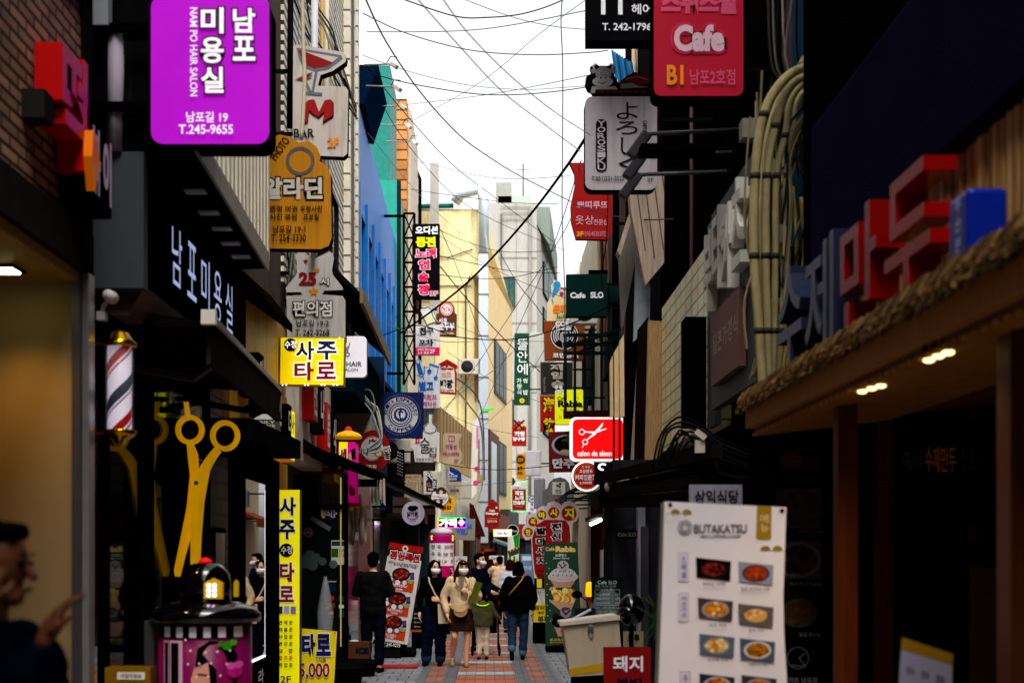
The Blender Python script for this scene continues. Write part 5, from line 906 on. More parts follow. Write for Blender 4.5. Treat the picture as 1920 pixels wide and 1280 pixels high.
# little signs farther along left
sign('pink_flag_sign', 'white vertical banner with pink flower blocks on the far left wall', 46, [(886, 790), (899, 780), (893, 925), (880, 940)], 'd0cdc8', [('b', 893, 800, 897, 840, 'd87aa0'), ('c', 894, 879, 5, 'c8507c'), ('c', 892, 905, 5, 'c8507c')], th=.08, rim='8a8a86')
sign('cursive_board', 'grey mosaic board with blue cursive lettering under the glowing electronic board', 39, [(500, 1060), (690, 1060), (688, 1245), (500, 1240)], M('mosaic', '8a8078', .6, ns=40, var=.4), [('t', 'WithU', (525, 1130, 625, 1200), '3a6aa8', {'b': .06}), ('t', 'M', (620, 1100, 664, 1150), '4a7ab8', {'b': .05})], z=zc, th=.1)
# ================================================================== signs, right side
sign('phone_sign', 'black box sign with white phone number, topmost right of the sky', 14.5, [(1100, -110), (1232, -110), (1232, 76), (1100, 76)], '16161a', [('t', '뮤', (1106, -52, 1188, 28), 'd8d8dc', {'b': .0}), ('t', '헤어', (1184, 8, 1222, 28), 'd0d0d4'), ('t', 'T. 242-1796', (1129, 44, 1221, 58), 'd0d0d4')], th=.25, rim='101014', arm='R', wall=2.3)
sign('cafe_sign', 'large crimson rounded box sign with white bubble lettering at top right', 12.2, rr(1226, -90, 1394, 180, 14), P('a81038', .04), [('t', '스위스밀', (1240, -16, 1380, 27), 'c05870', {'b': .05, 'o': 'd84c70', 'ow': .02}), ('t', 'Cafe', (1256, 42, 1364, 104), 'c83c5c', {'b': .16}), ('t', 'Cafe', (1260, 45, 1360, 100), '9c1030', {'b': .13}), ('t', 'Cafe', (1263, 47, 1358, 98), 'c8a8b0', {'b': .05}), ('t', 'B1', (1250, 123, 1281, 160), 'e08a1a', {'b': .03}), ('t', '남포2호점', (1293, 131, 1378, 160), 'c05870')], th=.3, rim='1c1012', arm='R', wall=2.5)
m = MB(); sb = [o for o in col.objects if o.name == 'cafe_sign'][0]
m.box(pX(1235, 11.0), pX(1392, 11.0), 12.24, 12.5, pZ(196, 11.0), pZ(181, 11.0), BLK); m.build('under_tray', sb)
sign('beef_sign', 'grey white rounded sign with brush lettering below a cow and meat topper', 15.0, rr(1097, 181, 1232, 356, 14), 'a8a0a4', [('t', 'よ', (1156, 192, 1196, 224), '1c1a1c', {'b': .0}), ('t', 'ろ', (1154, 228, 1196, 252), '1c1a1c', {'b': .0}), ('t', 'し', (1164, 258, 1194, 290), '1c1a1c', {'b': .0}), ('t', 'く', (1160, 294, 1196, 322), '1c1a1c', {'b': .0}), ('p', rr(1117, 224, 1138, 322, 9), '1e1c1e'), ('v', 'YOROSIKU', (1120, 226, 1135, 320), 'a8a0a4'), ('v', '요로', (1204, 226, 1214, 250), '2a282a'), ('t', 'T.051)231-5523', (1109, 331, 1170, 342), '2a282a'), ('t', '2F', (1213, 334, 1225, 340), '2a282a')], th=.2, rim='20201e', arm='R', wall=2.4)
sign('sign_topper', 'cut out cow head and red beef slab standing on the grey white brush sign', 15.05, [(120, 500), (125, 460), (160, 440), (150, 400), (185, 382), (200, 395), (255, 395), (285, 382), (300, 415), (295, 455), (320, 500), (350, 470), (410, 432), (470, 440), (520, 490), (530, 530), (500, 545), (505, 575), (170, 575), (160, 550), (135, 535)], '1c1a1c', [('l', [(176, 420), (166, 398), (182, 386)], 11, 'd0ccd0'), ('l', [(276, 420), (288, 398), (272, 386)], 11, 'd0ccd0'), ('p', circ(228, 442, 48, 42, 16), 'b0acb0'), ('p', [(150, 420), (180, 412), (186, 432), (165, 445)], 'b0acb0'), ('p', [(300, 420), (272, 412), (268, 432), (288, 445)], 'b0acb0'), ('e', 224, 492, 62, 30, 'c0bcc0'), ('p', [(150, 560), (160, 520), (300, 520), (330, 560)], 'a8a4a8'), ('c', 210, 438, 9, 'd0d0d0'), ('c', 245, 438, 9, 'd0d0d0'), ('c', 211, 439, 4, '101010'), ('c', 244, 439, 4, '101010'), ('c', 212, 470, 5, '201c20'), ('c', 240, 470, 5, '201c20'), ('l', [(195, 495), (222, 505), (250, 492)], 4, '201c20'), ('p', [(330, 500), (370, 455), (430, 440), (490, 455), (520, 500), (440, 515), (390, 490)], '7c1c20'), ('l', [(360, 480), (430, 462), (490, 480)], 4, 'c08a88'), ('p', [(330, 505), (400, 500), (440, 520), (500, 525), (330, 535)], '8a8688'), ('p', rr(178, 540, 500, 566, 10), '3a1416'), ('t', '특수부위전문점', (195, 545, 480, 562), '7c1c20')], z=zk, th=.1, rim='1a181a')
sign('wave_sign', 'tall crimson sign with wavy left edge and thin white handwriting', 22.5, [(1068, 305), (1150, 305), (1147, 440), (1140, 449), (1080, 448), (1071, 415), (1070, 385), (1078, 345), (1077, 325)], 'a40c24', [('t', '쁘띠루뜨', (1082, 377, 1140, 391), 'c8a0a8'), ('t', '옷상', (1079, 404, 1113, 421), 'c8a0a8', {'b': 0}), ('t', '전문샵', (1113, 411, 1140, 422), 'c8a0a8', {'b': 0}), ('t', '3F', (1081, 434, 1094, 444), 'd09018', {'b': .05}), ('t', '010.4520.0727', (1096, 434, 1139, 443), 'b87a88')], th=.12, rim='200818', arm='R')
sign('green_cafe_sign', 'dark green square sign with small white lettering', 25.5, [(1062, 514), (1139, 513), (1139, 593), (1062, 593)], '16332f', [('t', 'Cafe', (1069, 548, 1098, 559), 'e4e4f0', {'b': .05}), ('t', 'SLO', (1107, 547, 1132, 559), 'e4e4f0', {'b': .05})], th=.2, rim='10221f', arm='R')
m = MB(); m.box(pX(1140, 25.8), pX(1161, 25.8), 25.8, 26, pZ(568, 25.8), pZ(535, 25.8), P('16332f')); m.box(pX(1104, 25.8), pX(1139, 25.8), 25.75, 25.9, pZ(513, 25.8), pZ(507, 25.8), BLK); m.build('side_box', [o for o in col.objects if o.name == 'green_cafe_sign'][0])
sign('note_sign', 'cream sign with blue microphone and orange lettering behind the dark green sign', 34, [(1025, 600), (1026, 568), (1034, 552), (1033, 535), (1040, 526), (1050, 527), (1053, 538), (1064, 538), (1064, 605), (1025, 605)], 'b8a884', [('c', 1044, 534, 7, '2a7ab0'), ('p', [(1038, 540), (1050, 542), (1037, 558), (1034, 556)], '2a7ab0'), ('c', 1053, 551, 4, '8a2870'), ('l', [(1052, 540), (1063, 542)], 2, '8a2870'), ('l', [(1035, 560), (1037, 568)], 2, '2a7ab0'), ('t', '문화', (1037, 571, 1064, 587), 'c86a18', {'b': .05}), ('t', '노래', (1043, 588, 1066, 598), '3a7a40', {'b': .04})], th=.12, rim='3a2c20', arm='R', wall=2.5)
sign('coin_sign', 'orange brown square sign with round microphone emblem', 31, [(590, 205), (945, 200), (968, 215), (965, 568), (598, 566)], '8c4a26', [('c', 780, 340, 134, '121214'), ('r', 780, 340, 128, 120, 'd0ccc8'), ('t', 'COIN', (695, 206, 852, 256), 'e0dcd8', {'o': '121214', 'ow': .09, 'b': .06}), ('t', 'SINGER', (700, 260, 852, 292), 'e0dcd8', {'o': '121214', 'b': .05}), ('p', rr(738, 305, 820, 400, 30), 'a8a8a8'), ('l', [(745, 330), (812, 330)], 5, '4a4a4a'), ('l', [(745, 352), (812, 352)], 5, '4a4a4a'), ('l', [(745, 374), (812, 374)], 5, '4a4a4a'), ('p', [(755, 400), (800, 400), (780, 470), (765, 470)], '8a8a8a')] + [('l', [(780 + s * d * math.cos(R(a)), 340 + d * math.sin(R(a))) for a in (-35, -18, 0, 18, 35)], 8, 'c8c4c0') for s in (1, -1) for d in (62, 82, 102)] + [('t', '코인싱어', (668, 498, 908, 548), 'd8d0c8', {'o': '2a1408', 'b': .05})], z=ze, th=.16, rim='4a2412', arm='R')
sign('whisky_sign', 'dark grey sign with pale thick stacked letters and vertical small print', 32, [(556, 582), (860, 582), (856, 885), (560, 885)], '38342f', [('t', '제', (645, 602, 765, 662), 'b8b0a0', {'b': .05}), ('t', '임', (655, 672, 762, 738), 'b8b0a0', {'b': .05}), ('t', '슨', (660, 748, 775, 820), 'b8b0a0', {'b': .05}), ('t', 'Piano BAR', (584, 724, 606, 866), '8a8478', {'r': 90})], z=ze, th=.16, rim='8a8880', arm='R', lip=.01)
sign('seafood_sign', 'red vertical sign with two yellow brush characters', 35, [(556, 895), (692, 895), (692, 1225), (558, 1225)], 'b01014', [('t', '海', (580, 908, 690, 1048), 'd8b818', {'o': '140808', 'ow': .06, 'b': .04}), ('t', '飮', (582, 1098, 690, 1228), 'd8b818', {'o': '140808', 'ow': .06, 'b': .04})], z=ze, th=.14, rim='3a0808', arm='R')
sign('yellow_cafe_sign', 'lime yellow lit rounded sign with blue white flower behind the steel balcony', 29, rr(692, 838, 966, 1160, 22), P('d0d400', .12), [('c', 705, 815, 17, 'd8d4f0'), ('c', 745, 812, 17, 'd8d4f0'), ('c', 728, 860, 17, 'd8d4f0'), ('c', 752, 845, 16, 'd8d4f0'), ('c', 708, 852, 14, 'd8d4f0'), ('t', 'Café', (715, 900, 800, 935), '2a2c08'), ('t', 'Rabia', (718, 938, 948, 1000), '1a1c04', {'b': .05}), ('t', 'coffee & juice', (742, 1016, 915, 1034), '4a4c10'), ('r', 740, 1092, 11, 8, '6a6c18'), ('r', 895, 920, 14, 11, '5a5c14')], z=ze, th=.15, rim='7a7c08', arm='R')
sign('green_menu_sign', 'tall dark green hanging sign with white vertical lettering', 46, [(320, 317), (466, 317), (462, 978), (314, 978)], '12462e', [('v', '뜰안에', (345, 362, 440, 708), 'd8dcd8', {'b': 0}), ('v', '가정식', (340, 730, 382, 888), 'c8d0c8'), ('v', '쌈', (398, 730, 442, 778), 'c8d0c8'), ('v', '밥', (398, 838, 442, 888), 'c8d0c8'), ('c', 388, 940, 23, 'd8b020'), ('t', '안', (376, 928, 400, 952), '6a5010')], z=ze, th=.14, rim='0c2c1c', arm='R', wall=4)
sign('scissor_sign', 'glowing red rounded sign with white scissors and cursive lettering', 22, rr(832, 8, 1345, 412, 50), P('cc060c', .42), [('r', 940, 145, 28, 20, P('f4e8e8', .3)), ('r', 970, 238, 27, 19, P('f4e8e8', .3)), ('p', [(965, 138), (1060, 142), (1165, 110), (1168, 118), (1075, 155), (1020, 155), (965, 148)], P('f4e8e8', .3)), ('p', [(1138, 56), (1130, 90), (1060, 175), (1020, 200), (990, 222), (985, 214), (1030, 170)], P('f4e8e8', .3)), ('l', [(955, 258), (946, 288)], 7, P('f4e8e8', .3)), ('t', 'salon de aleen', (900, 318, 1215, 368), P('f4e8e8', .5), {'b': 0})], z=zf, th=.2, rim='e8d8d8', re=.3, arm='R', lip=.04)
sign('noodle_sign', 'dark red sign with photo of black bean noodles in a bowl', 27, [(636, 145), (880, 135), (870, 510), (642, 514)], '7c1218', [('e', 800, 265, 138, 96, '9aa0a8'), ('e', 805, 262, 120, 80, '1c1410')] + food(810, 262, 105, 66, '2a1c14', ['140c0c', '241418', '3a2a20', '1c1014'], 24, 8)[2:] + [('e', 790, 325, 50, 18, 'b8a880'), ('l', [(760, 225), (830, 190)], 8, '4a8a48'), ('l', [(800, 200), (835, 240)], 8, '5a9a50'), ('l', [(780, 215), (832, 260)], 7, '4a8a48'), ('t', '만주', (668, 388, 872, 482), 'c0b8b8', {'o': '140a10', 'ow': .06, 'b': .05})], z=zf, th=.2, rim='4a0c10', arm='R')
sign('coffee_disc', 'round red sign with glowing white ring and white lettering', 23.5, circ(985, 552, 142, 136, 36), P('9c1418', .1), [('r', 985, 552, 140, 126, P('ece4ff', .7)), ('r', 985, 552, 114, 110, 'c08038'), ('t', '갓 볶은', (938, 455, 1018, 480), 'd0b8b0'), ('t', '고급원두', (915, 490, 1040, 524), 'dccac8', {'b': .03}), ('t', '커피전문점', (876, 538, 1070, 590), 'dccac8', {'b': .04}), ('t', '2,500원', (918, 600, 1032, 628), 'dccac8', {'b': .03})], z=zf, th=.14, rim='8a80a0', arm='R')
sign('dark_cafe_sign', 'black blue sign end with white lit letters below the red scissors sign', 23, [(1055, 412), (1240, 410), (1240, 570), (1060, 570)], '14181e', [('t', 'Cafe', (1086, 432, 1290, 502), P('e0e0ff', .5), {'b': .06})], z=zf, th=.1, arm='R')
sign('massage_sign', 'grey tombstone shaped sign with small white square emblem', 33, [(580, 835), (582, 690), (605, 675), (625, 660), (640, 610), (680, 575), (740, 562), (790, 580), (822, 615), (835, 680), (870, 700), (868, 835)], '77746f', [('b', 668, 606, 786, 722, 'c8c4bc'), ('c', 740, 625, 12, '6a2020'), ('c', 715, 640, 14, '3a7a30'), ('c', 735, 650, 12, '3a7a30'), ('t', '만오', (695, 672, 755, 712), '1c1a1a', {'b': .02}), ('t', '전통', (688, 760, 800, 800), '8c1c28', {'b': .05})], z=zf, th=.2, rim='1f4a48', arm='R')
# foot shaped standing sign
foot = [(478, 1290), (476, 1180), (470, 1120), (455, 1140), (420, 1140), (392, 1100), (388, 1050), (405, 1010), (435, 990), (425, 955), (440, 910), (480, 890), (520, 890), (530, 850), (570, 825), (610, 830), (625, 800), (680, 785), (730, 800), (750, 820), (780, 790), (830, 782), (880, 800), (910, 850), (915, 900), (895, 960), (855, 985), (850, 1040), (845, 1290), (830, 1500), (820, 1880), (640, 1880), (570, 1700), (500, 1500)]
fs = sign('foot_sign', 'standing red foot shaped sign with white edge and yellow lettered toes', 27.5, foot, 'c4beb8', [('p', [(490, 1290), (480, 1130), (520, 1000), (600, 955), (700, 955), (790, 960), (825, 1010), (835, 1100), (832, 1290), (815, 1480), (800, 1640), (790, 1700), (640, 1640), (560, 1560), (505, 1440)], '98101c')] +
    [('c', 446, 1068, 42, 'b01424'), ('c', 488, 972, 42, 'b01424'), ('c', 570, 910, 44, 'b01424'), ('c', 680, 888, 52, 'b01424'), ('c', 822, 895, 70, 'b01424')] + [('t', c, b, 'e0cc18', {'o': '14100c', 'ow': .05, 'b': .05}) for c, b in (('만', (424, 1040, 468, 1098)), ('족', (468, 948, 512, 1000)), ('마', (540, 882, 602, 944)), ('사', (645, 852, 720, 922)), ('지', (780, 845, 868, 945)))] +
    [('t', c, b, '141014', {'o': 'e0dcd8', 'ow': .06, 'b': .05}) for c, b in (('발', (520, 1025, 612, 1092)), ('마', (520, 1122, 612, 1188)), ('사', (520, 1205, 600, 1275)), ('지', (525, 1300, 612, 1370)), ('전', (655, 985, 752, 1062)), ('신', (655, 1078, 748, 1145)))] +
    [('t', 'foot massage', (530, 1410, 650, 1435), '201014'), ('t', '오후두시', (530, 1455, 600, 1480), '401820'), ('t', '1', (525, 1500, 570, 1580), 'e0cc18', {'o': '14100c'}), ('t', '만원', (525, 1590, 590, 1630), 'd8d4d0', {'o': '14100c'})], z=zf, th=.35, rim='3a3436')
m = MB(); m.box(pX(1000, 27.5), pX(1062, 27.5), 27.45, 27.95, 0, .62, BLK); m.build('base', fs)
m = MB(); m.prism(pl([(1000, 1132), (1024, 1132), (1024, 1166), (1000, 1166)], 27.3), (0, .04, 0), P('d8b818')); put_text(m, '공용 주차', W(1002, 1143, 27.29), Vector((.2, 0, 0)), Vector((0, 0, .09)), NF, P('20301c'), .03); put_text(m, '예약', W(1008, 1151, 27.29), Vector((.12, 0, 0)), Vector((0, 0, .06)), NF, P('2a2010'), .03); put_text(m, '051', W(1009, 1164, 27.29), Vector((.14, 0, 0)), Vector((0, 0, .1)), NF, P('14141c'), .05); m.build('notice', fs)
# far right cluster
sign('billiard_sign', 'red sign topped by crossed cues and coloured balls', 50, [(295, 272), (295, 100), (310, 85), (325, 60), (308, 40), (320, 30), (358, 62), (405, 30), (415, 40), (395, 65), (405, 85), (428, 100), (428, 275)], 'a01820', [('l', [(312, 38), (408, 125)], 7, '201c1c'), ('l', [(412, 36), (316, 125)], 7, '201c1c'), ('c', 360, 52, 11, '2040c0'), ('c', 335, 82, 11, 'c02020'), ('c', 390, 82, 11, 'd8b820'), ('c', 360, 110, 11, '20a040'), ('t', '제일', (318, 140, 412, 185), 'e0d8d4', {'b': .05}), ('t', '당구장', (305, 192, 416, 228), 'e0d8d4', {'b': .05})], z=zf, th=.12, rim='5a0c10')
sign('hof_sign', 'amber sign with brown round barrel mark, below the red cue sign', 51, [(338, 345), (395, 345), (408, 332), (426, 345), (426, 580), (338, 580)], 'c08a14', [('c', 375, 400, 42, '4a2c14'), ('t', 'cw', (348, 385, 402, 420), 'a07818', {'b': .04}), ('t', '소주', (345, 460, 392, 500), '2a1c08', {'b': .04}), ('t', '호프', (345, 508, 392, 535), '2a1c08', {'b': .04})], z=zf, th=.12, rim='5a3c0c')
sign('singing_room_sign', 'red sign inside a ring of green running lights', 48, [(297, 672), (424, 672), (424, 868), (300, 865)], '8c141c', [('t', '제일', (322, 686, 400, 728), 'd8d0cc', {'b': .04}), ('t', '노래', (322, 733, 402, 772), 'd8d0cc', {'b': .04}), ('t', '연습장', (304, 776, 414, 815), 'd8d0cc', {'b': .04}), ('t', 'T.246-3838', (325, 828, 392, 838), 'b08a84')], z=zf, th=.12, rim='3a0c10')
tS = [o for o in col.objects if o.name == 'singing_room_sign'][0]; m = MB()
for i in range(9):
    for p in ((340 + i * 11, 602), (300 + i * 14, 880)): m.box(pX(900 + p[0] * .20311 - .7, 48), pX(900 + p[0] * .20311 + .7, 48), 47.98, 48.0, pZ(780 + p[1] * .20311 + .7, 48), pZ(780 + p[1] * .20311 - .7, 48), P('20ff70', 0.7))
for i in range(9):
    for x in (290, 432): y = 655 + i * 27; m.box(pX(900 + x * .20311 - .7, 48), pX(900 + x * .20311 + .7, 48), 47.98, 48.0, pZ(780 + y * .20311 + 1.2, 48), pZ(780 + y * .20311 - 1.2, 48), P('20ff70', 0.7))
m.build('light_chain', tS)
sign('foot_care_sign', 'white sign with red syllable under black foot marks', 44, [(505, 550), (610, 545), (604, 738), (512, 736)], 'c4c0cc', [('t', '풋샵', (535, 568, 588, 590), '2a2a34'), ('t', '발', (530, 615, 598, 668), 'b01c24', {'b': .06}), ('t', '관리', (530, 690, 590, 725), '2a2a34', {'b': .03}), ('b', 518, 738, 560, 765, 'a8202c')], z=zf, th=.1, rim='8a8890')
sign('panda_sign', 'small white sign with round black bordered top, beside the green running lights', 46, [(435, 880), (442, 800), (455, 780), (440, 760), (455, 735), (480, 730), (510, 740), (515, 770), (500, 795), (522, 800), (520, 890)], 'c8c4d0', [('r', 480, 765, 34, 26, '141418'), ('t', 'W', (462, 750, 498, 780), '141418', {'b': .05}), ('t', '주', (466, 806, 492, 830), '3a3844'), ('t', '점', (462, 846, 494, 866), '5a5866')], z=zf, th=.1, rim='8a8890')
sign('rooster_sign', 'dark red hen shaped sign with white and orange lettering', 45, [(42, 1022), (42, 880), (60, 835), (80, 815), (78, 790), (95, 780), (110, 765), (128, 768), (140, 785), (155, 800), (172, 830), (178, 870), (195, 895), (180, 905), (196, 930), (178, 945), (178, 1000), (165, 1028)], '90141c', [('c', 152, 842, 9, 'd8d0cc'), ('t', 'Oak', (84, 860, 140, 880), 'dcd4d0', {'b': .05}), ('t', 'Daegary', (52, 884, 172, 912), 'dcd4d0', {'b': .05}), ('t', 'CHICKEN & PUB', (62, 938, 160, 948), 'c08030'), ('t', '닭대가리', (70, 958, 156, 980), 'd0c4c0')], z=zf, th=.1, rim='4a0a10')
sign('lit_name_board', 'small white lit board with handwritten lettering below the hen sign', 47, [(122, 1042), (296, 1042), (292, 1110), (124, 1110)], P('c8ccd4', .35), [('t', '·Dakn Bam·', (150, 1064, 268, 1090), '3a3a44')], z=zf, th=.12, rim='d8b888', re=.3, lip=.06)
sign('black_disc_sign', 'round black sign with white rim behind the small white lit board', 49, circ(302, 1052, 54, 56, 24), '101216', [('r', 302, 1052, 54, 49, 'c8ccd0'), ('t', 'Koo', (300, 1048, 346, 1066), 'a8b8d8')], z=zf, th=.1)
# ================================================================== people
SK = M('skin', 'cfa288', .5, var=.06); SKD = M('skin_shaded', '53301f', .6, var=.2); HBK = M('hair_black', '0b0909', .4, var=.4, st=(40, 40, 2)); HBR = M('hair_brown', '3a1812', .4, var=.4, st=(40, 40, 2))  # SKD: silhouette shade of the phone man put into his skin colour
CBK = M('cloth_black', '0d0d10', .85, var=.4, bump=.4, ns=9); CNV = M('cloth_navy', '10172a', .85, var=.4, bump=.4, ns=9); CBG = M('cloth_beige', 'c9b292', .85, var=.12, bump=.4, ns=9); CBN = M('cloth_brown', '38281f', .85, var=.25, bump=.3, ns=9)
COL = M('cloth_olive', '4c4a30', .9, var=.2, bump=.4, ns=9); CJN = M('denim', '22364e', .85, var=.3, bump=.3, ns=12); CDJ = M('dark_denim', '121722', .85, var=.4, bump=.3, ns=12); CCR = M('cloth_cream', 'bfae98', .85, var=.12, bump=.3, ns=9)
MSK = M('mask_white', 'd8d6d8', .7, var=.04); SHW = M('shoe_white', 'c8c2b8', .6); SHB = M('shoe_black', '15141a', .5); SHT = M('shoe_tan', '9a7a58', .5)
from mathutils import noise
_bl = []
def capsule(mb, a, b, ra, rb, n=14):
    a = Vector(a); b = Vector(b); d = b - a; L_ = d.length or 1e-4; d.normalize(); u = d.cross(Vector((0, 0, 1)))
    if u.length < .05: u = d.cross(Vector((1, 0, 0)))
    u.normalize(); q = d.cross(u); pr = []
    for t in (85, 60, 30, 0): pr.append((-ra * math.sin(R(t)), max(ra * math.cos(R(t)), 1e-3)))
    for t in (0, 30, 60, 85): pr.append((L_ + rb * math.sin(R(t)), max(rb * math.cos(R(t)), 1e-3)))
    vs = [a + d * h + (u * math.cos(6.2832 * k / n) + q * math.sin(6.2832 * k / n)) * r for h, r in pr for k in range(n)]
    fs = [(i * n + k, i * n + (k + 1) % n, (i + 1) * n + (k + 1) % n, (i + 1) * n + k) for i in range(len(pr) - 1) for k in range(n)] + [tuple(range(n - 1, -1, -1)), tuple(range((len(pr) - 1) * n, len(pr) * n))]
    mb.add(vs, fs, SK)
def loft(mb, secs, n=20):
    vs = []; fs = []
    for c, rx, ry in secs:
        for k in range(n):
            a = 6.2832 * k / n; vs.append((c[0] + rx * math.cos(a), c[1] + ry * math.sin(a), c[2]))
    for i in range(len(secs) - 1):
        for k in range(n): fs.append((i * n + k, i * n + (k + 1) % n, (i + 1) * n + (k + 1) % n, (i + 1) * n + k))
    fs += [tuple(range(n - 1, -1, -1)), tuple(range((len(secs) - 1) * n, len(secs) * n))]
    mb.add(vs, fs, SK)
def blob(name, root, prims, mat, vox=.012, sm=3):
    mb = MB()
    for p in prims:
        if p[0] == 'c': capsule(mb, *p[1:])
        elif p[0] == 'e': mb.ball(p[1], p[2], SK, 16, 11)
        elif p[0] == 'l': loft(mb, p[1])
        elif p[0] == 'b': mb.box(*p[1:], SK)
    me = bpy.data.meshes.new(name); me.from_pydata([tuple(v) for v in mb.v], [], mb.f)
    o = bpy.data.objects.new(name, me); col.objects.link(o); o.parent = root
    r = o.modifiers.new('r', 'REMESH'); r.mode = 'VOXEL'; r.voxel_size = vox; r.use_smooth_shade = True
    s = o.modifiers.new('s', 'SMOOTH'); s.factor = .5; s.iterations = sm
    _bl.append((o, mat)); return o
def hand(w_, d, up, k=1.0, curl=.5):
    """palm and five fingers: wrist point, finger direction, back-of-hand direction"""
    w_ = Vector(w_); d = Vector(d).normalized(); up = Vector(up); up = (up - d * up.dot(d)).normalized(); s = d.cross(up)
    pr = [('c', w_, w_ + d * .045 * k, .024 * k, .028 * k), ('c', w_ + d * .05 * k + s * .022 * k, w_ + d * .085 * k + s * .026 * k, .015 * k, .013 * k), ('c', w_ + d * .05 * k - s * .022 * k, w_ + d * .08 * k - s * .026 * k, .015 * k, .013 * k), ('c', w_ + d * .03 * k, w_ + d * .08 * k, .022 * k, .018 * k)]
    for i, l in enumerate((.066, .074, .07, .054)):
        o_ = s * (.028 - i * .0187) * k; b = w_ + d * .085 * k + o_; d0 = d; d = (d0 + s * (1.5 - i) * .13).normalized(); m1 = b + (d * math.cos(curl) - up * math.sin(curl)) * l * .55 * k; e = m1 + (d * math.cos(curl * 2.2) - up * math.sin(curl * 2.2)) * l * .5 * k
        pr += [('c', b, m1, .0095 * k, .009 * k), ('c', m1, e, .009 * k, .0075 * k)]; d = d0
    t0 = w_ + d * .03 * k + s * .024 * k; t1 = t0 + (d * .6 + s * .7 - up * .3).normalized() * .038 * k
    pr += [('c', t0, t1, .013 * k, .011 * k), ('c', t1, t1 + (d * .9 + s * .25 - up * .3).normalized() * .03 * k, .011 * k, .009 * k)]
    return pr
def person(label, loc, rz, h=1.65, J=None, top=CBK, bottom=CDJ, shoe=SHB, hair=HBK, style='short', skirt=False, mask=False, skin=SK, w=1., topz=.80, sleeve=1.0, loose=1.0, cuff=None, headturn=0., group=None, hands=(None, None), vox=.009, legr=1.0, shoes=None, kid=False):
    s = h / 1.65; root = thing('person', label, 'person', loc, group); root.rotation_euler.z = rz
    j = dict(hipL=(-.085, 0, .86), hipR=(.085, 0, .86), kneeL=(-.09, -.01, .47), kneeR=(.09, -.01, .47), ankL=(-.09, .03, .075), ankR=(.09, .03, .075), toeL=(-.10, -.11, .03), toeR=(.10, -.11, .03),
             shL=(-.165 * w, 0, 1.335), shR=(.165 * w, 0, 1.335), elL=(-.215 * w, .03, 1.07), elR=(.215 * w, .03, 1.07), wrL=(-.215 * w, -.03, .85), wrR=(.215 * w, -.03, .85), neck=(0, .01, 1.36), head=(0, -.015, 1.525))
    if J: j.update(J)
    V = {k: Vector(v) * s for k, v in j.items()}
    hs_ = s * (1.25 if kid else 1.0); hc = V['head']; ht = headturn; fd = Vector((math.sin(ht), -math.cos(ht), 0)); sd_ = Vector((math.cos(ht), math.sin(ht), 0))
    def hp(a, b, c): return hc + (sd_ * a + fd * b) * hs_ + Vector((0, 0, c * hs_))
    body = [('e', hc + Vector((0, 0, .015 * hs_)), (.074 * hs_, .086 * hs_, .10 * hs_)), ('c', hp(0, .028, -.05), hp(0, .045, -.072), .048 * hs_, .032 * hs_), ('c', hp(0, .085, .005), hp(0, .1, -.022), .009 * hs_, .014 * hs_), ('c', hp(-.02, .086, -.056), hp(.02, .086, -.056), .008 * hs_, .008 * hs_),
            ('e', hp(-.077, -.005, -.01), (.012 * hs_, .018 * hs_, .028 * hs_)), ('e', hp(.077, -.005, -.01), (.012 * hs_, .018 * hs_, .028 * hs_)), ('c', V['neck'] - Vector((0, 0, .05 * s)), hp(0, -.01, -.06), .052 * s, .046 * s),
            ('l', [((0, .0, .82 * s), .15 * s, .10 * s), ((0, 0, 1.0 * s), .125 * s, .09 * s), ((0, 0, 1.2 * s), .15 * s, .10 * s), ((0, 0, 1.33 * s), .15 * s, .085 * s), ((0, 0.005, 1.39 * s), .06 * s, .055 * s)])]
    for S_ in 'LR':
        body += [('c', V['sh' + S_], V['el' + S_], .045 * s, .037 * s), ('c', V['el' + S_], V['wr' + S_], .037 * s, .025 * s), ('c', V['hip' + S_], V['knee' + S_], .078 * s, .054 * s), ('c', V['knee' + S_], V['knee' + S_].lerp(V['ank' + S_], .35) + Vector((0, .012 * s, 0)), .052 * s, .05 * s), ('c', V['knee' + S_].lerp(V['ank' + S_], .35) + Vector((0, .012 * s, 0)), V['ank' + S_], .05 * s, .034 * s), ('c', V['ank' + S_] - Vector((0, 0, .03 * s)), V['toe' + S_], .034 * s, .026 * s)]
        d = (V['wr' + S_] - V['el' + S_]); hd = hands[0 if S_ == 'L' else 1]; sgn = -1 if S_ == 'L' else 1
        if hd is None: hd = (d + Vector((0, -.05, -.1)) * s, (sgn, 0, 0), .35)
        body += hand(V['wr' + S_], hd[0], hd[1], s * 1.0, hd[2])
    bo = blob('body', root, body, skin, vox * .8, 2)
    # face
    fc = MB()
    for q in (-1, 1): fc.ball(hp(q * .03, .079, .012), (.013 * hs_, .013 * hs_, .007 * hs_), P('14100f', 0, .7), 8, 6); fc.beam(hp(q * .045, .082, .036), hp(q * .016, .09, .034), .006 * hs_, .008 * hs_, P('1c1412'))
    fc.build('face', root, loc=None) if False else None
    me = bpy.data.meshes.new('eyes'); me.from_pydata([tuple(v) for v in fc.v], [], fc.f); me.materials.append(P('14100f', 0, .7)); eo = bpy.data.objects.new('eyes', me); col.objects.link(eo); eo.parent = root
    # clothes
    lo = loose; tz = topz
    tp = [('l', [((0, 0, tz * s), .175 * s * lo * w, .13 * s * lo), ((0, 0, (tz + .06) * s), .185 * s * lo * w, .14 * s * lo), ((0, 0, 1.08 * s), .18 * s * lo * w, .13 * s * lo), ((0, 0, 1.25 * s), .185 * s * w, .125 * s), ((0, .005, 1.345 * s), .155 * s * w, .095 * s), ((0, .01, 1.39 * s), .075 * s, .068 * s)])]
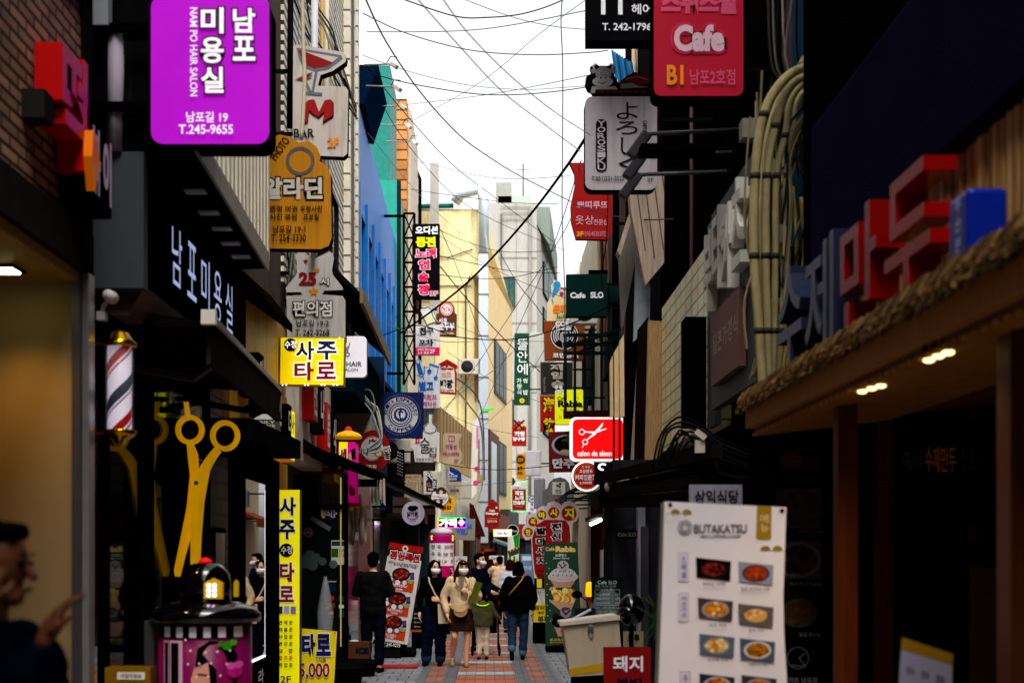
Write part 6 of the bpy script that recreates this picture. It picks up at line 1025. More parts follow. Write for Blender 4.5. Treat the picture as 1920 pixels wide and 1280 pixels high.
    for S_ in 'LR': tp += [('c', V['sh' + S_], V['el' + S_], .068 * s * sleeve, .06 * s * sleeve), ('c', V['el' + S_], V['el' + S_].lerp(V['wr' + S_], .88), .06 * s * sleeve, .045 * s * sleeve)]
    blob('top', root, tp, top, vox * 1.2, 3)
    if skirt: blob('skirt', root, [('l', [((0, 0, .56 * s), .215 * s, .165 * s), ((0, 0, .72 * s), .2 * s, .155 * s), ((0, 0, .95 * s), .15 * s, .12 * s)])], bottom, vox * 1.2, 2)
    else:
        pn = [('e', (0, 0, .88 * s), (.165 * s, .125 * s, .13 * s))]
        for S_ in 'LR': pn += [('c', V['hip' + S_], V['knee' + S_], .1 * s * legr, .078 * s * legr), ('c', V['knee' + S_], V['knee' + S_].lerp(V['ank' + S_], .82), .078 * s * legr, .066 * s * legr)]
        blob('trousers', root, pn, bottom, vox * 1.2, 3)
        if cuff:
            for S_ in 'LR': q = V['knee' + S_].lerp(V['ank' + S_], .84); q2 = V['knee' + S_].lerp(V['ank' + S_], .9); blob('cuff', root, [('c', q, q2, .068 * s * legr, .066 * s * legr)], cuff, vox, 1)
    for S_ in 'LR':
        a = V['ank' + S_]; t_ = V['toe' + S_]; d = (t_ - a); d.z = 0; d = d.normalized() if d.length > .01 else Vector((0, -1, 0))
        hl = a + (a - t_) * .22; hl.z = a.z - .035 * s
        blob('shoe', root, [('c', hl, t_, .04 * s, .036 * s), ('c', hl, hl.lerp(t_, .5) + Vector((0, 0, .014 * s)), .04 * s, .038 * s)], shoe, vox, 2)
    # hair
    hr = [('e', hp(0, -.024, .04), (.084 * hs_, .09 * hs_, .094 * hs_))]
    if style == 'short': hr += [('e', hp(0, -.045, -.0), (.075 * hs_, .06 * hs_, .085 * hs_)), ('c', hp(-.045, .05, .095), hp(.045, .05, .095), .024 * hs_, .024 * hs_)]
    if style == 'bob': hr += [('l', [((hp(0, -.02, -.115)), .1 * hs_, .08 * hs_), (hp(0, -.02, -.05), .105 * hs_, .085 * hs_), (hp(0, -.015, .03), .09 * hs_, .095 * hs_)])]
    if style == 'long':
        for q in (-1, 1): hr += [('c', hp(q * .07, -.005, .03), hp(q * .088, -.0, -.11), .03 * hs_, .036 * hs_), ('c', hp(q * .088, 0, -.11), hp(q * .1, .03, -.27), .036 * hs_, .028 * hs_), ('c', hp(q * .1, .03, -.27), hp(q * .09, .06, -.36), .028 * hs_, .012 * hs_)]
        hr += [('c', hp(0, -.06, .0), hp(0, -.075, -.25), .07 * hs_, .07 * hs_), ('c', hp(-.05, .055, .1), hp(-.068, .05, .03), .02 * hs_, .016 * hs_), ('c', hp(.05, .055, .1), hp(.068, .05, .03), .02 * hs_, .016 * hs_)]
    if style == 'wavy':
        for q in (-1, 1): hr += [('c', hp(q * .07, 0, .03), hp(q * .1, .0, -.09), .034 * hs_, .045 * hs_), ('c', hp(q * .1, 0, -.09), hp(q * .13, .01, -.2), .045 * hs_, .03 * hs_)]
        hr += [('c', hp(0, -.055, .0), hp(0, -.07, -.16), .075 * hs_, .08 * hs_), ('c', hp(-.045, .074, .075), hp(.045, .074, .075), .022 * hs_, .022 * hs_)]
    if style: blob('hair', root, hr, hair, vox * .9, 2)
    if mask:
        mm = MB(); pr = []
        n = 9; rows = ((-.004, .092, .066), (-.03, .114, .068), (-.055, .116, .064), (-.085, .088, .048)); vs = []
        for z_, d0, wd in rows:
            for k in range(n):
                t = -1 + 2 * k / (n - 1); vs.append(hp(wd * t * 1.12, d0 - .062 * t * t, z_))
        mm.add(vs, [(i * n + k, i * n + k + 1, (i + 1) * n + k + 1, (i + 1) * n + k) for i in range(3) for k in range(n - 1)], MSK, True)
        me = bpy.data.meshes.new('mask'); me.from_pydata([tuple(v) for v in mm.v], [], mm.f); me.materials.append(MSK)
        for p in me.polygons: p.use_smooth = True
        mo = bpy.data.objects.new('mask', me); col.objects.link(mo); mo.parent = root
        so_ = mo.modifiers.new('t', 'SOLIDIFY'); so_.thickness = .006
    return root, V, s
def local(name, root, mb):
    me = bpy.data.meshes.new(name); me.from_pydata([tuple(v) for v in mb.v], [], mb.f)
    for m_ in mb.m: me.materials.append(m_)
    me.polygons.foreach_set('material_index', mb.mi); me.polygons.foreach_set('use_smooth', mb.sm)
    o = bpy.data.objects.new(name, me); col.objects.link(o); o.parent = root; return o
def freething(name, label, cat, root, mb_parts):
    """a carried thing: top-level, placed in the same frame as the person who carries it"""
    t = thing(name, label, cat, root.location); t.rotation_euler = root.rotation_euler
    for n, mb in mb_parts: local(n, t, mb)
    return t
# woman in black
wa, V, s = person('woman in black jumper and wide dark trousers with white mask and long black hair', (-.79, 21.8, 0), R(-6), 1.62, dict(elL=(-.235, .02, 1.07), wrL=(-.235, -.03, .84), elR=(.23, .0, 1.07), wrR=(.1, -.17, 1.02), kneeL=(-.11, -.06, .47), ankL=(-.12, -.12, .085), toeL=(-.13, -.26, .05), kneeR=(.085, .0, .46), ankR=(.08, .04, .075), toeR=(.085, -.11, .03)), top=CBK, bottom=CNV, style='long', mask=True, legr=1.25, cuff=CJN, loose=.92, sleeve=.95, w=.92, headturn=.5, hands=(None, ((-.6, -.4, .3), (.3, -1, .3), .7)))
m = MB(); m.tube([(-.09, -.06, 1.39), (-.06, -.15, 1.28), (.02, -.17, 1.12), (.1, -.16, .98)], .013, CCR, 6); 
m2 = MB(); m2.hexa([(.08, -.18, .66), (.34, -.12, .66), (.36, -.04, .66), (.1, -.1, .66), (.07, -.19, .96), (.3, -.12, .94), (.3, -.05, .94), (.07, -.1, .96)], CCR)
freething('shoulder_bag', 'cream cloth shoulder bag carried by the woman in black', 'bag', wa, [('strap', m), ('pouch', m2)])
# woman in beige
wb, V, s = person('woman in beige jacket and brown skirt with white mask and reddish brown hair', (-.385, 21.6, 0), R(4), 1.62, dict(elL=(-.27, .02, 1.08), wrL=(-.22, -.08, .83), elR=(.27, -.02, 1.08), wrR=(.1, -.17, 1.14), kneeL=(-.1, -.08, .48), ankL=(-.13, .1, .15), toeL=(-.135, .0, .03), kneeR=(.095, -.05, .47), ankR=(.075, -.02, .075), toeR=(.08, -.15, .03), head=(.03, -.02, 1.525)), top=CBG, bottom=CBN, skirt=True, style='wavy', hair=HBR, mask=True, shoe=SHT, loose=1.0, topz=.9, sleeve=1.08, w=.95, headturn=.15, hands=(None, ((-.5, -.3, .5), (.2, -1, .2), .9)))
m = MB(); m.tube([(.13, -.06, 1.37), (.14, -.19, 1.2), (.08, -.22, 1.0), (.0, -.22, .93)], .008, CCR, 6); m2 = MB()
m2.prism([(x, -.24, z) for x, z in circ(-.02, .87, .105, .1, 20, 170, 370) + [(.08, .93), (-.12, .93)]][::-1], (0, .09, 0), M('bag_leather', 'a8845c', .45)); m3 = MB(); m3.prism([(x, -.25, z) for x, z in circ(-.03, .92, .1, .075, 16, 180, 360) + [(.07, .94), (-.13, .94)]][::-1], (0, .012, 0), M('bag_flap', 'c8ac84', .45))
freething('crossbody_bag', 'beige saddle bag worn by the woman in the beige jacket', 'bag', wb, [('strap', m), ('pouch', m2), ('flap', m3)])
m = MB(); m.hexa([(.1, -.19, .98), (.2, -.23, 1.0), (.21, -.2, 1.0), (.11, -.16, .98), (.2, -.24, 1.3), (.31, -.26, 1.28), (.32, -.23, 1.28), (.21, -.21, 1.3)], P('5a6420'))
freething('notebook', 'olive green notebook held by the woman in the beige jacket', 'book', wb, [('cover', m)])
m = MB(); m.tube([(-.06, -.1, 1.36), (-.08, -.15, 1.28), (-.03, -.16, 1.22)], .018, CBG); m.tube([(.06, -.1, 1.36), (.1, -.15, 1.28), (.04, -.16, 1.2)], .018, CBG); local('collar', wb, m)
m = MB(); m.prism([(-.045, -.102, 1.37), (.045, -.102, 1.37), (.012, -.142, 1.08), (-.012, -.142, 1.08)], (0, .02, 0), M('grey_tee', '7d7168', .9)); local('shirt_front', wb, m)
# child
ch, V, s = person('small child seen from behind in olive hooded top and cream trousers', (-.06, 23.2, 0), R(180), 1.12, dict(elL=(-.26, .0, 1.12), wrL=(-.42, -.02, .98), kneeL=(-.08, -.02, .45), kneeR=(.08, -.05, .45)), top=COL, bottom=CCR, hair=HBK, style='short', loose=1.25, w=1.1, sleeve=1.25, legr=1.05, kid=True)
m = MB(); m.tube([(.11 * math.cos(a), .1 * math.sin(a), .93 - .05 * math.sin(a)) for a in [R(200 - i * 22) for i in range(11)]], .012, P('9adc18', .1)); freething('neon_cord', 'neon green cord round the neck of the small child', 'cord', ch, [('cord', m)])
# right woman
wr, V, s = person('woman seen from behind in black jumper and cuffed jeans, short black bob', (.52, 23.1, 0), R(176), 1.6, dict(elR=(.27, .02, 1.06), wrR=(.25, -.06, .83), elL=(-.26, .03, 1.07), wrL=(-.24, -.0, .85), kneeR=(.1, .02, .47), ankR=(.1, .2, .17), toeR=(.1, .13, .03), kneeL=(-.09, -.02, .47), ankL=(-.07, .0, .075), toeL=(-.07, -.13, .03)), top=CBK, bottom=CJN, style='bob', loose=1.08, sleeve=1.15, topz=.78, legr=1.0, w=.95, cuff=M('denim_cuff', '4a6a86', .85), shoe=SHB)
m = MB(); m.tube([(-.1, .06, 1.39), (-.06, .155, 1.3), (.05, .185, 1.17), (.15, .16, 1.06)], .011, P('b8862c')); freething('bag_strap', 'mustard yellow strap across the back of the woman with the bob', 'strap', wr, [('strap', m)])
# navy man with stroller
wn, V, s = person('man in navy jacket and white mask, turned to the right behind the beige jacket', (-.13, 25.4, 0), R(62), 1.74, dict(elL=(-.22, -.06, 1.1), wrL=(-.16, -.3, 1.02), elR=(.22, -.06, 1.1), wrR=(.16, -.3, 1.02)), top=CNV, bottom=CBK, mask=True, loose=1.1, sleeve=1.15)
t = thing('stroller', 'black folding stroller just behind the small child', 'stroller', (.06, 24.4, 0)); m = MB()
for sx in (-.22, .2): m.tube([(sx, 24.7, 1.0), (sx, 24.3, .6), (sx, 24.05, .12)], .016, BLK); m.tube([(sx, 24.1, .62), (sx, 24.65, .12)], .014, BLK)
m.tube([(-.22, 24.7, 1.0), (.2, 24.7, 1.0)], .02, BLK); m.build('frame', t)
m = MB(); m.hexa([(-.2, 24.15, .38), (.18, 24.15, .38), (.18, 24.5, .42), (-.2, 24.5, .42), (-.2, 24.1, .55), (.18, 24.1, .55), (.18, 24.62, .95), (-.2, 24.62, .95)], CBK); m.ball((-.01, 24.45, .9), (.2, .2, .16), CBK); m.build('seat', t)
for sx in (-.24, .22):
    for y in (24.05, 24.65):
        m = MB(); m.lathe([(.05, -.02), (.09, -.015), (.09, .015), (.05, .02)], (sx, y, .09), BLK, 16, 'X'); w_ = m.build('wheel', t); m = MB(); m.lathe([(.03, -.022), (.03, .022)], (sx, y, .09), P('2a3f80'), 10, 'X'); m.build('hub', w_)
# man in black at the left
wm, V, s = person('man seen from behind in black jacket and dark jeans beside the red shop front', (-1.64, 20.6, 0), R(172), 1.74, dict(elL=(-.25, -.02, 1.1), wrL=(-.12, -.2, 1.05), elR=(.25, -.02, 1.1), wrR=(.12, -.2, 1.05)), top=M('jacket_black', '1a1a1c', .6, var=.4, bump=.6, ns=8), bottom=CDJ, style='short', w=1.06, loose=.95, sleeve=.95, hands=(((.3, -.3, .5), (-1, 0, 0), .8), ((-.3, -.3, .5), (1, 0, 0), .8)))
# scooter rider and far figures
rd, V, s = person('rider in beige shirt seen from behind on a small motor scooter', (.34, 36, .02), R(188), 1.68, dict(hipL=(-.1, .05, .78), hipR=(.1, .05, .78), kneeL=(-.22, -.28, .6), kneeR=(.22, -.28, .6), ankL=(-.24, -.1, .2), ankR=(.24, -.1, .2), toeL=(-.26, -.24, .15), toeR=(.26, -.24, .15), elL=(-.34, -.18, 1.12), elR=(.34, -.18, 1.12), wrL=(-.3, -.45, 1.02), wrR=(.3, -.45, 1.02)), top=CBG, bottom=M('khaki', '5a4a38', .8), loose=1.15, sleeve=1.2)
t = thing('motor_scooter', 'small dark scooter ridden away by the rider in the beige shirt', 'scooter', (.34, 36, 0))
m = MB(); m.hexa([(.2, 35.6, .35), (.48, 35.6, .35), (.46, 36.6, .3), (.22, 36.6, .3), (.22, 35.6, .72), (.46, 35.6, .72), (.44, 36.4, .55), (.24, 36.4, .55)], P('6a1a16', 0, .3)); m.box(.24, .44, 36.55, 36.7, .25, 1.0, P('3a1412')); m.build('body', t)
m = MB(); m.ball((.34, 35.95, .74), (.15, .38, .06), BLK); m.build('seat', t)
for y in (35.55, 36.75): m = MB(); m.lathe([(.15, -.05), (.22, -.03), (.22, .03), (.15, .05)], (.34, y, .22), BLK, 18, 'X'); m.build('wheel', t)
m = MB(); m.tube([(.02, 36.45, 1.02), (.66, 36.45, 1.02)], .02, BLK); m.build('handlebar', t); m = MB(); m.box(.28, .4, 35.5, 35.54, .5, .58, P('a01818', .3)); m.build('tail_light', t)
person('distant walker in dark red top with brown hair, left of the scooter rider', (.12, 39.5, 0), R(165), 1.62, top=M('dark_red_cloth', '3a1414', .85), bottom=CBK, hair=HBR, style='bob', vox=.014)
person('distant walker in grey blue top behind the man in navy', (-.16, 30.5, 0), R(100), 1.64, top=M('grey_blue_cloth', '3a4450', .85), bottom=CBK, style='short', vox=.013)
person('distant walker in white shirt partly behind the woman with the bob', (.52, 31.5, 0), R(185), 1.62, top=M('white_cloth', 'c4c4cc', .85), bottom=CJN, style='bob', hair=HBR, vox=.013)
# man on the phone, close to the camera
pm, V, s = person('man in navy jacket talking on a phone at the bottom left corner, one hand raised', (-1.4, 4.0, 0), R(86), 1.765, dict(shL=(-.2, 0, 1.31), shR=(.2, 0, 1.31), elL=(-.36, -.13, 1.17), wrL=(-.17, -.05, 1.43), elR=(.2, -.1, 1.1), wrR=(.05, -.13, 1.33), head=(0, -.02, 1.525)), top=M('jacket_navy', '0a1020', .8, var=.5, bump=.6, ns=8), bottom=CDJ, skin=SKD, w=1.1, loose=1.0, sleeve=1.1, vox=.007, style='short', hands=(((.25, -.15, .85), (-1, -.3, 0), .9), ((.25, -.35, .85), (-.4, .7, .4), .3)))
m = MB(); m.hexa([(-.13, .0, 1.47), (-.115, .0, 1.47), (-.115, .075, 1.47), (-.13, .075, 1.47), (-.115, -.02, 1.65), (-.1, -.02, 1.65), (-.1, .055, 1.65), (-.115, .055, 1.65)], P('0a0a0c', 0, .15)); freething('mobile_phone', 'black mobile phone held to the ear of the man at bottom left', 'phone', pm, [('handset', m)])
# bake the blobs
dg = bpy.context.evaluated_depsgraph_get()
nw = []
for o, mt in _bl: nw.append(bpy.data.meshes.new_from_object(o.evaluated_get(dg)))
for (o, mt), me in zip(_bl, nw):
    o.modifiers.clear(); old = o.data; o.data = me; me.name = o.name; bpy.data.meshes.remove(old)
    me.materials.clear(); me.materials.append(mt)
    kind = o.name.split('.')[0]
    if kind in ('top', 'trousers', 'skirt', 'hair'):
        ns = [v.normal.copy() for v in me.vertices]
        for v, n_ in zip(me.vertices, ns):
            c_ = v.co
            if kind == 'hair': q = noise.noise(Vector((c_.x * 70, c_.y * 70, c_.z * 7))) * .006
            else: q = noise.noise(Vector((c_.x * 7 + 3 * c_.z, c_.y * 7, c_.z * 13))) * .013 + noise.noise(Vector((c_.x * 22, c_.y * 22, c_.z * 34 + c_.x * 14))) * .006
            v.co = c_ + n_ * q
    me.polygons.foreach_set('use_smooth', [True] * len(me.polygons))
# ================================================================== street furniture and props
# big scissors at the hair shop
def scis(px, py): return W(px, py, 11.6)
t = thing('scissors_sign', 'giant yellow cut out scissors hanging at the hair shop door', 'scissors', W(375, 1080, 11.6)); YS = M('scissor_yellow', 'f2a21e', .45, var=.12, emit=.16, dirt=.25)  # slight emission added to brighten the yellow; the scissors are no lamp
def ringprism(mb, cx, cy, ro, ri, Y, th, m, rx=1.):
    n = 28; a = [W(cx + ro * rx * math.cos(6.2832 * k / n), cy + ro * math.sin(6.2832 * k / n), Y) for k in range(n)]; b = [W(cx + ri * rx * math.cos(6.2832 * k / n), cy + ri * math.sin(6.2832 * k / n), Y) for k in range(n)]
    d = Vector((0, th, 0)); v = a + b + [p + d for p in a] + [p + d for p in b]; f = []
    for k in range(n):
        q = (k + 1) % n; f += [(k, q, q + n, k + n), (k + 2 * n, k + 3 * n, q + 3 * n, q + 2 * n), (k, k + 2 * n, q + 2 * n, q), (k + n, q + n, q + 3 * n, k + 3 * n)]
    mb.add(v, f, m)
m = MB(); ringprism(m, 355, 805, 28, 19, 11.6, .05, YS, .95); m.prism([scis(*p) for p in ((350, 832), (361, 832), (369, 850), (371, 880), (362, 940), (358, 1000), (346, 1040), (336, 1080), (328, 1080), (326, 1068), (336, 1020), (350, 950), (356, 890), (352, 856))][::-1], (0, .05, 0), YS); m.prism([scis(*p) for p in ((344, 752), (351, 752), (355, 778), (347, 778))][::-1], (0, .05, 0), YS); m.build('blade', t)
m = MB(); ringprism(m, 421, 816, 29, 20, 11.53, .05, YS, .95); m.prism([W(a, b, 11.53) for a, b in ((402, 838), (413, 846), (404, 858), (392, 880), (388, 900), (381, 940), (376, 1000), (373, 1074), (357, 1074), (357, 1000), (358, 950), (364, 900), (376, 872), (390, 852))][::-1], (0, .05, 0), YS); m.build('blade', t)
m = MB(); m.lathe([(.018, -.012), (.018, 0)], W(368, 905, 11.525), P('8a8680', 0, .2), 14, 'Y'); m.build('pivot_bolt', t)
m = MB(); m.tube([scis(348, 754), scis(346, 720)], .008, BLK); m.box(pX(330, 11.6), pX(374, 11.6), 11.55, 11.65, pZ(752, 11.6), pZ(744, 11.6), DK); m.build('hanger', t)
# barber pole
t = thing('barber_pole', 'red white and navy barber pole with brass ends on the wall', 'barber pole', W(222, 850, 9.0)); Yc = 8.9; cx = pX(224, Yc); r0 = .075; z0, z1_ = pZ(806, Yc), pZ(650, Yc)
bm_ = bpy.data.materials.new('barber_stripes'); bm_.use_nodes = True; nt2 = bm_.node_tree; bs = nt2.nodes['Principled BSDF']; uvn = nt2.nodes.new('ShaderNodeUVMap'); sx_ = nt2.nodes.new('ShaderNodeSeparateXYZ'); nt2.links.new(uvn.outputs[0], sx_.inputs[0])
ma = nt2.nodes.new('ShaderNodeMath'); ma.operation = 'FRACT'; nt2.links.new(sx_.outputs[0], ma.inputs[0]); cr = nt2.nodes.new('ShaderNodeValToRGB'); cr.color_ramp.interpolation = 'CONSTANT'; e = cr.color_ramp.elements
e[0].position = 0; e[0].color = lin('d0c8d4'); e[1].position = .22; e[1].color = lin('8e1428')
for p_, c_ in ((.26, 'd0c8d4'), (.29, '9a1226'), (.44, 'd0c8d4'), (.68, '12163e'), (.71, 'd0c8d4'), (.74, '12163e'), (.92, 'd0c8d4')): q = e.new(p_); q.color = lin(c_)
nt2.links.new(ma.outputs[0], cr.inputs[0]); nt2.links.new(cr.outputs[0], bs.inputs['Base Color']); bs.inputs['Roughness'].default_value = .15; nt2.links.new(cr.outputs[0], bs.inputs['Emission Color']); bs.inputs['Emission Strength'].default_value = .12
n = 32; nz = 16; me = bpy.data.meshes.new('striped_cylinder'); vs = [(r0 * math.cos(6.2832 * k / n), r0 * math.sin(6.2832 * k / n), z0 + (z1_ - z0) * i / nz) for i in range(nz + 1) for k in range(n)]; fs = []; uvl = []
for i in range(nz):
    for k in range(n):
        fs.append((i * n + k, i * n + (k + 1) % n, (i + 1) * n + (k + 1) % n, (i + 1) * n + k))
        for (kk, ii) in ((k, i), (k + 1, i), (k + 1, i + 1), (k, i + 1)): uvl.append((-kk / n + ii / nz * 1.15 + .12, 0))
me.from_pydata(vs, [], fs); ul = me.uv_layers.new(name='UVMap')
for i, q in enumerate(uvl): ul.data[i].uv = q
for p in me.polygons: p.use_smooth = True
me.materials.append(bm_); o = bpy.data.objects.new('striped_cylinder', me); col.objects.link(o); o.parent = t; o.location = Vector((cx, Yc, 0)) - t.location
BRS = M('brass', 'b08a3c', .18, 1., var=.15); m = MB(); m.lathe([(.105, z1_), (.11, z1_ + .02), (.085, z1_ + .04), (.06, z1_ + .085), (.03, z1_ + .1)], (cx, Yc, 0), BRS, 24); m.lathe([(.03, z0 - .1), (.05, z0 - .06), (.09, z0 - .04), (.105, z0 - .01), (.1, z0)], (cx, Yc, 0), BRS, 24); m.build('cap', t)
m = MB(); m.box(cx - .2, cx, Yc - .01, Yc + .02, z1_ + .01, z1_ + .03, BRS); m.box(cx - .2, cx, Yc - .01, Yc + .02, z0 - .03, z0 - .01, BRS); m.box(cx - .22, cx - .18, Yc - .02, Yc + .03, z0 - .05, z1_ + .05, BRS); m.build('bracket', t)
m = MB(); m.lathe([(r0 + .012, z0), (r0 + .012, z1_)], (cx, Yc, 0), glassmat('clear_tube', 'c8d0d8', .02, .08), 24); m.build('glass_tube', t)
t = thing('security_camera', 'small white bullet camera with curled cable above the barber pole', 'camera', W(205, 560, 8.9)); m = MB(); m.tube([W(190, 595, 8.9), W(194, 575, 8.9), W(205, 556, 8.9)], .014, P('b0aaa8')); m.build('bracket', t); m = MB(); m.lathe([(.035, -.06), (.04, .05)], W(207, 556, 8.9), P('c4c0c0'), 12, 'Y'); m.build('housing', t); m = MB(); m.box(*sorted((pX(182, 8.9), pX(198, 8.9))), 8.88, 8.95, pZ(600, 8.9), pZ(584, 8.9), P('b8b2b0')); m.build('base', t)
# red / black letters on the brick wall
t = thing('wall_letter', 'large red three dimensional letter on the brick wall', 'letter', (-2.3, 8.0, 3.7)); m = MB(); RDL = P('b02410', 0, .35)
put_text(m, '떡', Vector((-2.40, 7.55, 3.82)), Vector((0, .48, 0)), Vector((0, 0, .62)), Vector((1, 0, 0)), RDL, .03, None, ext=.15); m.build('letter_block', t); m = MB(); m.box(-2.42, -2.3, 7.4, 7.56, 3.95, 4.1, P('2a2826')); m.build('mount', t)
t = thing('wall_letters', 'black box letters with pale faces beside the red letter on the brick wall', 'letters', (-2.3, 8.3, 3.6)); m = MB()
for i, c_ in enumerate('볶이'): m.box(-2.42, -2.24, 8.04 + i * .24, 8.26 + i * .24, 3.68, 4.2 - i * .1, BLK); put_text(m, c_, Vector((-2.235, 8.06 + i * .24, 3.74)), Vector((0, .18, 0)), Vector((0, 0, .38)), Vector((1, 0, 0)), P('b8a8b8'), .04)
m.build('letter_box', t); m = MB(); m.prism([Vector((-2.2, y, z)) for y, z in ((8.0, 3.72), (8.1, 3.9), (8.06, 4.02), (7.96, 4.05), (7.94, 3.9))], (-.05, 0, 0), P('d87828', 0, .35)); m.build('flame', t)
# lottery-style drum robot
t = thing('photo_drum', 'black domed cabinet with magenta printed body and little lamp house', 'cabinet', (-1.76, 8.9, 0)); Yc = 8.95; cx = pX(385, Yc); r1_ = .29
m = MB(); m.lathe([(r1_, .2), (r1_, pZ(1166, Yc))], (cx, Yc, 0), M('drum_magenta', '7a1250', .35, var=.1), 40); m.build('body', t)
m = MB(); m.lathe([(.34, pZ(1164, Yc)), (.35, pZ(1150, Yc)), (.3, pZ(1136, Yc)), (.2, pZ(1128, Yc)), (.16, pZ(1126, Yc))], (cx, Yc, 0), M('gloss_black', '050506', .08, var=.05), 40); pbx = m.build('lid', t)
m = MB(); m.lathe([(.16, pZ(1134, Yc)), (.16, pZ(1095, Yc)), (.15, pZ(1075, Yc)), (.1, pZ(1058, Yc)), (.02, pZ(1053, Yc))], (cx, Yc, 0), M('gloss_black', '050506', .08, var=.05), 32); m.build('dome', t)
m = MB(); m.lathe([(.05, pZ(1056, Yc)), (.035, pZ(1048, Yc)), (.004, pZ(1044, Yc))], (cx, Yc, 0), P('c02018', .2), 12); m.build('beacon', t)
for q, dx, w2 in ((1, 10, .11), (2, 58, .03)):
    m = MB(); m.prism([W(a + dx, b, Yc - .175 + q * .01) for a, b in ((372, 1122), (372, 1092), (390, 1083), (408, 1092), (408, 1122))] if q == 1 else [W(a, b, Yc - .08) for a, b in ((438, 1118), (438, 1092), (442, 1086), (447, 1092), (447, 1118))], (0, .03, 0), P('b89820')); hs2 = m.build('lamp_house', t)
    if q == 1:
        m = MB()
        for a in (391, 402):
            for b in (1097, 1106, 1115): m.ball(W(a, b, Yc - .17), .011, P('b8a0ff', 4), 8, 6)
        m.build('bulb', hs2)
t_, a_ = MB(), MB()
def drm(x, y, rr=r1_ + .004):
    u = (x - 385) * (Yc - .2) / F; u = max(-rr * .995, min(rr * .995, u)); return Vector((cx + u, Yc - math.sqrt(rr * rr - u * u), pZ(y, Yc - .25)))
its = []
for i in range(12): x0 = 308 + i * 13; its.append(('b', x0, 1174, x0 + 13, 1194, 'c8c4c8' if i % 2 else '0c0c0e'))
its += [('b', 320, 1200, 332, 1290, 'b090a8'), ('b', 322, 1204, 330, 1286, '180814'), ('b', 334, 1200, 360, 1290, 'c0a0b4'), ('b', 336, 1204, 352, 1286, '140610'), ('p', [(384, 1250), (388, 1215), (410, 1200), (440, 1202), (456, 1225), (456, 1290), (410, 1290), (408, 1240), (392, 1246)], '0c060c'), ('p', [(384, 1246), (408, 1240), (412, 1290), (380, 1290), (376, 1272)], 'c89080'), ('l', [(390, 1262), (406, 1264)], 3, '140a10'), ('c', 452, 1258, 12, 'b8387c'), ('c', 446, 1248, 7, 'd060a0'), ('c', 458, 1246, 7, 'd060a0'), ('c', 440, 1210, 8, '3f8a2a'), ('c', 450, 1204, 6, '4fa036'), ('c', 430, 1206, 5, '3f8a2a')] + [('c', 366 + (i * 37) % 90, 1198 + (i * 23) % 70, 2, 'e0d0e0') for i in range(12)]
items_on(its, drm, NF, t_, a_, (0, 0, 1), .003); a_.build('print', t)
m = MB(); m.box(cx - .36, cx - .3, Yc - .1, Yc + .1, .2, pZ(1162, Yc), P('3a3a3c', 0, .3)); m.lathe([(.3, 0), (.3, .2)], (cx, Yc, 0), BLK, 24); m.build('base', t)
# gold box
t = thing('gold_box', 'gold notice box with a small white label at the foot of the shop door', 'box', W(245, 1290, 8.75)); m = MB(); m.box(pX(203, 8.8), pX(287, 8.8), 8.72, 8.9, 0, pZ(1249, 8.8), M('gold_plate', 'a07a20', .3, .6)); m.build('case', t)
t_, a_ = MB(), MB(); items_on([('b', 220, 1259, 272, 1273, 'c4bcb0'), ('t', '사업자정보', (226, 1262, 266, 1270), '4a4440')], lambda x, y: W(x, y, 8.72), NF, t_, a_, (0, 0, 1)); a_.build('label_plate', t); t_.build('lettering', t)
# bins, cardboard box, bags
for px, Y, lab in ((650, 18.9, 'black round rubbish bin with ribbed lid, the nearer of two'), (676, 20.0, 'black round rubbish bin with a cardboard box on its lid')):
    t = thing('rubbish_bin', lab, 'bin', (pX(px, Y), Y, 0), 'black rubbish bins'); c_ = (pX(px, Y), Y, 0); zt = pZ(1246 if Y < 19 else 1236, Y)
    m = MB(); m.lathe([(.19, 0), (.24, zt - .06), (.25, zt - .05)], c_, M('bin_plastic', '141416', .4), 24); m.build('bucket', t); m = MB(); m.lathe([(.265, zt - .05), (.27, zt - .02), (.22, zt - .01), (.22, zt + .0), (.15, zt + .012), (.15, zt + .02), (.06, zt + .026)], c_, M('bin_plastic', '141416', .4), 24); m.build('lid', t)
t = thing('cardboard_box', 'brown cardboard ice box resting on the farther black bin', 'box', W(676, 1236, 20)); m = MB(); m.box(pX(655, 20), pX(694, 20), 19.85, 20.15, pZ(1236, 20) + .027, pZ(1202, 20), M('cardboard', '5a3420', .8)); m.build('carton', t)
m = MB(); put_text(m, 'ICE', W(667, 1225, 19.845), Vector((.18, 0, 0)), Vector((0, 0, .09)), NF, P('1a2038'), .06); m.build('lettering', t); m = MB(); m.ball(W(664, 1201, 20), (.07, .06, .02), P('b8b8b8', 0, .2)); m.build('crumpled_bag', t)
t = thing('plastic_bag', 'clear plastic bag of cups hanging inside the dark glass door', 'bag', W(618, 1180, 20.1)); m = MB(); m.lathe([(.02, pZ(1080, 20.1)), (.07, pZ(1110, 20.1)), (.12, pZ(1150, 20.1)), (.1, pZ(1185, 20.1)), (.03, pZ(1200, 20.1))], (pX(610, 20.1), 20.1, 0), glassmat('clear_plastic', 'b8bcc0', .25, .3), 12); m.build('film', t)
t = thing('blue_crate', 'dark blue crate with bottles beside the black bins', 'crate', W(642, 1235, 20.3)); m = MB(); m.box(pX(630, 20.4), pX(656, 20.4), 20.3, 20.6, 0, pZ(1190, 20.4), P('14243c')); m.build('case', t); m = MB()
for i in range(3): m.lathe([(.03, pZ(1190, 20.4)), (.03, pZ(1175, 20.4)), (.012, pZ(1168, 20.4))], (pX(635 + i * 8, 20.4), 20.4, 0), P('1f3a24', 0, .2), 10)
m.build('bottle', t)
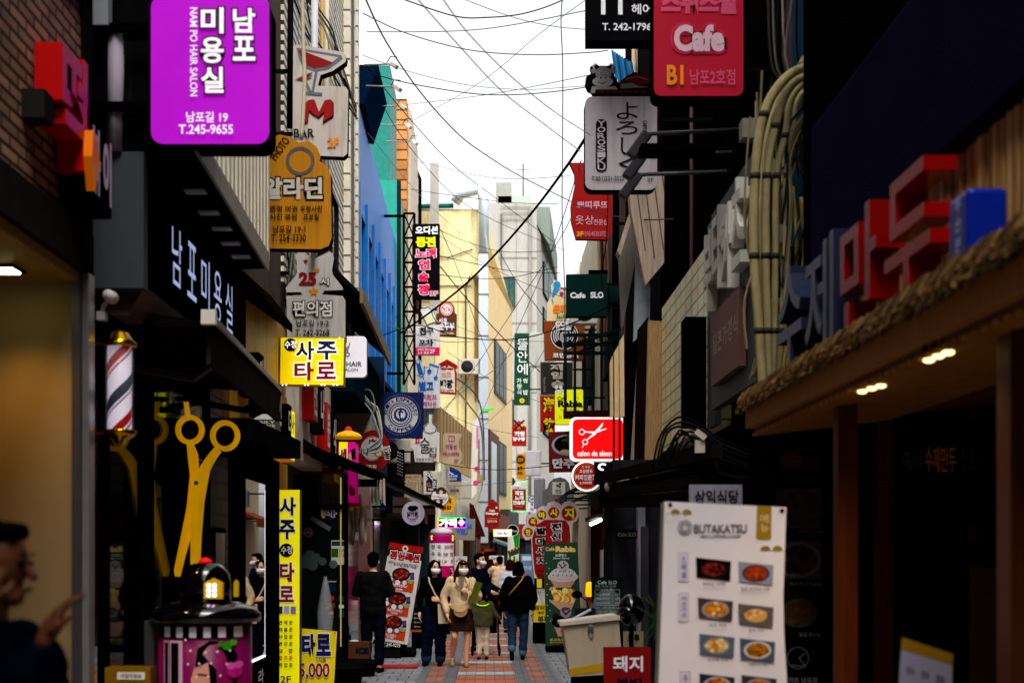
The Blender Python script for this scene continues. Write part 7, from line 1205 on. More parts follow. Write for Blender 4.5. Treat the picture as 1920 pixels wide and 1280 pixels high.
t = thing('red_mat', 'red mat laid on the grey paving beside the lunch banner', 'mat', (-1.4, 21.6, .004)); m = MB(); m.hexa([W(703, 1253, 21.3), W(783, 1251, 21.3), W(786, 1247, 21.9), W(706, 1247, 21.9)] + [W(703, 1253, 21.3) + Vector((0, 0, .02)), W(783, 1251, 21.3) + Vector((0, 0, .02)), W(786, 1247, 21.9) + Vector((0, 0, .02)), W(706, 1247, 21.9) + Vector((0, 0, .02))], P('a0141c')); o = m.build('rubber_mat', t)
for v in o.data.vertices: v.co.z = (.022 if v.index > 3 else .002) - t.location.z
# banners -------------------------------------------------------------
def banner(name, label, quad, Y, face, items, z=(0, 0, 1), cat='banner', lean=0, frame='26262a', foot_=True, base_px=None):
    """a stretched vinyl banner with rim, back stay and a weight on the ground"""
    root = sign(name, label, Y, quad, face, items, z=z, th=.02, rim='8a8a8a', cat=cat)
    zx, zy, zs = z; pts = [(zx + a * zs, zy + b * zs) for a, b in quad]; yb = max(p[1] for p in pts); x0 = min(p[0] for p in pts); x1 = max(p[0] for p in pts); yt = min(p[1] for p in pts); xm = (x0 + x1) / 2
    m = MB(); a, b = W(xm, yb + 3, Y + .06), W(xm, yt + 8, Y + .06); gz = Vector((a.x, Y + .35, .12)); m.tube([gz, a.lerp(b, .55) + Vector((0, .06, 0)), b], .012, P(frame, 0, .3)); m.tube([Vector((a.x, Y + .06, .1)), b], .01, P(frame, 0, .3)); m.build('pole', root)
    if foot_: m = MB(); m.lathe([(.05, -.3), (.085, -.28), (.085, .28), (.05, .3)], (a.x, Y + .2, .086), M('weight_black', '161618', .5), 16, 'X'); m.build('weight', root)
    return root
T = lambda pts: pts
L1_ = banner('lunch_banner', 'white leaning lunch special banner with three food photos and orange price blocks', [(142, 72), (432, 118), (285, 992), (-10, 940)], 23.6, 'c4c0bc',
    [('p', [(142, 72), (432, 118), (424, 168), (134, 122)], 'a8141c'), ('p', [(134, 122), (424, 168), (414, 232), (122, 186)], '141214'), ('c', 274, 128, 26, 'c8c0bc'), ('c', 274, 128, 14, 'a8141c'), ('t', '점심특선', (140, 158, 398, 236), 'a81420', {'o': 'e0dcd8', 'ow': .06, 'b': .06, 'r': 9}), ('t', '얼큰한 순살 갈비찜 특선 메뉴', (128, 250, 388, 268), '3a3634', {'r': 9}), ('t', '공기밥 포함 제공', (170, 268, 370, 286), '3a3634', {'r': 9})] +
    [('p', p, 'c0481c') for p in ([(150, 380), (352, 405), (335, 508), (125, 470)], [(100, 590), (308, 625), (294, 716), (84, 682)], [(80, 790), (280, 825), (264, 920), (58, 885)])] +
    sum([food(cx, cy, 78, 58, '181c2c', ['6a1410', '8a2a14', '4a100c', 'a84a28'], 30, sd) + [('c', cx - 90, cy + 40, 26, '2a3050'), ('c', cx - 90, cy + 40, 20, 'c8ccd0'), ('c', cx - 30, cy + 70, 28, '2a3050'), ('c', cx - 30, cy + 70, 22, 'c8ccd0'), ('c', cx + 30, cy + 72, 26, '2a3050'), ('c', cx + 30, cy + 72, 20, 'c4bcb0'), ('c', cx + 82, cy + 58, 24, '8a9a60'), ('b', cx + 78, cy - 15, cx + 112, cy + 46, '183a86'), ('c', cx + 95, cy + 14, 10, 'c03030')] for cx, cy, sd in ((238, 348, 1), (205, 555, 2), (172, 758, 3))], []) +
    [('t', '순불고추장특선', (160, 432, 290, 456), 'e0d8d0', {'r': 9}), ('t', '18,000', (196, 468, 250, 486), 'e0d8d0', {'r': 9}), ('t', '순살고추장특선', (120, 644, 248, 668), 'e0d8d0', {'r': 9}), ('t', '17,000', (152, 672, 208, 690), 'e0d8d0', {'r': 9}), ('t', '치즈찜특선', (104, 856, 196, 880), 'e0c8b8', {'r': 9}), ('t', '17,000', (118, 880, 172, 898), 'e0d8d0', {'r': 9}),
     ('p', [(4, 905), (292, 950), (285, 992), (-10, 940)], '101012'), ('t', '남포점 245-9279', (20, 926, 232, 962), 'd8d4d0', {'r': 8})], z=zd, base_px=1232)
m = MB(); m.hexa([(pX(706, 23.7), 23.5, 0), (pX(753, 23.7), 23.5, 0), (pX(753, 23.7), 24.1, 0), (pX(706, 23.7), 24.1, 0), (pX(708, 23.7), 23.55, .14), (pX(751, 23.7), 23.55, .14), (pX(751, 23.7), 24.05, .14), (pX(708, 23.7), 24.05, .14)], M('weight_black', '161618', .5)); m.build('water_base', L1_)
banner('ice_banner', 'tall dark green dessert banner with shaved ice cups in front of foot shaped sign', [(255, 170), (525, 150), (560, 965), (272, 985)], 24.8, '2a4a34', [('t', 'Café', (268, 192, 340, 222), 'd8b878', {'b': .02}), ('t', 'Rabia', (348, 184, 510, 232), 'd8b878', {'b': .06}), ('t', '눈꽃빙수', (348, 245, 438, 268), 'c8ccc8'), ('t', '(Snow flakes)', (330, 272, 458, 292), 'b8c0b8'),
    ('p', [(290, 430), (525, 430), (470, 515), (345, 515)], 'b08a74'), ('e', 408, 430, 122, 42, 'b8a8a4'), ('p', circ(408, 425, 110, 70, 16, 180, 360), 'b4b4b4'), ('c', 408, 345, 46, 'a8a0a0'), ('l', [(380, 330), (400, 360), (430, 335)], 10, '3a2c30'), ('l', [(410, 310), (420, 340)], 8, '3a2c30')] + [('c', 320 + (i * 53) % 180, 380 + (i * 31) % 60, 6, '5a545a') for i in range(14)] +
    [('p', [(295, 620), (520, 590), (470, 700), (400, 710)], 'b8907c')] + [('c', 330 + (i * 47) % 160, 530 + (i * 29) % 90, 24, ['c89a50', 'd8b470', 'b88440', 'e0c48a'][i % 4]) for i in range(22)] + [('p', [(310, 760), (520, 760), (470, 905), (370, 905)], 'b08a78'), ('e', 415, 760, 104, 34, '4a4448'), ('c', 430, 712, 44, '8a8488'), ('l', [(400, 690), (430, 730), (460, 700)], 12, '2a2226'), ('c', 350, 750, 30, '26222a'), ('e', 430, 685, 34, 12, '4a4a50')] +
    [('c', 275 + (i * 61) % 40, 320 + i * 42, 4, 'b8c8bc') for i in range(12)] + [('c', 320, 520, 12, 'a02838'), ('t', '빙수', (306, 512, 336, 528), 'e0d8d8'), ('t', '팥,오곡,인절미', (302, 922, 470, 944), 'c0a860'), ('t', '블루베리 초코', (302, 948, 470, 960), 'a09050')], z=zg)
menuf = []
for k, (cx, cy, bgc, pl_, cs) in enumerate(((418, 518, '161214', '2a1c1a', ['6a2018', '8a3420', '2a1410']), (700, 545, '8a8e98', '2a3440', ['a8401c', 'c05a24', '3a4a1c', '8a2c14']), (430, 785, '4a3a3c', '8a8a8c', ['b8702c', 'c89040', 'a85a20', 'd8c8a8']), (700, 825, '6a5a54', '3f5866', ['c89a60', 'b87838', '7a8a2c', 'd0b090']), (440, 1025, '56626e', '6a7a88', ['c8a470', 'b8743c', 'd8c090', '8a9a40']), (710, 1055, '4a5666', 'b4b4b0', ['a86428', 'b87c3c', '8a4a1c', '6a5a28']), (440, 1290, '28303c', 'a8a8a4', ['b85a28', 'c88a40', '8a3a1c']), (720, 1300, '3a3440', '8a8a8c', ['b86430', 'a84a24', 'c89a58']))):
    menuf += [('p', [(cx - 118, cy - 68 - 8), (cx + 118, cy - 58 + 8), (cx + 112, cy + 82), (cx - 112, cy + 58)], bgc)] + food(cx, cy + 4, 92, 58, pl_, cs, 26, k + 20)
ml = [('t', s_, b, '4a464a') for s_, b in (('부라마드 카이로', (345, 606, 495, 634)), ('일본 김치카츠 카레', (600, 640, 785, 666)), ('치즈 카츠', (385, 880, 505, 905)), ('등심 카츠', (650, 915, 750, 938)), ('고구마 카츠', (375, 1112, 515, 1136)), ('카레라이스 카츠', (650, 1142, 775, 1166)))]
BN = banner('menu_banner', 'large white menu banner with eight food photos, nearest banner on the right', [(92, 70), (905, 108), (885, 700), (890, 950), (925, 1500), (45, 1500), (75, 700)], 7.1, M('vinyl_white', 'd0ccce', .3, var=.05, bump=.15, ns=3),
    [('c', 130, 93, 14, '2a1a18'), ('c', 876, 132, 16, '2a1a18'), ('p', circ(165, 150, 32, 30, 10, 180, 360), '8a7238'), ('p', circ(240, 152, 32, 30, 10, 180, 360), '8a7238'), ('r', 128, 178, 34, 30, 'c0b090'), ('r', 205, 178, 34, 30, 'c0b090'), ('p', circ(765, 395, 34, 30, 10, 180, 360), '8a7238'), ('p', circ(845, 395, 34, 30, 10, 180, 360), '8a7238'),
     ('p', [(708, 100), (806, 105), (802, 322), (702, 318)], '94782c'), ('v', '메뉴', (732, 150, 785, 278), 'c8bca0', {'b': 0}), ('r', 228, 245, 50, 42, '8a8a90'), ('c', 228, 245, 34, '7a7a80'), ('p', [(205, 240), (228, 215), (256, 245), (240, 268), (215, 265)], 'b4aeb0'), ('t', 'BUTAKATSU', (288, 222, 640, 282), '5e5e66', {'b': .03}), ('t', 'URBAN JAPANESE CUISINE', (326, 295, 600, 315), '2c2c34', {'b': .03})] +
    [('p', [(x0, y0), (x0 + 70, y0 + 3), (x0 + 70, y0 + 196), (x0, y0 + 193)], c_) for x0, y0, c_ in ((182, 408, 'a89a98'), (184, 675, 'a89a98'), (194, 1200, '7a6a68'))] + [('p', [(x0, y0), (x0 + 62, y0 + 3), (x0 + 62, y0 + 188), (x0, y0 + 185)], 'c0bac8') for x0, y0 in ((186, 412), (188, 679), (198, 1204))] + [('v', '스페셜', (202, 430, 236, 585), '4a4468'), ('v', '카츠카츠', (204, 700, 240, 845), '4a4468'), ('v', '우동', (216, 1220, 248, 1340), '2a2838')] + menuf + ml, z=zR8 if 'zR8' in globals() else (1220, 920, .28112))
m = MB(); m.prism([W(1220 + a * .28112, 920 + b * .28112, 7.16) for a, b in ((110, 72), (88, 74), (40, 1500), (70, 1500))], (0, .12, 0), P('9a9088')); m.build('side_sheet', BN)
sign('pork_board', 'red board with white brush lettering standing before the delivery box', 11.6, [(733, 992), (1112, 990), (1112, 1500), (735, 1500)], '8a1a1e', [('t', '돼지', (806, 1062, 1048, 1188), 'd8d0d0', {'b': .03}), ('t', '불백', (830, 1238, 1040, 1330), '241c34', {'b': .05})], z=zg, th=.04, rim='1a0c0c', cat='board')
pb_ = [o for o in col.objects if o.name == 'pork_board'][0]; m = MB(); m.box(pX(1136, 11.7), pX(1142, 11.7), 11.65, 12.0, 0, pZ(1330, 11.6), BLK); m.box(pX(1212, 11.7), pX(1218, 11.7), 11.65, 12.0, 0, pZ(1330, 11.6), BLK); m.build('leg', pb_)
# parked delivery scooter with box
t = thing('delivery_scooter', 'parked delivery motorbike seen from behind with mirrors and black seat', 'scooter', (1.0, 13.2, 0)); Ys = 13.3
m = MB(); m.hexa([(.8, 13.0, .45), (1.2, 13.0, .45), (1.15, 14.4, .4), (.85, 14.4, .4), (.82, 13.0, .78), (1.18, 13.0, .78), (1.12, 14.3, .7), (.88, 14.3, .7)], P('1c1c20', 0, .3)); m.box(.9, 1.1, 14.3, 14.45, .4, 1.15, P('26262a', 0, .3)); m.build('body', t)
for y in (12.9, 14.55): m = MB(); m.lathe([(.2, -.06), (.28, -.035), (.28, .035), (.2, .06)], (1.0, y, .28), BLK, 20, 'X'); m.build('wheel', t)
m = MB(); m.tube([W(1052, 1185, 14.3), W(1075, 1160, 14.3), W(1108, 1142, 14.3)], .018, P('a8a8ac', .0, .2)); m.tube([W(1050, 1172, 14.3), W(1085, 1158, 14.3)], .02, BLK); m.build('handlebar', t)
m = MB(); m.tube([W(1104, 1140, 14.3), W(1100, 1125, 14.3), W(1090, 1118, 14.3)], .008, BLK); m.ball(W(1082, 1114, 14.3), (.055, .02, .04), BLK); m.build('mirror', t); m = MB(); m.ball(W(1048, 1165, 14.25), (.07, .05, .06), BLK); m.build('grip', t)
m = MB(); m.add([W(1105 + 22 * i, 1140 - 40 * (1 - (i - 1.6) ** 2 / 2.6) + 20 * 0, 14.5) for i in range(4)] + [W(1100 + 26 * i, 1165, 14.4) for i in range(4)], [(i, i + 1, i + 5, i + 4) for i in range(3)], glassmat('windscreen', 'b0b8bc', .03, .12)); m.build('windscreen', t)
t = thing('delivery_box', 'cream insulated box with metal latch and yellow stripe on the parked motorbike', 'box', W(1110, 1268, 12.7)); CRB = M('box_cream', 'a89c88', .4, var=.06, dirt=.2)
def bxp(pts, Y0, d, mat, nm, par): mm = MB(); mm.prism([W(a, b, Y0) for a, b in pts], (0, d, 0), mat); return mm.build(nm, par, bevel=.012)
bxp([(1056, 1175), (1160, 1158), (1167, 1240), (1166, 1262), (1070, 1268)], 12.6, .45, CRB, 'case', t); bxp([(1050, 1166), (1050, 1173), (1162, 1161), (1162, 1153), (1150, 1153)], 12.57, .5, M('box_lid', 'b8aea0', .35, var=.05), 'lid', t)
m = MB(); m.prism([W(a, b, 12.595) for a, b in ((1066, 1254), (1166, 1236), (1167, 1252), (1069, 1266))], (0, .004, 0), P('b08a10')); m.build('stripe', t); m = MB(); m.prism([W(a, b, 12.58) for a, b in ((1104, 1164), (1110, 1163), (1112, 1194), (1106, 1195))], (0, .015, 0), P('8a8680', 0, .25)); m.box(pX(1102, 12.58), pX(1113, 12.58), 12.565, 12.59, pZ(1182, 12.58), pZ(1174, 12.58), P('5a5650', 0, .25)); m.build('latch', t)
t = thing('helmet', 'glossy black motorcycle helmet beside the chalk menu board', 'helmet', W(1184, 1175, 13.6)); c_ = W(1184, 1143, 13.6); m = MB(); m.ball(c_, (.125, .14, .155), M('gloss_black', '050506', .08, var=.05), 24, 16); m.build('shell', t); m = MB(); m.ball(c_ + Vector((-.03, -.03, -.01)), (.105, .122, .07), M('visor', '14161a', .03, var=.1), 20, 12); m.build('visor', t)
m = MB(); m.box(c_.x - .02, c_.x + .02, 13.58, 13.64, 0, c_.z - .12, BLK); m.build('stand', t)
sign('chalk_board', 'dark green chalk menu board with white handwriting right of the green banner', 16.8, [(636, 432), (890, 432), (890, 830), (640, 830)], '12201c', [('t', 'Cafe SLO', (686, 460, 838, 488), 'b8c0b8', {'b': 0}), ('t', '평일 10:00~23:20', (664, 494, 832, 514), '8a9890', {'b': 0}), ('l', [(664, 532), (664, 655), (860, 655), (860, 532), (830, 532)], 3, '8a9890'), ('t', '시그니처 메뉴', (668, 522, 828, 540), '8a9890', {'b': 0})] + [('t', s_, (674, 560 + i * 34, 780, 580 + i * 34), '9aa8a0', {'b': 0}) for i, s_ in enumerate(('바닐라라떼', '자몽에이드', 'Dark초코라떼'))] + [('t', str(p_), (828, 560 + i * 34, 850, 580 + i * 34), '9aa8a0', {'b': 0}) for i, p_ in enumerate((6.0, 6.5, 6.0))] + [('t', '~시럽 추가~', (720, 668, 796, 686), '8a9890', {'b': 0}), ('t', '수제청 레몬청 팝니다', (672, 698, 830, 724), '5aa848', {'b': 0}), ('l', [(668, 745), (668, 680), (700, 676)], 3, '8a9890'), ('l', [(800, 676), (856, 680), (856, 745)], 3, '8a9890')], z=zg, th=.04, cat='board')
cb = [o for o in col.objects if o.name == 'chalk_board'][0]; m = MB(); 
for px in (1112, 1164): m.box(pX(px, 16.84), pX(px + 4, 16.84), 16.85, 16.9, 0, pZ(1172, 16.8), BLK)
m.build('leg', cb)
sign('side_board', 'small cream board with black lettering beneath the black helmet', 14.2, [(890, 865), (1052, 865), (1052, 1010), (890, 1010)], '8a8064', [('t', '보루', (925, 890, 1020, 950), '1a1814', {'b': .03})], z=zg, th=.05, cat='board')
m = MB(); m.box(pX(1170, 14.3), pX(1206, 14.3), 14.26, 14.3, 0, pZ(1218, 14.2), BLK); m.build('leg', [o for o in col.objects if o.name == 'side_board'][0])
sign('wall_name_sign', 'dim dark wall sign with pale cafe lettering in the shadow on the right', 17.5, [(1255, 1040), (1450, 1045), (1450, 1130), (1255, 1130)], '0f1514', [('t', 'Cafe SLO', (1272, 1072, 1440, 1110), '7a7e74', {'b': .04})], z=zf, th=.04)
t = thing('tube_lamp', 'short glowing tube lamp under the right hand shop eave', 'light', W(1117, 978, 22)); m = MB(); m.tube([W(1108, 982, 22), W(1126, 974, 21.6)], .03, P('fff2e8', 2), 10); m.build('tube', t); m = MB(); m.beam(W(1106, 974, 22.1), W(1128, 966, 21.6), .16, .05, P('3a342c')); m.build('holder', t)
t = thing('wall_lantern', 'small warm lantern glowing low beside the green banner', 'light', W(1105, 1120, 21)); m = MB(); m.lathe([(.03, 0), (.06, .02), (.05, .2), (.02, .22)], W(1105, 1118, 21), P('e88a20', .8), 10); m.build('shade', t); m = MB(); m.box(pX(1100, 21), pX(1110, 21), 21, 21.1, 0, pZ(1119, 21), WOOD); m.build('post', t)
m = MB(); m.box(pX(1128, 20), pX(1146, 20), 20, 20.3, .0, pZ(1030, 20), M('pale_door', 'a09c96', .5, dirt=.3)); t = thing('door_panel', 'narrow pale door panel in the dark right hand shop front', 'door', W(1137, 1260, 20)); m.build('leaf', t); m = MB(); m.box(pX(1134, 20), pX(1138, 20), 19.98, 20, pZ(1058, 20), pZ(1050, 20), BLK); m.build('lock', t)
t = thing('dark_shopfront', 'dark recessed shop front with pale pillar behind the chalk board', 'shop front', (2.1, 18.5, 0)); m = MB(); m.box(pX(1150, 18), 2.6, 18, 19.5, 0, 2.9, M('front_dark', '2c2e32', .6, var=.3)); m.build('wall', t); m = MB(); m.box(pX(1196, 17.8), pX(1210, 17.8), 17.8, 18, 0, 2.6, M('pale_pillar', '8a8490', .6, dirt=.3)); m.box(pX(1203, 17.7), pX(1216, 17.7), 17.7, 17.8, 0, 2.05, M('mauve_board', '3f3a40', .6)); m.build('pillar', t)
t = thing('price_tablet', 'small tilted tablet menu with gold header on the right hand counter', 'menu', W(1735, 1290, 5.4)); m = MB(); m.prism([W(a, b, 5.4) for a, b in ((1690, 1190), (1790, 1222), (1786, 1330), (1680, 1330))], (0, .03, 0), P('14141a', 0, .3)); m.build('tablet', t); m = MB(); m.prism([W(a, b, 5.396) for a, b in ((1692, 1194), (1788, 1226), (1786, 1246), (1690, 1216))], (0, .003, 0), P('8a6a1c')); m.prism([W(a, b, 5.396) for a, b in ((1690, 1217), (1786, 1247), (1784, 1330), (1682, 1330))], (0, .003, 0), P('8a8698')); m.build('screen', t); m = MB()
for i in range(3): put_text(m, '만두', W(1700 + i * 28, 1262 + i * 8, 5.393), Vector((.03, 0, -.008)), Vector((0, 0, .03)), NF, P('2a2438'))
m.build('lettering', t); m = MB(); m.box(pX(1715, 5.5), pX(1760, 5.5), 5.44, 5.5, 0, pZ(1325, 5.4), WOOD); m.build('stand', t)
# far street clutter
t = thing('far_awning', 'grey green slanted awning low at the far bend', 'awning', W(950, 1025, 47)); m = MB(); m.hexa([W(924, 1016, 46), W(965, 1028, 46), W(965, 1026, 49), W(924, 1012, 49), W(926, 1012, 46), W(962, 1024, 46), W(962, 1020, 49), W(926, 1008, 49)], P('5a6a68')); m.build('cloth', t); m = MB(); m.tube([W(930, 1016, 46), W(930, 1100, 46)], .03, BLK); m.build('post', t)
t = thing('orange_door_frame', 'orange timber door frame at the far bend', 'door', W(918, 1100, 46.5)); m = MB()
for q in ((904, 1028, 934, 1033), (904, 1028, 908, 1125), (930, 1028, 934, 1125)): m.prism([W(q[0], q[1], 46.5), W(q[2], q[1], 46.5), W(q[2], q[3], 46.5), W(q[0], q[3], 46.5)], (0, .1, 0), P('a0421c'))
m.build('frame', t); m = MB(); m.prism([W(908, 1033, 46.6), W(930, 1033, 46.6), W(930, 1125, 46.6), W(908, 1125, 46.6)], (0, .05, 0), P('3a2418')); m.build('leaf', t)
sign('far_menu_banner', 'small white menu poster with red food photo at the far bend', 44, [(917, 1041), (945, 1041), (945, 1095), (917, 1095)], 'c4c0bc', [('t', 'Dakn Bam', (921, 1044, 941, 1048), '3a3a40'), ('c', 931, 1062, 8, 'a8402c'), ('b', 920, 1072, 942, 1084, 'b86a5c')], th=.05, cat='banner')
sign('far_blue_board', 'pale blue information board behind the woman with the bob', 40, [(976, 1038), (1002, 1038), (1002, 1125), (976, 1125)], '6a88a4', [('b', 979, 1042, 1000, 1050, 'c4ccd4'), ('t', '안내', (981, 1060, 996, 1068), 'c8d4e0'), ('t', '1층', (983, 1075, 994, 1083), 'b04040')], th=.05, cat='board')
sign('far_green_banner', 'green white and yellow banner at the far end of the alley', 43, [(952, 1006), (974, 1000), (972, 1090), (952, 1100)], 'c0c4bc', [('p', [(962, 1004), (974, 1000), (972, 1035), (966, 1030)], '1f8a30'), ('p', [(953, 1045), (958, 1040), (960, 1070), (953, 1078)], '1f8a30'), ('p', [(960, 1048), (972, 1046), (971, 1085), (958, 1085)], 'b0b030')], th=.05, cat='banner')
t = thing('fruit_stand', 'small green crate display of red and brown goods at the far bend', 'stall', W(962, 1040, 42)); m = MB(); m.prism([W(953, 1036, 42), W(973, 1028, 42), W(973, 1037, 42), W(955, 1044, 42)], (0, .5, 0), P('2a4a2c')); m.build('tray', t); m = MB()
for i in range(9): m.ball(W(955 + i * 2.1, 1034 - i * .8, 42.05), .05, P(['8a2a1c', 'b88a3a', '5a2a18'][i % 3]), 8, 6)
m.build('goods', t); m = MB(); m.tube([W(964, 1042, 42.2), W(964, 1042 + 63 , 42.2)], .03, BLK); m.build('post', t)
t = thing('brown_canopy', 'dark red brown slanted canopy behind the glowing price board', 'canopy', W(895, 1005, 43)); m = MB(); m.prism([W(880, 942, 43), W(888, 946, 43), W(910, 1004, 43), (W(880, 1004, 43))], (0, 2, 0), P('3f1c16')); m.build('sheet', t); m = MB(); m.tube([W(898, 1004, 43.1), W(898, 1110, 43.1)], .06, P('5a2018')); m.build('post', t)
sign('fish_poster', 'white poster with fish outline behind the beige jacket woman', 33, [(852, 1042), (876, 1042), (876, 1090), (852, 1090)], 'c4c4c0', [('l', [(855, 1052), (862, 1046), (869, 1054), (864, 1060), (866, 1066), (856, 1064)], 1.2, '2a2a2c'), ('t', '서면', (855, 1070, 862, 1076), '4a4a4a')], th=.04, cat='poster')
t = thing('chalk_aframe', 'low black chalk board with orange trim behind the lunch banner', 'board', W(782, 1185, 26)); m = MB(); m.prism([W(770, 1140, 26), W(792, 1140, 26), W(792, 1182, 26), W(770, 1182, 26)], (0, .05, 0), P('141816')); m.prism([W(770, 1180, 25.98), W(792, 1180, 25.98), W(792, 1184, 25.98), W(770, 1184, 25.98)], (0, .02, 0), P('b0501c')); m.build('panel', t); m = MB()
for i in range(4): put_text(m, '@menu', W(776, 1152 + i * 8, 25.975), Vector((.12, 0, 0)), Vector((0, 0, .04)), NF, P('8a9a90'))
m.build('lettering', t); m = MB(); m.box(pX(772, 26.1), pX(790, 26.1), 26.06, 26.2, 0, pZ(1182, 26), BLK); m.build('leg', t)
# awnings left mid
t = thing('awning', 'black retractable awning with white clips and hanging cloth above the red shop front', 'awning', W(700, 900, 24)); m = MB(); m.beam(W(590, 850, 19.0), W(712, 893, 23), .12, .1, BLK); m.beam(W(700, 885, 22.6), W(830, 950, 32), .05, .06, BLK); m.beam(W(660, 905, 22), W(705, 905, 22.4), .05, .12, BLK); m.beam(W(720, 905, 24), W(828, 952, 32), .04, .05, P('2a6a5c')); m.build('frame', t)
m = MB(); m.hexa([W(585, 850, 19), W(712, 890, 23), (-2.7, 23, 3.1), (-2.7, 19, 3.1), W(585, 838, 19), W(712, 884, 23), (-2.7, 23, 3.5), (-2.7, 19, 3.5)], M('awning_cloth', '1a1512', .8)); m.build('canopy_cloth', t)
m = MB(); m.box(pX(680, 22.9), pX(690, 22.9), 22.8, 22.9, pZ(886, 22.9), pZ(878, 22.9), P('c4bca8')); m.build('clip', t)
m = MB(); rnd = random.Random(3)
for i in range(9):
    x = 692 + i * 3.2; m.prism([W(x, 895, 23.2 + .1 * (i % 2)), W(x + 4, 897, 23.2), W(x + 5, 940 + rnd.randint(-8, 8), 23.25), W(x + 1, 938 + rnd.randint(-8, 8), 23.2)], (0, .02, 0), P(['b8a0a0', '7aa890', 'b0b0a8', 'a87080'][i % 4]))
m.build('hanging_cloth', t)
t = thing('ring_decoration', 'pair of large cream ring shapes standing from the red shop front', 'decoration', W(680, 1015, 23)); m = MB()
for px, py in ((672, 960), (681, 985)):
    c_ = W(px, py, 23.0); n = 24; pr = []
    for k in range(n + 1): a = 6.2832 * k / n; pr.append(c_ + Vector((0, .28 * math.cos(a), .28 * math.sin(a))))
    m.tube(pr, .045, M('ring_cream', 'b4a692', .5), 6, False)
m.build('ring', t)
# small awnings and shop trim along the far half of the alley
for i, (xa, xb, Y, z0, hx, lab) in enumerate(((-2.2, -1.55, 31.2, 2.75, '2a3a4a', 'slate blue cloth awning low on the left beyond the lunch banner'), (-2.2, -1.5, 34.6, 2.7, '6a2420', 'dark red cloth awning low on the left behind the price lantern'), (2.2, 1.55, 27.6, 2.9, '3a3a36', 'grey cloth awning low on the right behind the foot shaped sign'), (2.42, 1.7, 31, 2.8, '1f4a3a', 'green cloth awning low on the right before the far shops'), (2.7, 2.0, 38.5, 2.7, '8a3a24', 'rust red cloth awning at the far right shops'), (3.2, 2.4, 43, 2.7, '4a4a52', 'grey cloth awning farthest along the right hand shops'))):
    t = thing('awning', lab, 'awning', (xa, Y, z0)); m = MB(); m.hexa([(xa, Y, z0 + .3), (xa, Y + 2.6, z0 + .3), (xb, Y + 2.6, z0), (xb, Y, z0), (xa, Y, z0 + .34), (xa, Y + 2.6, z0 + .34), (xb, Y + 2.6, z0 + .04), (xb, Y, z0 + .04)], P(hx, 0, .8, .3)); m.box(xb - .01, xb + .01, Y, Y + 2.6, z0 - .2, z0 + .02, P(hx, 0, .8, .3)); m.build('cloth', t)
    m = MB(); m.beam((xa, Y + .05, z0 + .02), (xb, Y + .05, z0 + .01), .03, .03, BLK); m.build('arm', t); m = MB(); m.beam((xa, Y + 2.5, z0 + .02), (xb, Y + 2.5, z0 + .01), .03, .03, BLK); m.build('arm', t)
for i, (px, py, Y, w_, h_, hx, lab) in enumerate(((812, 905, 36.2, .5, .6, 'b8b2a4', 'small blank weathered white wall box above the price lantern'), (1000, 868, 40, .45, .7, 'b4b0b4', 'plain pale box sign seen edge on behind the white foot care sign'), (1012, 925, 38, .3, .8, '7a7c80', 'plain grey box sign seen edge on left of the tombstone shaped sign'), (872, 918, 41, .35, .5, 'a8a49c', 'plain ivory meter box below the shoe sign'), (1008, 655, 42, .5, 1.0, 'a4a29c', 'plain pale sign back above the dark grey whisky sign'))):
    c_ = W(px, py, Y); t = thing('wall_box', lab, 'box', c_); m = MB(); m.box(c_.x - w_ / 2, c_.x + w_ / 2, Y, Y + .2, c_.z - h_ / 2, c_.z + h_ / 2, P(hx, 0, .5, .5)); m.build('casing', t, bevel=.02); m = MB(); m.beam((c_.x, Y + .1, c_.z), (c_.x + (1.2 if px > 912 else -1.0), Y + .1, c_.z), .04, .04, DK); m.build('bracket', t)
# floodlights on arms
def flood(label, a, b, Y, group, c='b8b0a4', s=1.0):
    t = thing('floodlight', label, 'floodlight', W(b[0], b[1], Y), group); A_, B_ = W(a[0], a[1], Y), W(b[0], b[1], Y); m = MB(); m.tube([A_, B_], .016 * s, P('8a8680', 0, .3)); m.build('arm', t)
    m = MB(); d = Vector((.6, -.3, -.7)); m.beam(B_ - d * .02, B_ + Vector((.1, -.06, -.09)) * s, .1 * s, .08 * s, P(c, 0, .4)); m.build('head', t, bevel=.01); m = MB(); m.tube([B_ + Vector((-.1, 0, .02)) * s, B_ + Vector((-.03, 0, .14)) * s, B_ + Vector((.1, 0, .13)) * s], .009 * s, BLK); m.build('cable', t)
for i, (a, b, Y) in enumerate((((682, 122), (735, 120), 27.5), ((686, 161), (742, 163), 28.5), ((699, 199), (753, 199), 31), ((710, 234), (763, 234), 33.5), ((722, 265), (775, 265), 36))):
    flood('white floodlight on arm above the blue building, %s from the top' % ('topmost', 'second', 'third', 'fourth', 'lowest')[i], a, b, Y, 'floodlights above the blue building')
def flood2(label, y, xe, hx, hy, Y):
    t = thing('floodlight', label, 'floodlight', W(hx, hy, Y), 'floodlights over the right hand signs'); m = MB(); m.tube([W(xe, y, Y), W(hx, hy - 20, Y)], .02, P('4a4a4e', 0, .3), 8); m.build('arm', t); m = MB(); m.beam(W(hx + 14, hy - 22, Y), W(hx - 18, hy + 22, Y), .1, .1, P('38363a', 0, .4)); m.build('head', t, bevel=.015); m = MB(); m.box(xe * 0 + W(xe, y, Y).x - .02, W(xe, y, Y).x + .4, Y - .03, Y + .03, W(xe, y, Y).z - .03, W(xe, y, Y).z + .03, DK); m.build('mount', t)
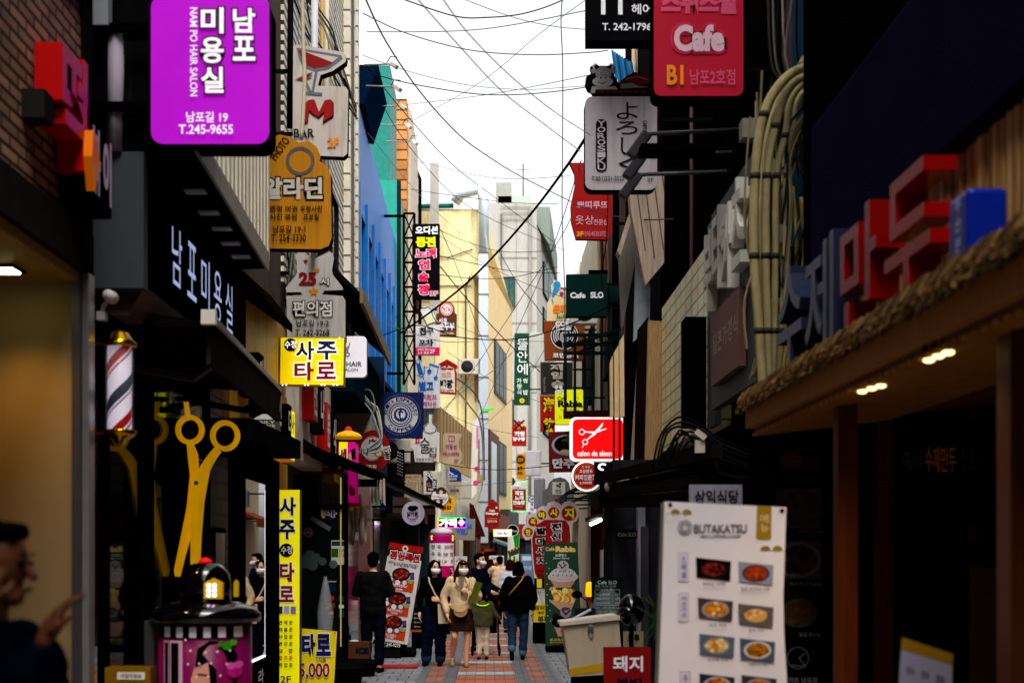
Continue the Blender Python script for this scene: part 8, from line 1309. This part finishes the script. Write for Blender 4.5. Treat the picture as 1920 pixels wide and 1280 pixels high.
flood2('dark floodlight on long arm over the white brush sign, topmost of three', 243, 1392, 1200, 272, 13.2); flood2('dark floodlight on long arm over the white brush sign, middle of three', 286, 1376, 1192, 312, 13.6); flood2('dark floodlight on long arm over the white brush sign, lowest of three', 322, 1366, 1184, 348, 14.0)
# street lamp far left
t = thing('street_lamp', 'thin pole lamp with green head before the beige block', 'lamp', W(900, 1040, 48)); m = MB(); m.tube([W(893, 1130, 48), W(893, 790, 48), W(900, 772, 48), W(915, 770, 48)], .06, P('b0aca4'), 8); m.build('pole', t); m = MB(); m.hexa([W(902, 773, 47.9), W(926, 768, 47.9), W(926, 768, 48.2), W(902, 773, 48.2), W(902, 768, 47.9), W(926, 764, 47.9), W(926, 764, 48.2), W(902, 768, 48.2)], P('4ac050', .1)); m.build('head', t)
# wall pipes on the left
t = thing('wall_pipes', 'pale and black pipes with tangled cables running up between the signs on the left', 'pipes', W(575, 400, 18)); m = MB()
for px, c_, r_, Y in ((590, 'b8b4bc', .045, 18.2), (604, 'a8925c', .03, 18.6), (612, 'b8b0a0', .04, 18.8)): m.tube([W(px, -60, Y), W(px - 1, 480, Y)], r_, P(c_, 0, .4), 8)
m.build('pipe', t); m = MB()
m.tube(spl([(566, -40), (569, 90), (571, 160), (565, 262)], 14.4), .022, P('b8ae98'), 6); m.tube(spl([(545, -40), (543, 240)], 15.4), .035, P('16161a'), 6); m.build('conduit', t); m = MB(); rnd = random.Random(5)
for k in range(8): m.tube(spl([(555 + rnd.randint(-20, 30), -20), (600 + rnd.randint(-30, 30), 60), (640 + rnd.randint(-20, 10), 150), (668, 200 + k * 3)], 18.3), .012, P(['141214', '3a3430', '8a8070'][k % 3]), 5)
for k in range(6): m.tube(spl([(535 + rnd.randint(-8, 20), 470), (540 + rnd.randint(-10, 20), 560), (530 + rnd.randint(-8, 20), 650 + k * 12)], 18.6), .014, P(['141214', '2a4a3a', '8a8070'][k % 3]), 5)
m.build('cable', t)
t = thing('cable_tangle', 'white and blue tangled cables beneath the navy coffee sign', 'cables', W(690, 800, 25)); m = MB(); rnd = random.Random(9)
for k in range(9): m.tube(spl([(640 + rnd.randint(-5, 20), 700 + k * 6), (680 + rnd.randint(-10, 20), 745 + rnd.randint(-20, 20)), (705 + rnd.randint(-8, 10), 780 + rnd.randint(-20, 20)), (715, 815 + k * 3), (690, 840 + k)], 24.6), .012, P(['b8b0a0', '16161a', '2a7aa8', '8a8478'][k % 4]), 5)
m.build('cable', t)
t = thing('chain_lights', 'black perforated vertical sign beside the round rooster sign', 'sign', W(752, 890, 29)); m = MB(); m.box(pX(744, 29), pX(757, 29), 29, 29.3, pZ(895, 29), pZ(842, 29), P('0e0e10')); m.build('panel', t); m = MB()
for k in range(24): m.box(pX(745 + (k % 3) * 4, 29), pX(747.4 + (k % 3) * 4, 29), 28.99, 29.0, pZ(848 + k * 1.9, 29), pZ(846.4 + k * 1.9, 29), P('c8c8c8'))
m.build('slot', t)
# ---------------------------------------------------------------- overhead cables
def cab(label, pts, ys, r=.012, c='2a2230', sagn=0):
    """a cable hung through photo points at the given distances, smoothed"""
    P_ = [W(p[0], p[1], y) for p, y in zip(pts, ys)]; out = []
    for i in range(len(P_) - 1):
        p0 = P_[max(i - 1, 0)]; p1 = P_[i]; p2 = P_[i + 1]; p3 = P_[min(i + 2, len(P_) - 1)]
        for k in range(8):
            t_ = k / 8; out.append(.5 * ((2 * p1) + (p2 - p0) * t_ + (2 * p0 - 5 * p1 + 4 * p2 - p3) * t_ ** 2 + (3 * p1 - p0 - 3 * p2 + p3) * t_ ** 3))
    out.append(P_[-1]); m = MB(); m.tube(out, r * .72, P(c, 0, .5), 5); o = m.build('overhead_cable', loc=out[0]); return tag(o, label, 'cable', 'cables strung across the alley')
cab('dark cable sagging in a deep curve across the top edge of the sky', [(745, -5), (850, 30), (915, 33), (985, 25), (1056, 0), (1120, -40)], [20] * 6, .013)
cab('thin cable sagging across the sky from tiled wall to black phone sign', [(680, 25), (760, 62), (880, 94), (1000, 103), (1100, 99), (1140, 95)], [22] * 6, .011)
cab('thin cable crossing the sky high up towards the black phone sign', [(860, -5), (960, 32), (1040, 50), (1110, 56)], [24] * 4, .009, '6a5a70')
cab('dark cable sagging towards the cow topped sign, lower of a pair', [(680, 133), (760, 155), (880, 175), (960, 178), (1040, 172), (1110, 162)], [23] * 6, .012)
cab('pale cable sagging towards the cow topped sign, upper of a pair', [(680, 104), (780, 138), (880, 160), (980, 168), (1060, 164), (1110, 160)], [23.5] * 6, .008, '7a6a80')
cab('long pale cable diving diagonally from top left to the red wavy sign', [(684, -5), (725, 80), (790, 175), (860, 252), (915, 293), (975, 330), (1075, 380)], [16, 18, 20, 22, 24, 26, 28], .014, '9a98a8')
cab('very pale near cable slanting down across the middle of the sky', [(780, -5), (860, 85), (940, 170), (1010, 225), (1090, 285)], [9, 10, 11, 12, 13], .006, 'c0c0c8')
cab('very pale near cable slanting towards the grey white brush sign', [(828, -5), (880, 65), (960, 145), (1040, 210), (1110, 255)], [9, 10, 11, 12, 13], .006, 'b8b8c0')
cab('thin straight cable rising from the brick tower to the upper right', [(770, 228), (900, 155), (1010, 65), (1105, -5)], [30, 27, 24, 20], .008, '9a98a0')
cab('thin cable from orange brick tower rising gently to the cow topped sign', [(765, 196), (860, 185), (960, 170), (1110, 140)], [34, 30, 26, 20], .009, '5a5060')
cab('vertical cable hanging straight down the right side of the sky', [(1055, -10), (1052, 40), (1055, 120), (1055, 240), (1054, 400), (1058, 520), (1060, 640)], [17] * 7, .009, '4a3a52')
cab('thick black cable climbing diagonally from the left signs to the brush sign', [(750, 625), (800, 590), (870, 535), (935, 470), (1000, 395), (1060, 315), (1100, 255)], [33, 31, 29, 26, 23, 20, 18], .03, '14101a')
cab('black cable crossing below the beige block from left mast to right wall', [(690, 640), (780, 610), (860, 632), (960, 636), (1040, 618), (1140, 575), (1230, 515)], [30, 30, 29, 28, 26, 24, 20], .016, '1c1822')
cab('dark cable running from the blue building down to the beige block', [(690, 128), (770, 225), (850, 310), (930, 372), (1040, 455)], [28, 32, 38, 44, 48], .014)
cab('dark cable running from the blue building down past the dark karaoke sign', [(700, 165), (760, 265), (850, 365), (930, 415), (1060, 470)], [29, 33, 39, 45, 46], .012)
cab('thin cable looping from mast across the white block, highest', [(770, 355), (860, 368), (960, 380), (1045, 382)], [37, 40, 42, 36], .012)
cab('thin cable looping from mast across the white block, second', [(825, 432), (880, 455), (945, 472), (1040, 470)], [36, 40, 42, 38], .012)
cab('thin cable looping from mast across the white block, third', [(825, 480), (880, 492), (960, 508), (1050, 512)], [36, 40, 42, 38], .014)
cab('thin cable looping from mast across the white block, fourth', [(825, 515), (890, 522), (960, 520), (1045, 500)], [36, 40, 42, 36], .014)
cab('thin cable from beige block falling to the right signs', [(935, 470), (970, 530), (1010, 580), (1045, 640)], [44, 42, 38, 32], .016)
cab('thin cable falling from karaoke sign to the white block, steep', [(826, 430), (860, 510), (890, 600), (930, 700)], [36, 38, 42, 46], .012, '4a4450')
cab('black cable falling from karaoke sign to the far right signs', [(826, 500), (880, 565), (960, 650), (1020, 705), (1070, 780)], [36, 38, 40, 38, 34], .02, '1c1822')
cab('thin cable rising from the lower left signs to the red wavy sign', [(820, 790), (890, 690), (970, 570), (1060, 430), (1075, 380)], [40, 38, 34, 28, 26], .012, '5a5460')
cab('thin cable rising from the street lamp to the brush sign', [(905, 770), (960, 640), (1030, 480), (1090, 300)], [47, 40, 30, 22], .012, '6a6470')
cab('pair cable from the lower left balcony crossing to green hanging sign', [(800, 800), (860, 740), (930, 690), (990, 630)], [40, 42, 44, 45], .014, '4a4450')
cab('low cable crossing at balcony height to the right hand signs', [(750, 830), (830, 868), (920, 880), (1000, 876), (1040, 872)], [34, 36, 36, 33, 30], .014)
cab('low thin blue cable crossing beneath the balcony to the right', [(780, 905), (860, 910), (940, 905), (1010, 895)], [36, 38, 38, 34], .01, '2a5a78')
cab('dark cable draped over crimson wavy sign and out to the right wall', [(1075, 383), (1150, 405), (1220, 412), (1340, 405)], [21, 20, 19, 17], .012, '3a3440')
cab('black cable hanging down the face of the crimson wavy and green signs', [(1140, 350), (1137, 450), (1128, 520), (1138, 575), (1160, 600)], [21.5, 22, 24.5, 24.5, 24], .012, '141016')
cab('black looping wires sagging below the blue building canopy', [(660, 560), (700, 598), (760, 620), (830, 640), (890, 640)], [25, 27, 30, 34, 38], .012, '5a544c')
cab('dark cables bunched towards the street lamp pole, left side', [(822, 700), (860, 712), (895, 745), (906, 800), (908, 900)], [42, 44, 46, 47, 47], .035, '2a4a78')
rnd = random.Random(77)
for i, (a, b, ya, yb, nm) in enumerate((((688, 60), (1100, 20), 22, 18, 'faint thin cable nearly level across the upper sky'), ((775, 300), (1070, 330), 40, 26, 'faint thin cable level above the cream block'), ((790, 420), (1062, 560), 40, 30, 'faint thin cable slanting over the cream wall to the cream note sign'), ((830, 600), (1020, 640), 40, 34, 'faint thin cable level with the green hanging sign top'), ((690, 250), (900, 470), 30, 46, 'faint thin cable falling from blue front to the duct'), ((840, 660), (1030, 760), 42, 36, 'faint thin cable falling behind the green hanging sign'), ((770, 740), (1010, 820), 38, 36, 'faint thin cable above the ribbed balcony'), ((905, 800), (1040, 620), 46, 32, 'faint thin cable rising from lamp pole to the orange brown sign'))):
    mx_, my_ = (a[0] + b[0]) / 2, (a[1] + b[1]) / 2 + rnd.randint(8, 26); cab(nm, [a, (mx_, my_), b], [ya, (ya + yb) / 2, yb], .009, ['5a5060', '7a7280', '3a3440'][i % 3])
cab('cream cable bunch curving down beside the duct', [(850, 725), (880, 760), (902, 800), (905, 900), (890, 950)], [42, 44, 46, 47, 47], .04, 'a89a80')
# ---------------------------------------------------------------- separate far-apart pieces of a part into parts of their own
def pieces(o, lim=12):
    me = o.data; n = len(me.vertices)
    if n > 30000: return
    par = list(range(n))
    def fd(a):
        while par[a] != a: par[a] = par[par[a]]; a = par[a]
        return a
    seen = {}
    for v in me.vertices:
        k = (round(v.co.x, 4), round(v.co.y, 4), round(v.co.z, 4))
        if k in seen: par[fd(v.index)] = fd(seen[k])
        else: seen[k] = v.index
    for p in me.polygons:
        a = p.vertices[0]
        for b in p.vertices[1:]: par[fd(b)] = fd(a)
    isl = {}
    for v in me.vertices: isl.setdefault(fd(v.index), []).append(v.co)
    if len(isl) > 400: return
    il = [([min(c[i] for c in cs) for i in range(3)], [max(c[i] for c in cs) for i in range(3)], r) for r, cs in isl.items()]; ip = list(range(len(il)))
    def ff(a):
        while ip[a] != a: a = ip[a]
        return a
    for i in range(len(il)):
        A = il[i]; sa = math.dist(A[0], A[1])
        for j in range(i):
            B = il[j]
            gap = math.sqrt(sum(max(0, A[0][q] - B[1][q], B[0][q] - A[1][q]) ** 2 for q in range(3)))
            if gap < .45 * max(sa, math.dist(B[0], B[1])) + 1e-4: ip[ff(i)] = ff(j)
    gr = {}
    for i in range(len(il)): gr.setdefault(ff(i), []).append(il[i][2])
    bx = [(0, 0, v) for v in gr.values()]
    if not 2 <= len(bx) <= lim: return
    nm = o.name.split('.')[0]
    for k, b in enumerate(bx):
        rs = set(b[2]); keep = [v.index for v in me.vertices if fd(v.index) in rs]; mp = {v: i for i, v in enumerate(keep)}
        nme = bpy.data.meshes.new(nm); ps = [p for p in me.polygons if p.vertices[0] in mp]
        nme.from_pydata([tuple(me.vertices[v].co) for v in keep], [], [tuple(mp[v] for v in p.vertices) for p in ps])
        for m_ in me.materials: nme.materials.append(m_)
        nme.polygons.foreach_set('material_index', [p.material_index for p in ps]); nme.polygons.foreach_set('use_smooth', [p.use_smooth for p in ps])
        if k == 0: first = nme
        else:
            c = o.copy(); c.data = nme; c.name = nm; col.objects.link(c); c.parent = o.parent
    o.data = first
SKIP = {'thatch', 'frond', 'striped_cylinder', 'body', 'top', 'skirt', 'trousers', 'hair', 'mask', 'shoe', 'cuff', 'folded_cloth', 'goods', 'light_chain', 'overhead_cable', 'bamboo_board'}
for o in list(col.objects):
    if o.type == 'MESH' and o.parent and not o.children and o.name.split('.')[0] not in SKIP: pieces(o)
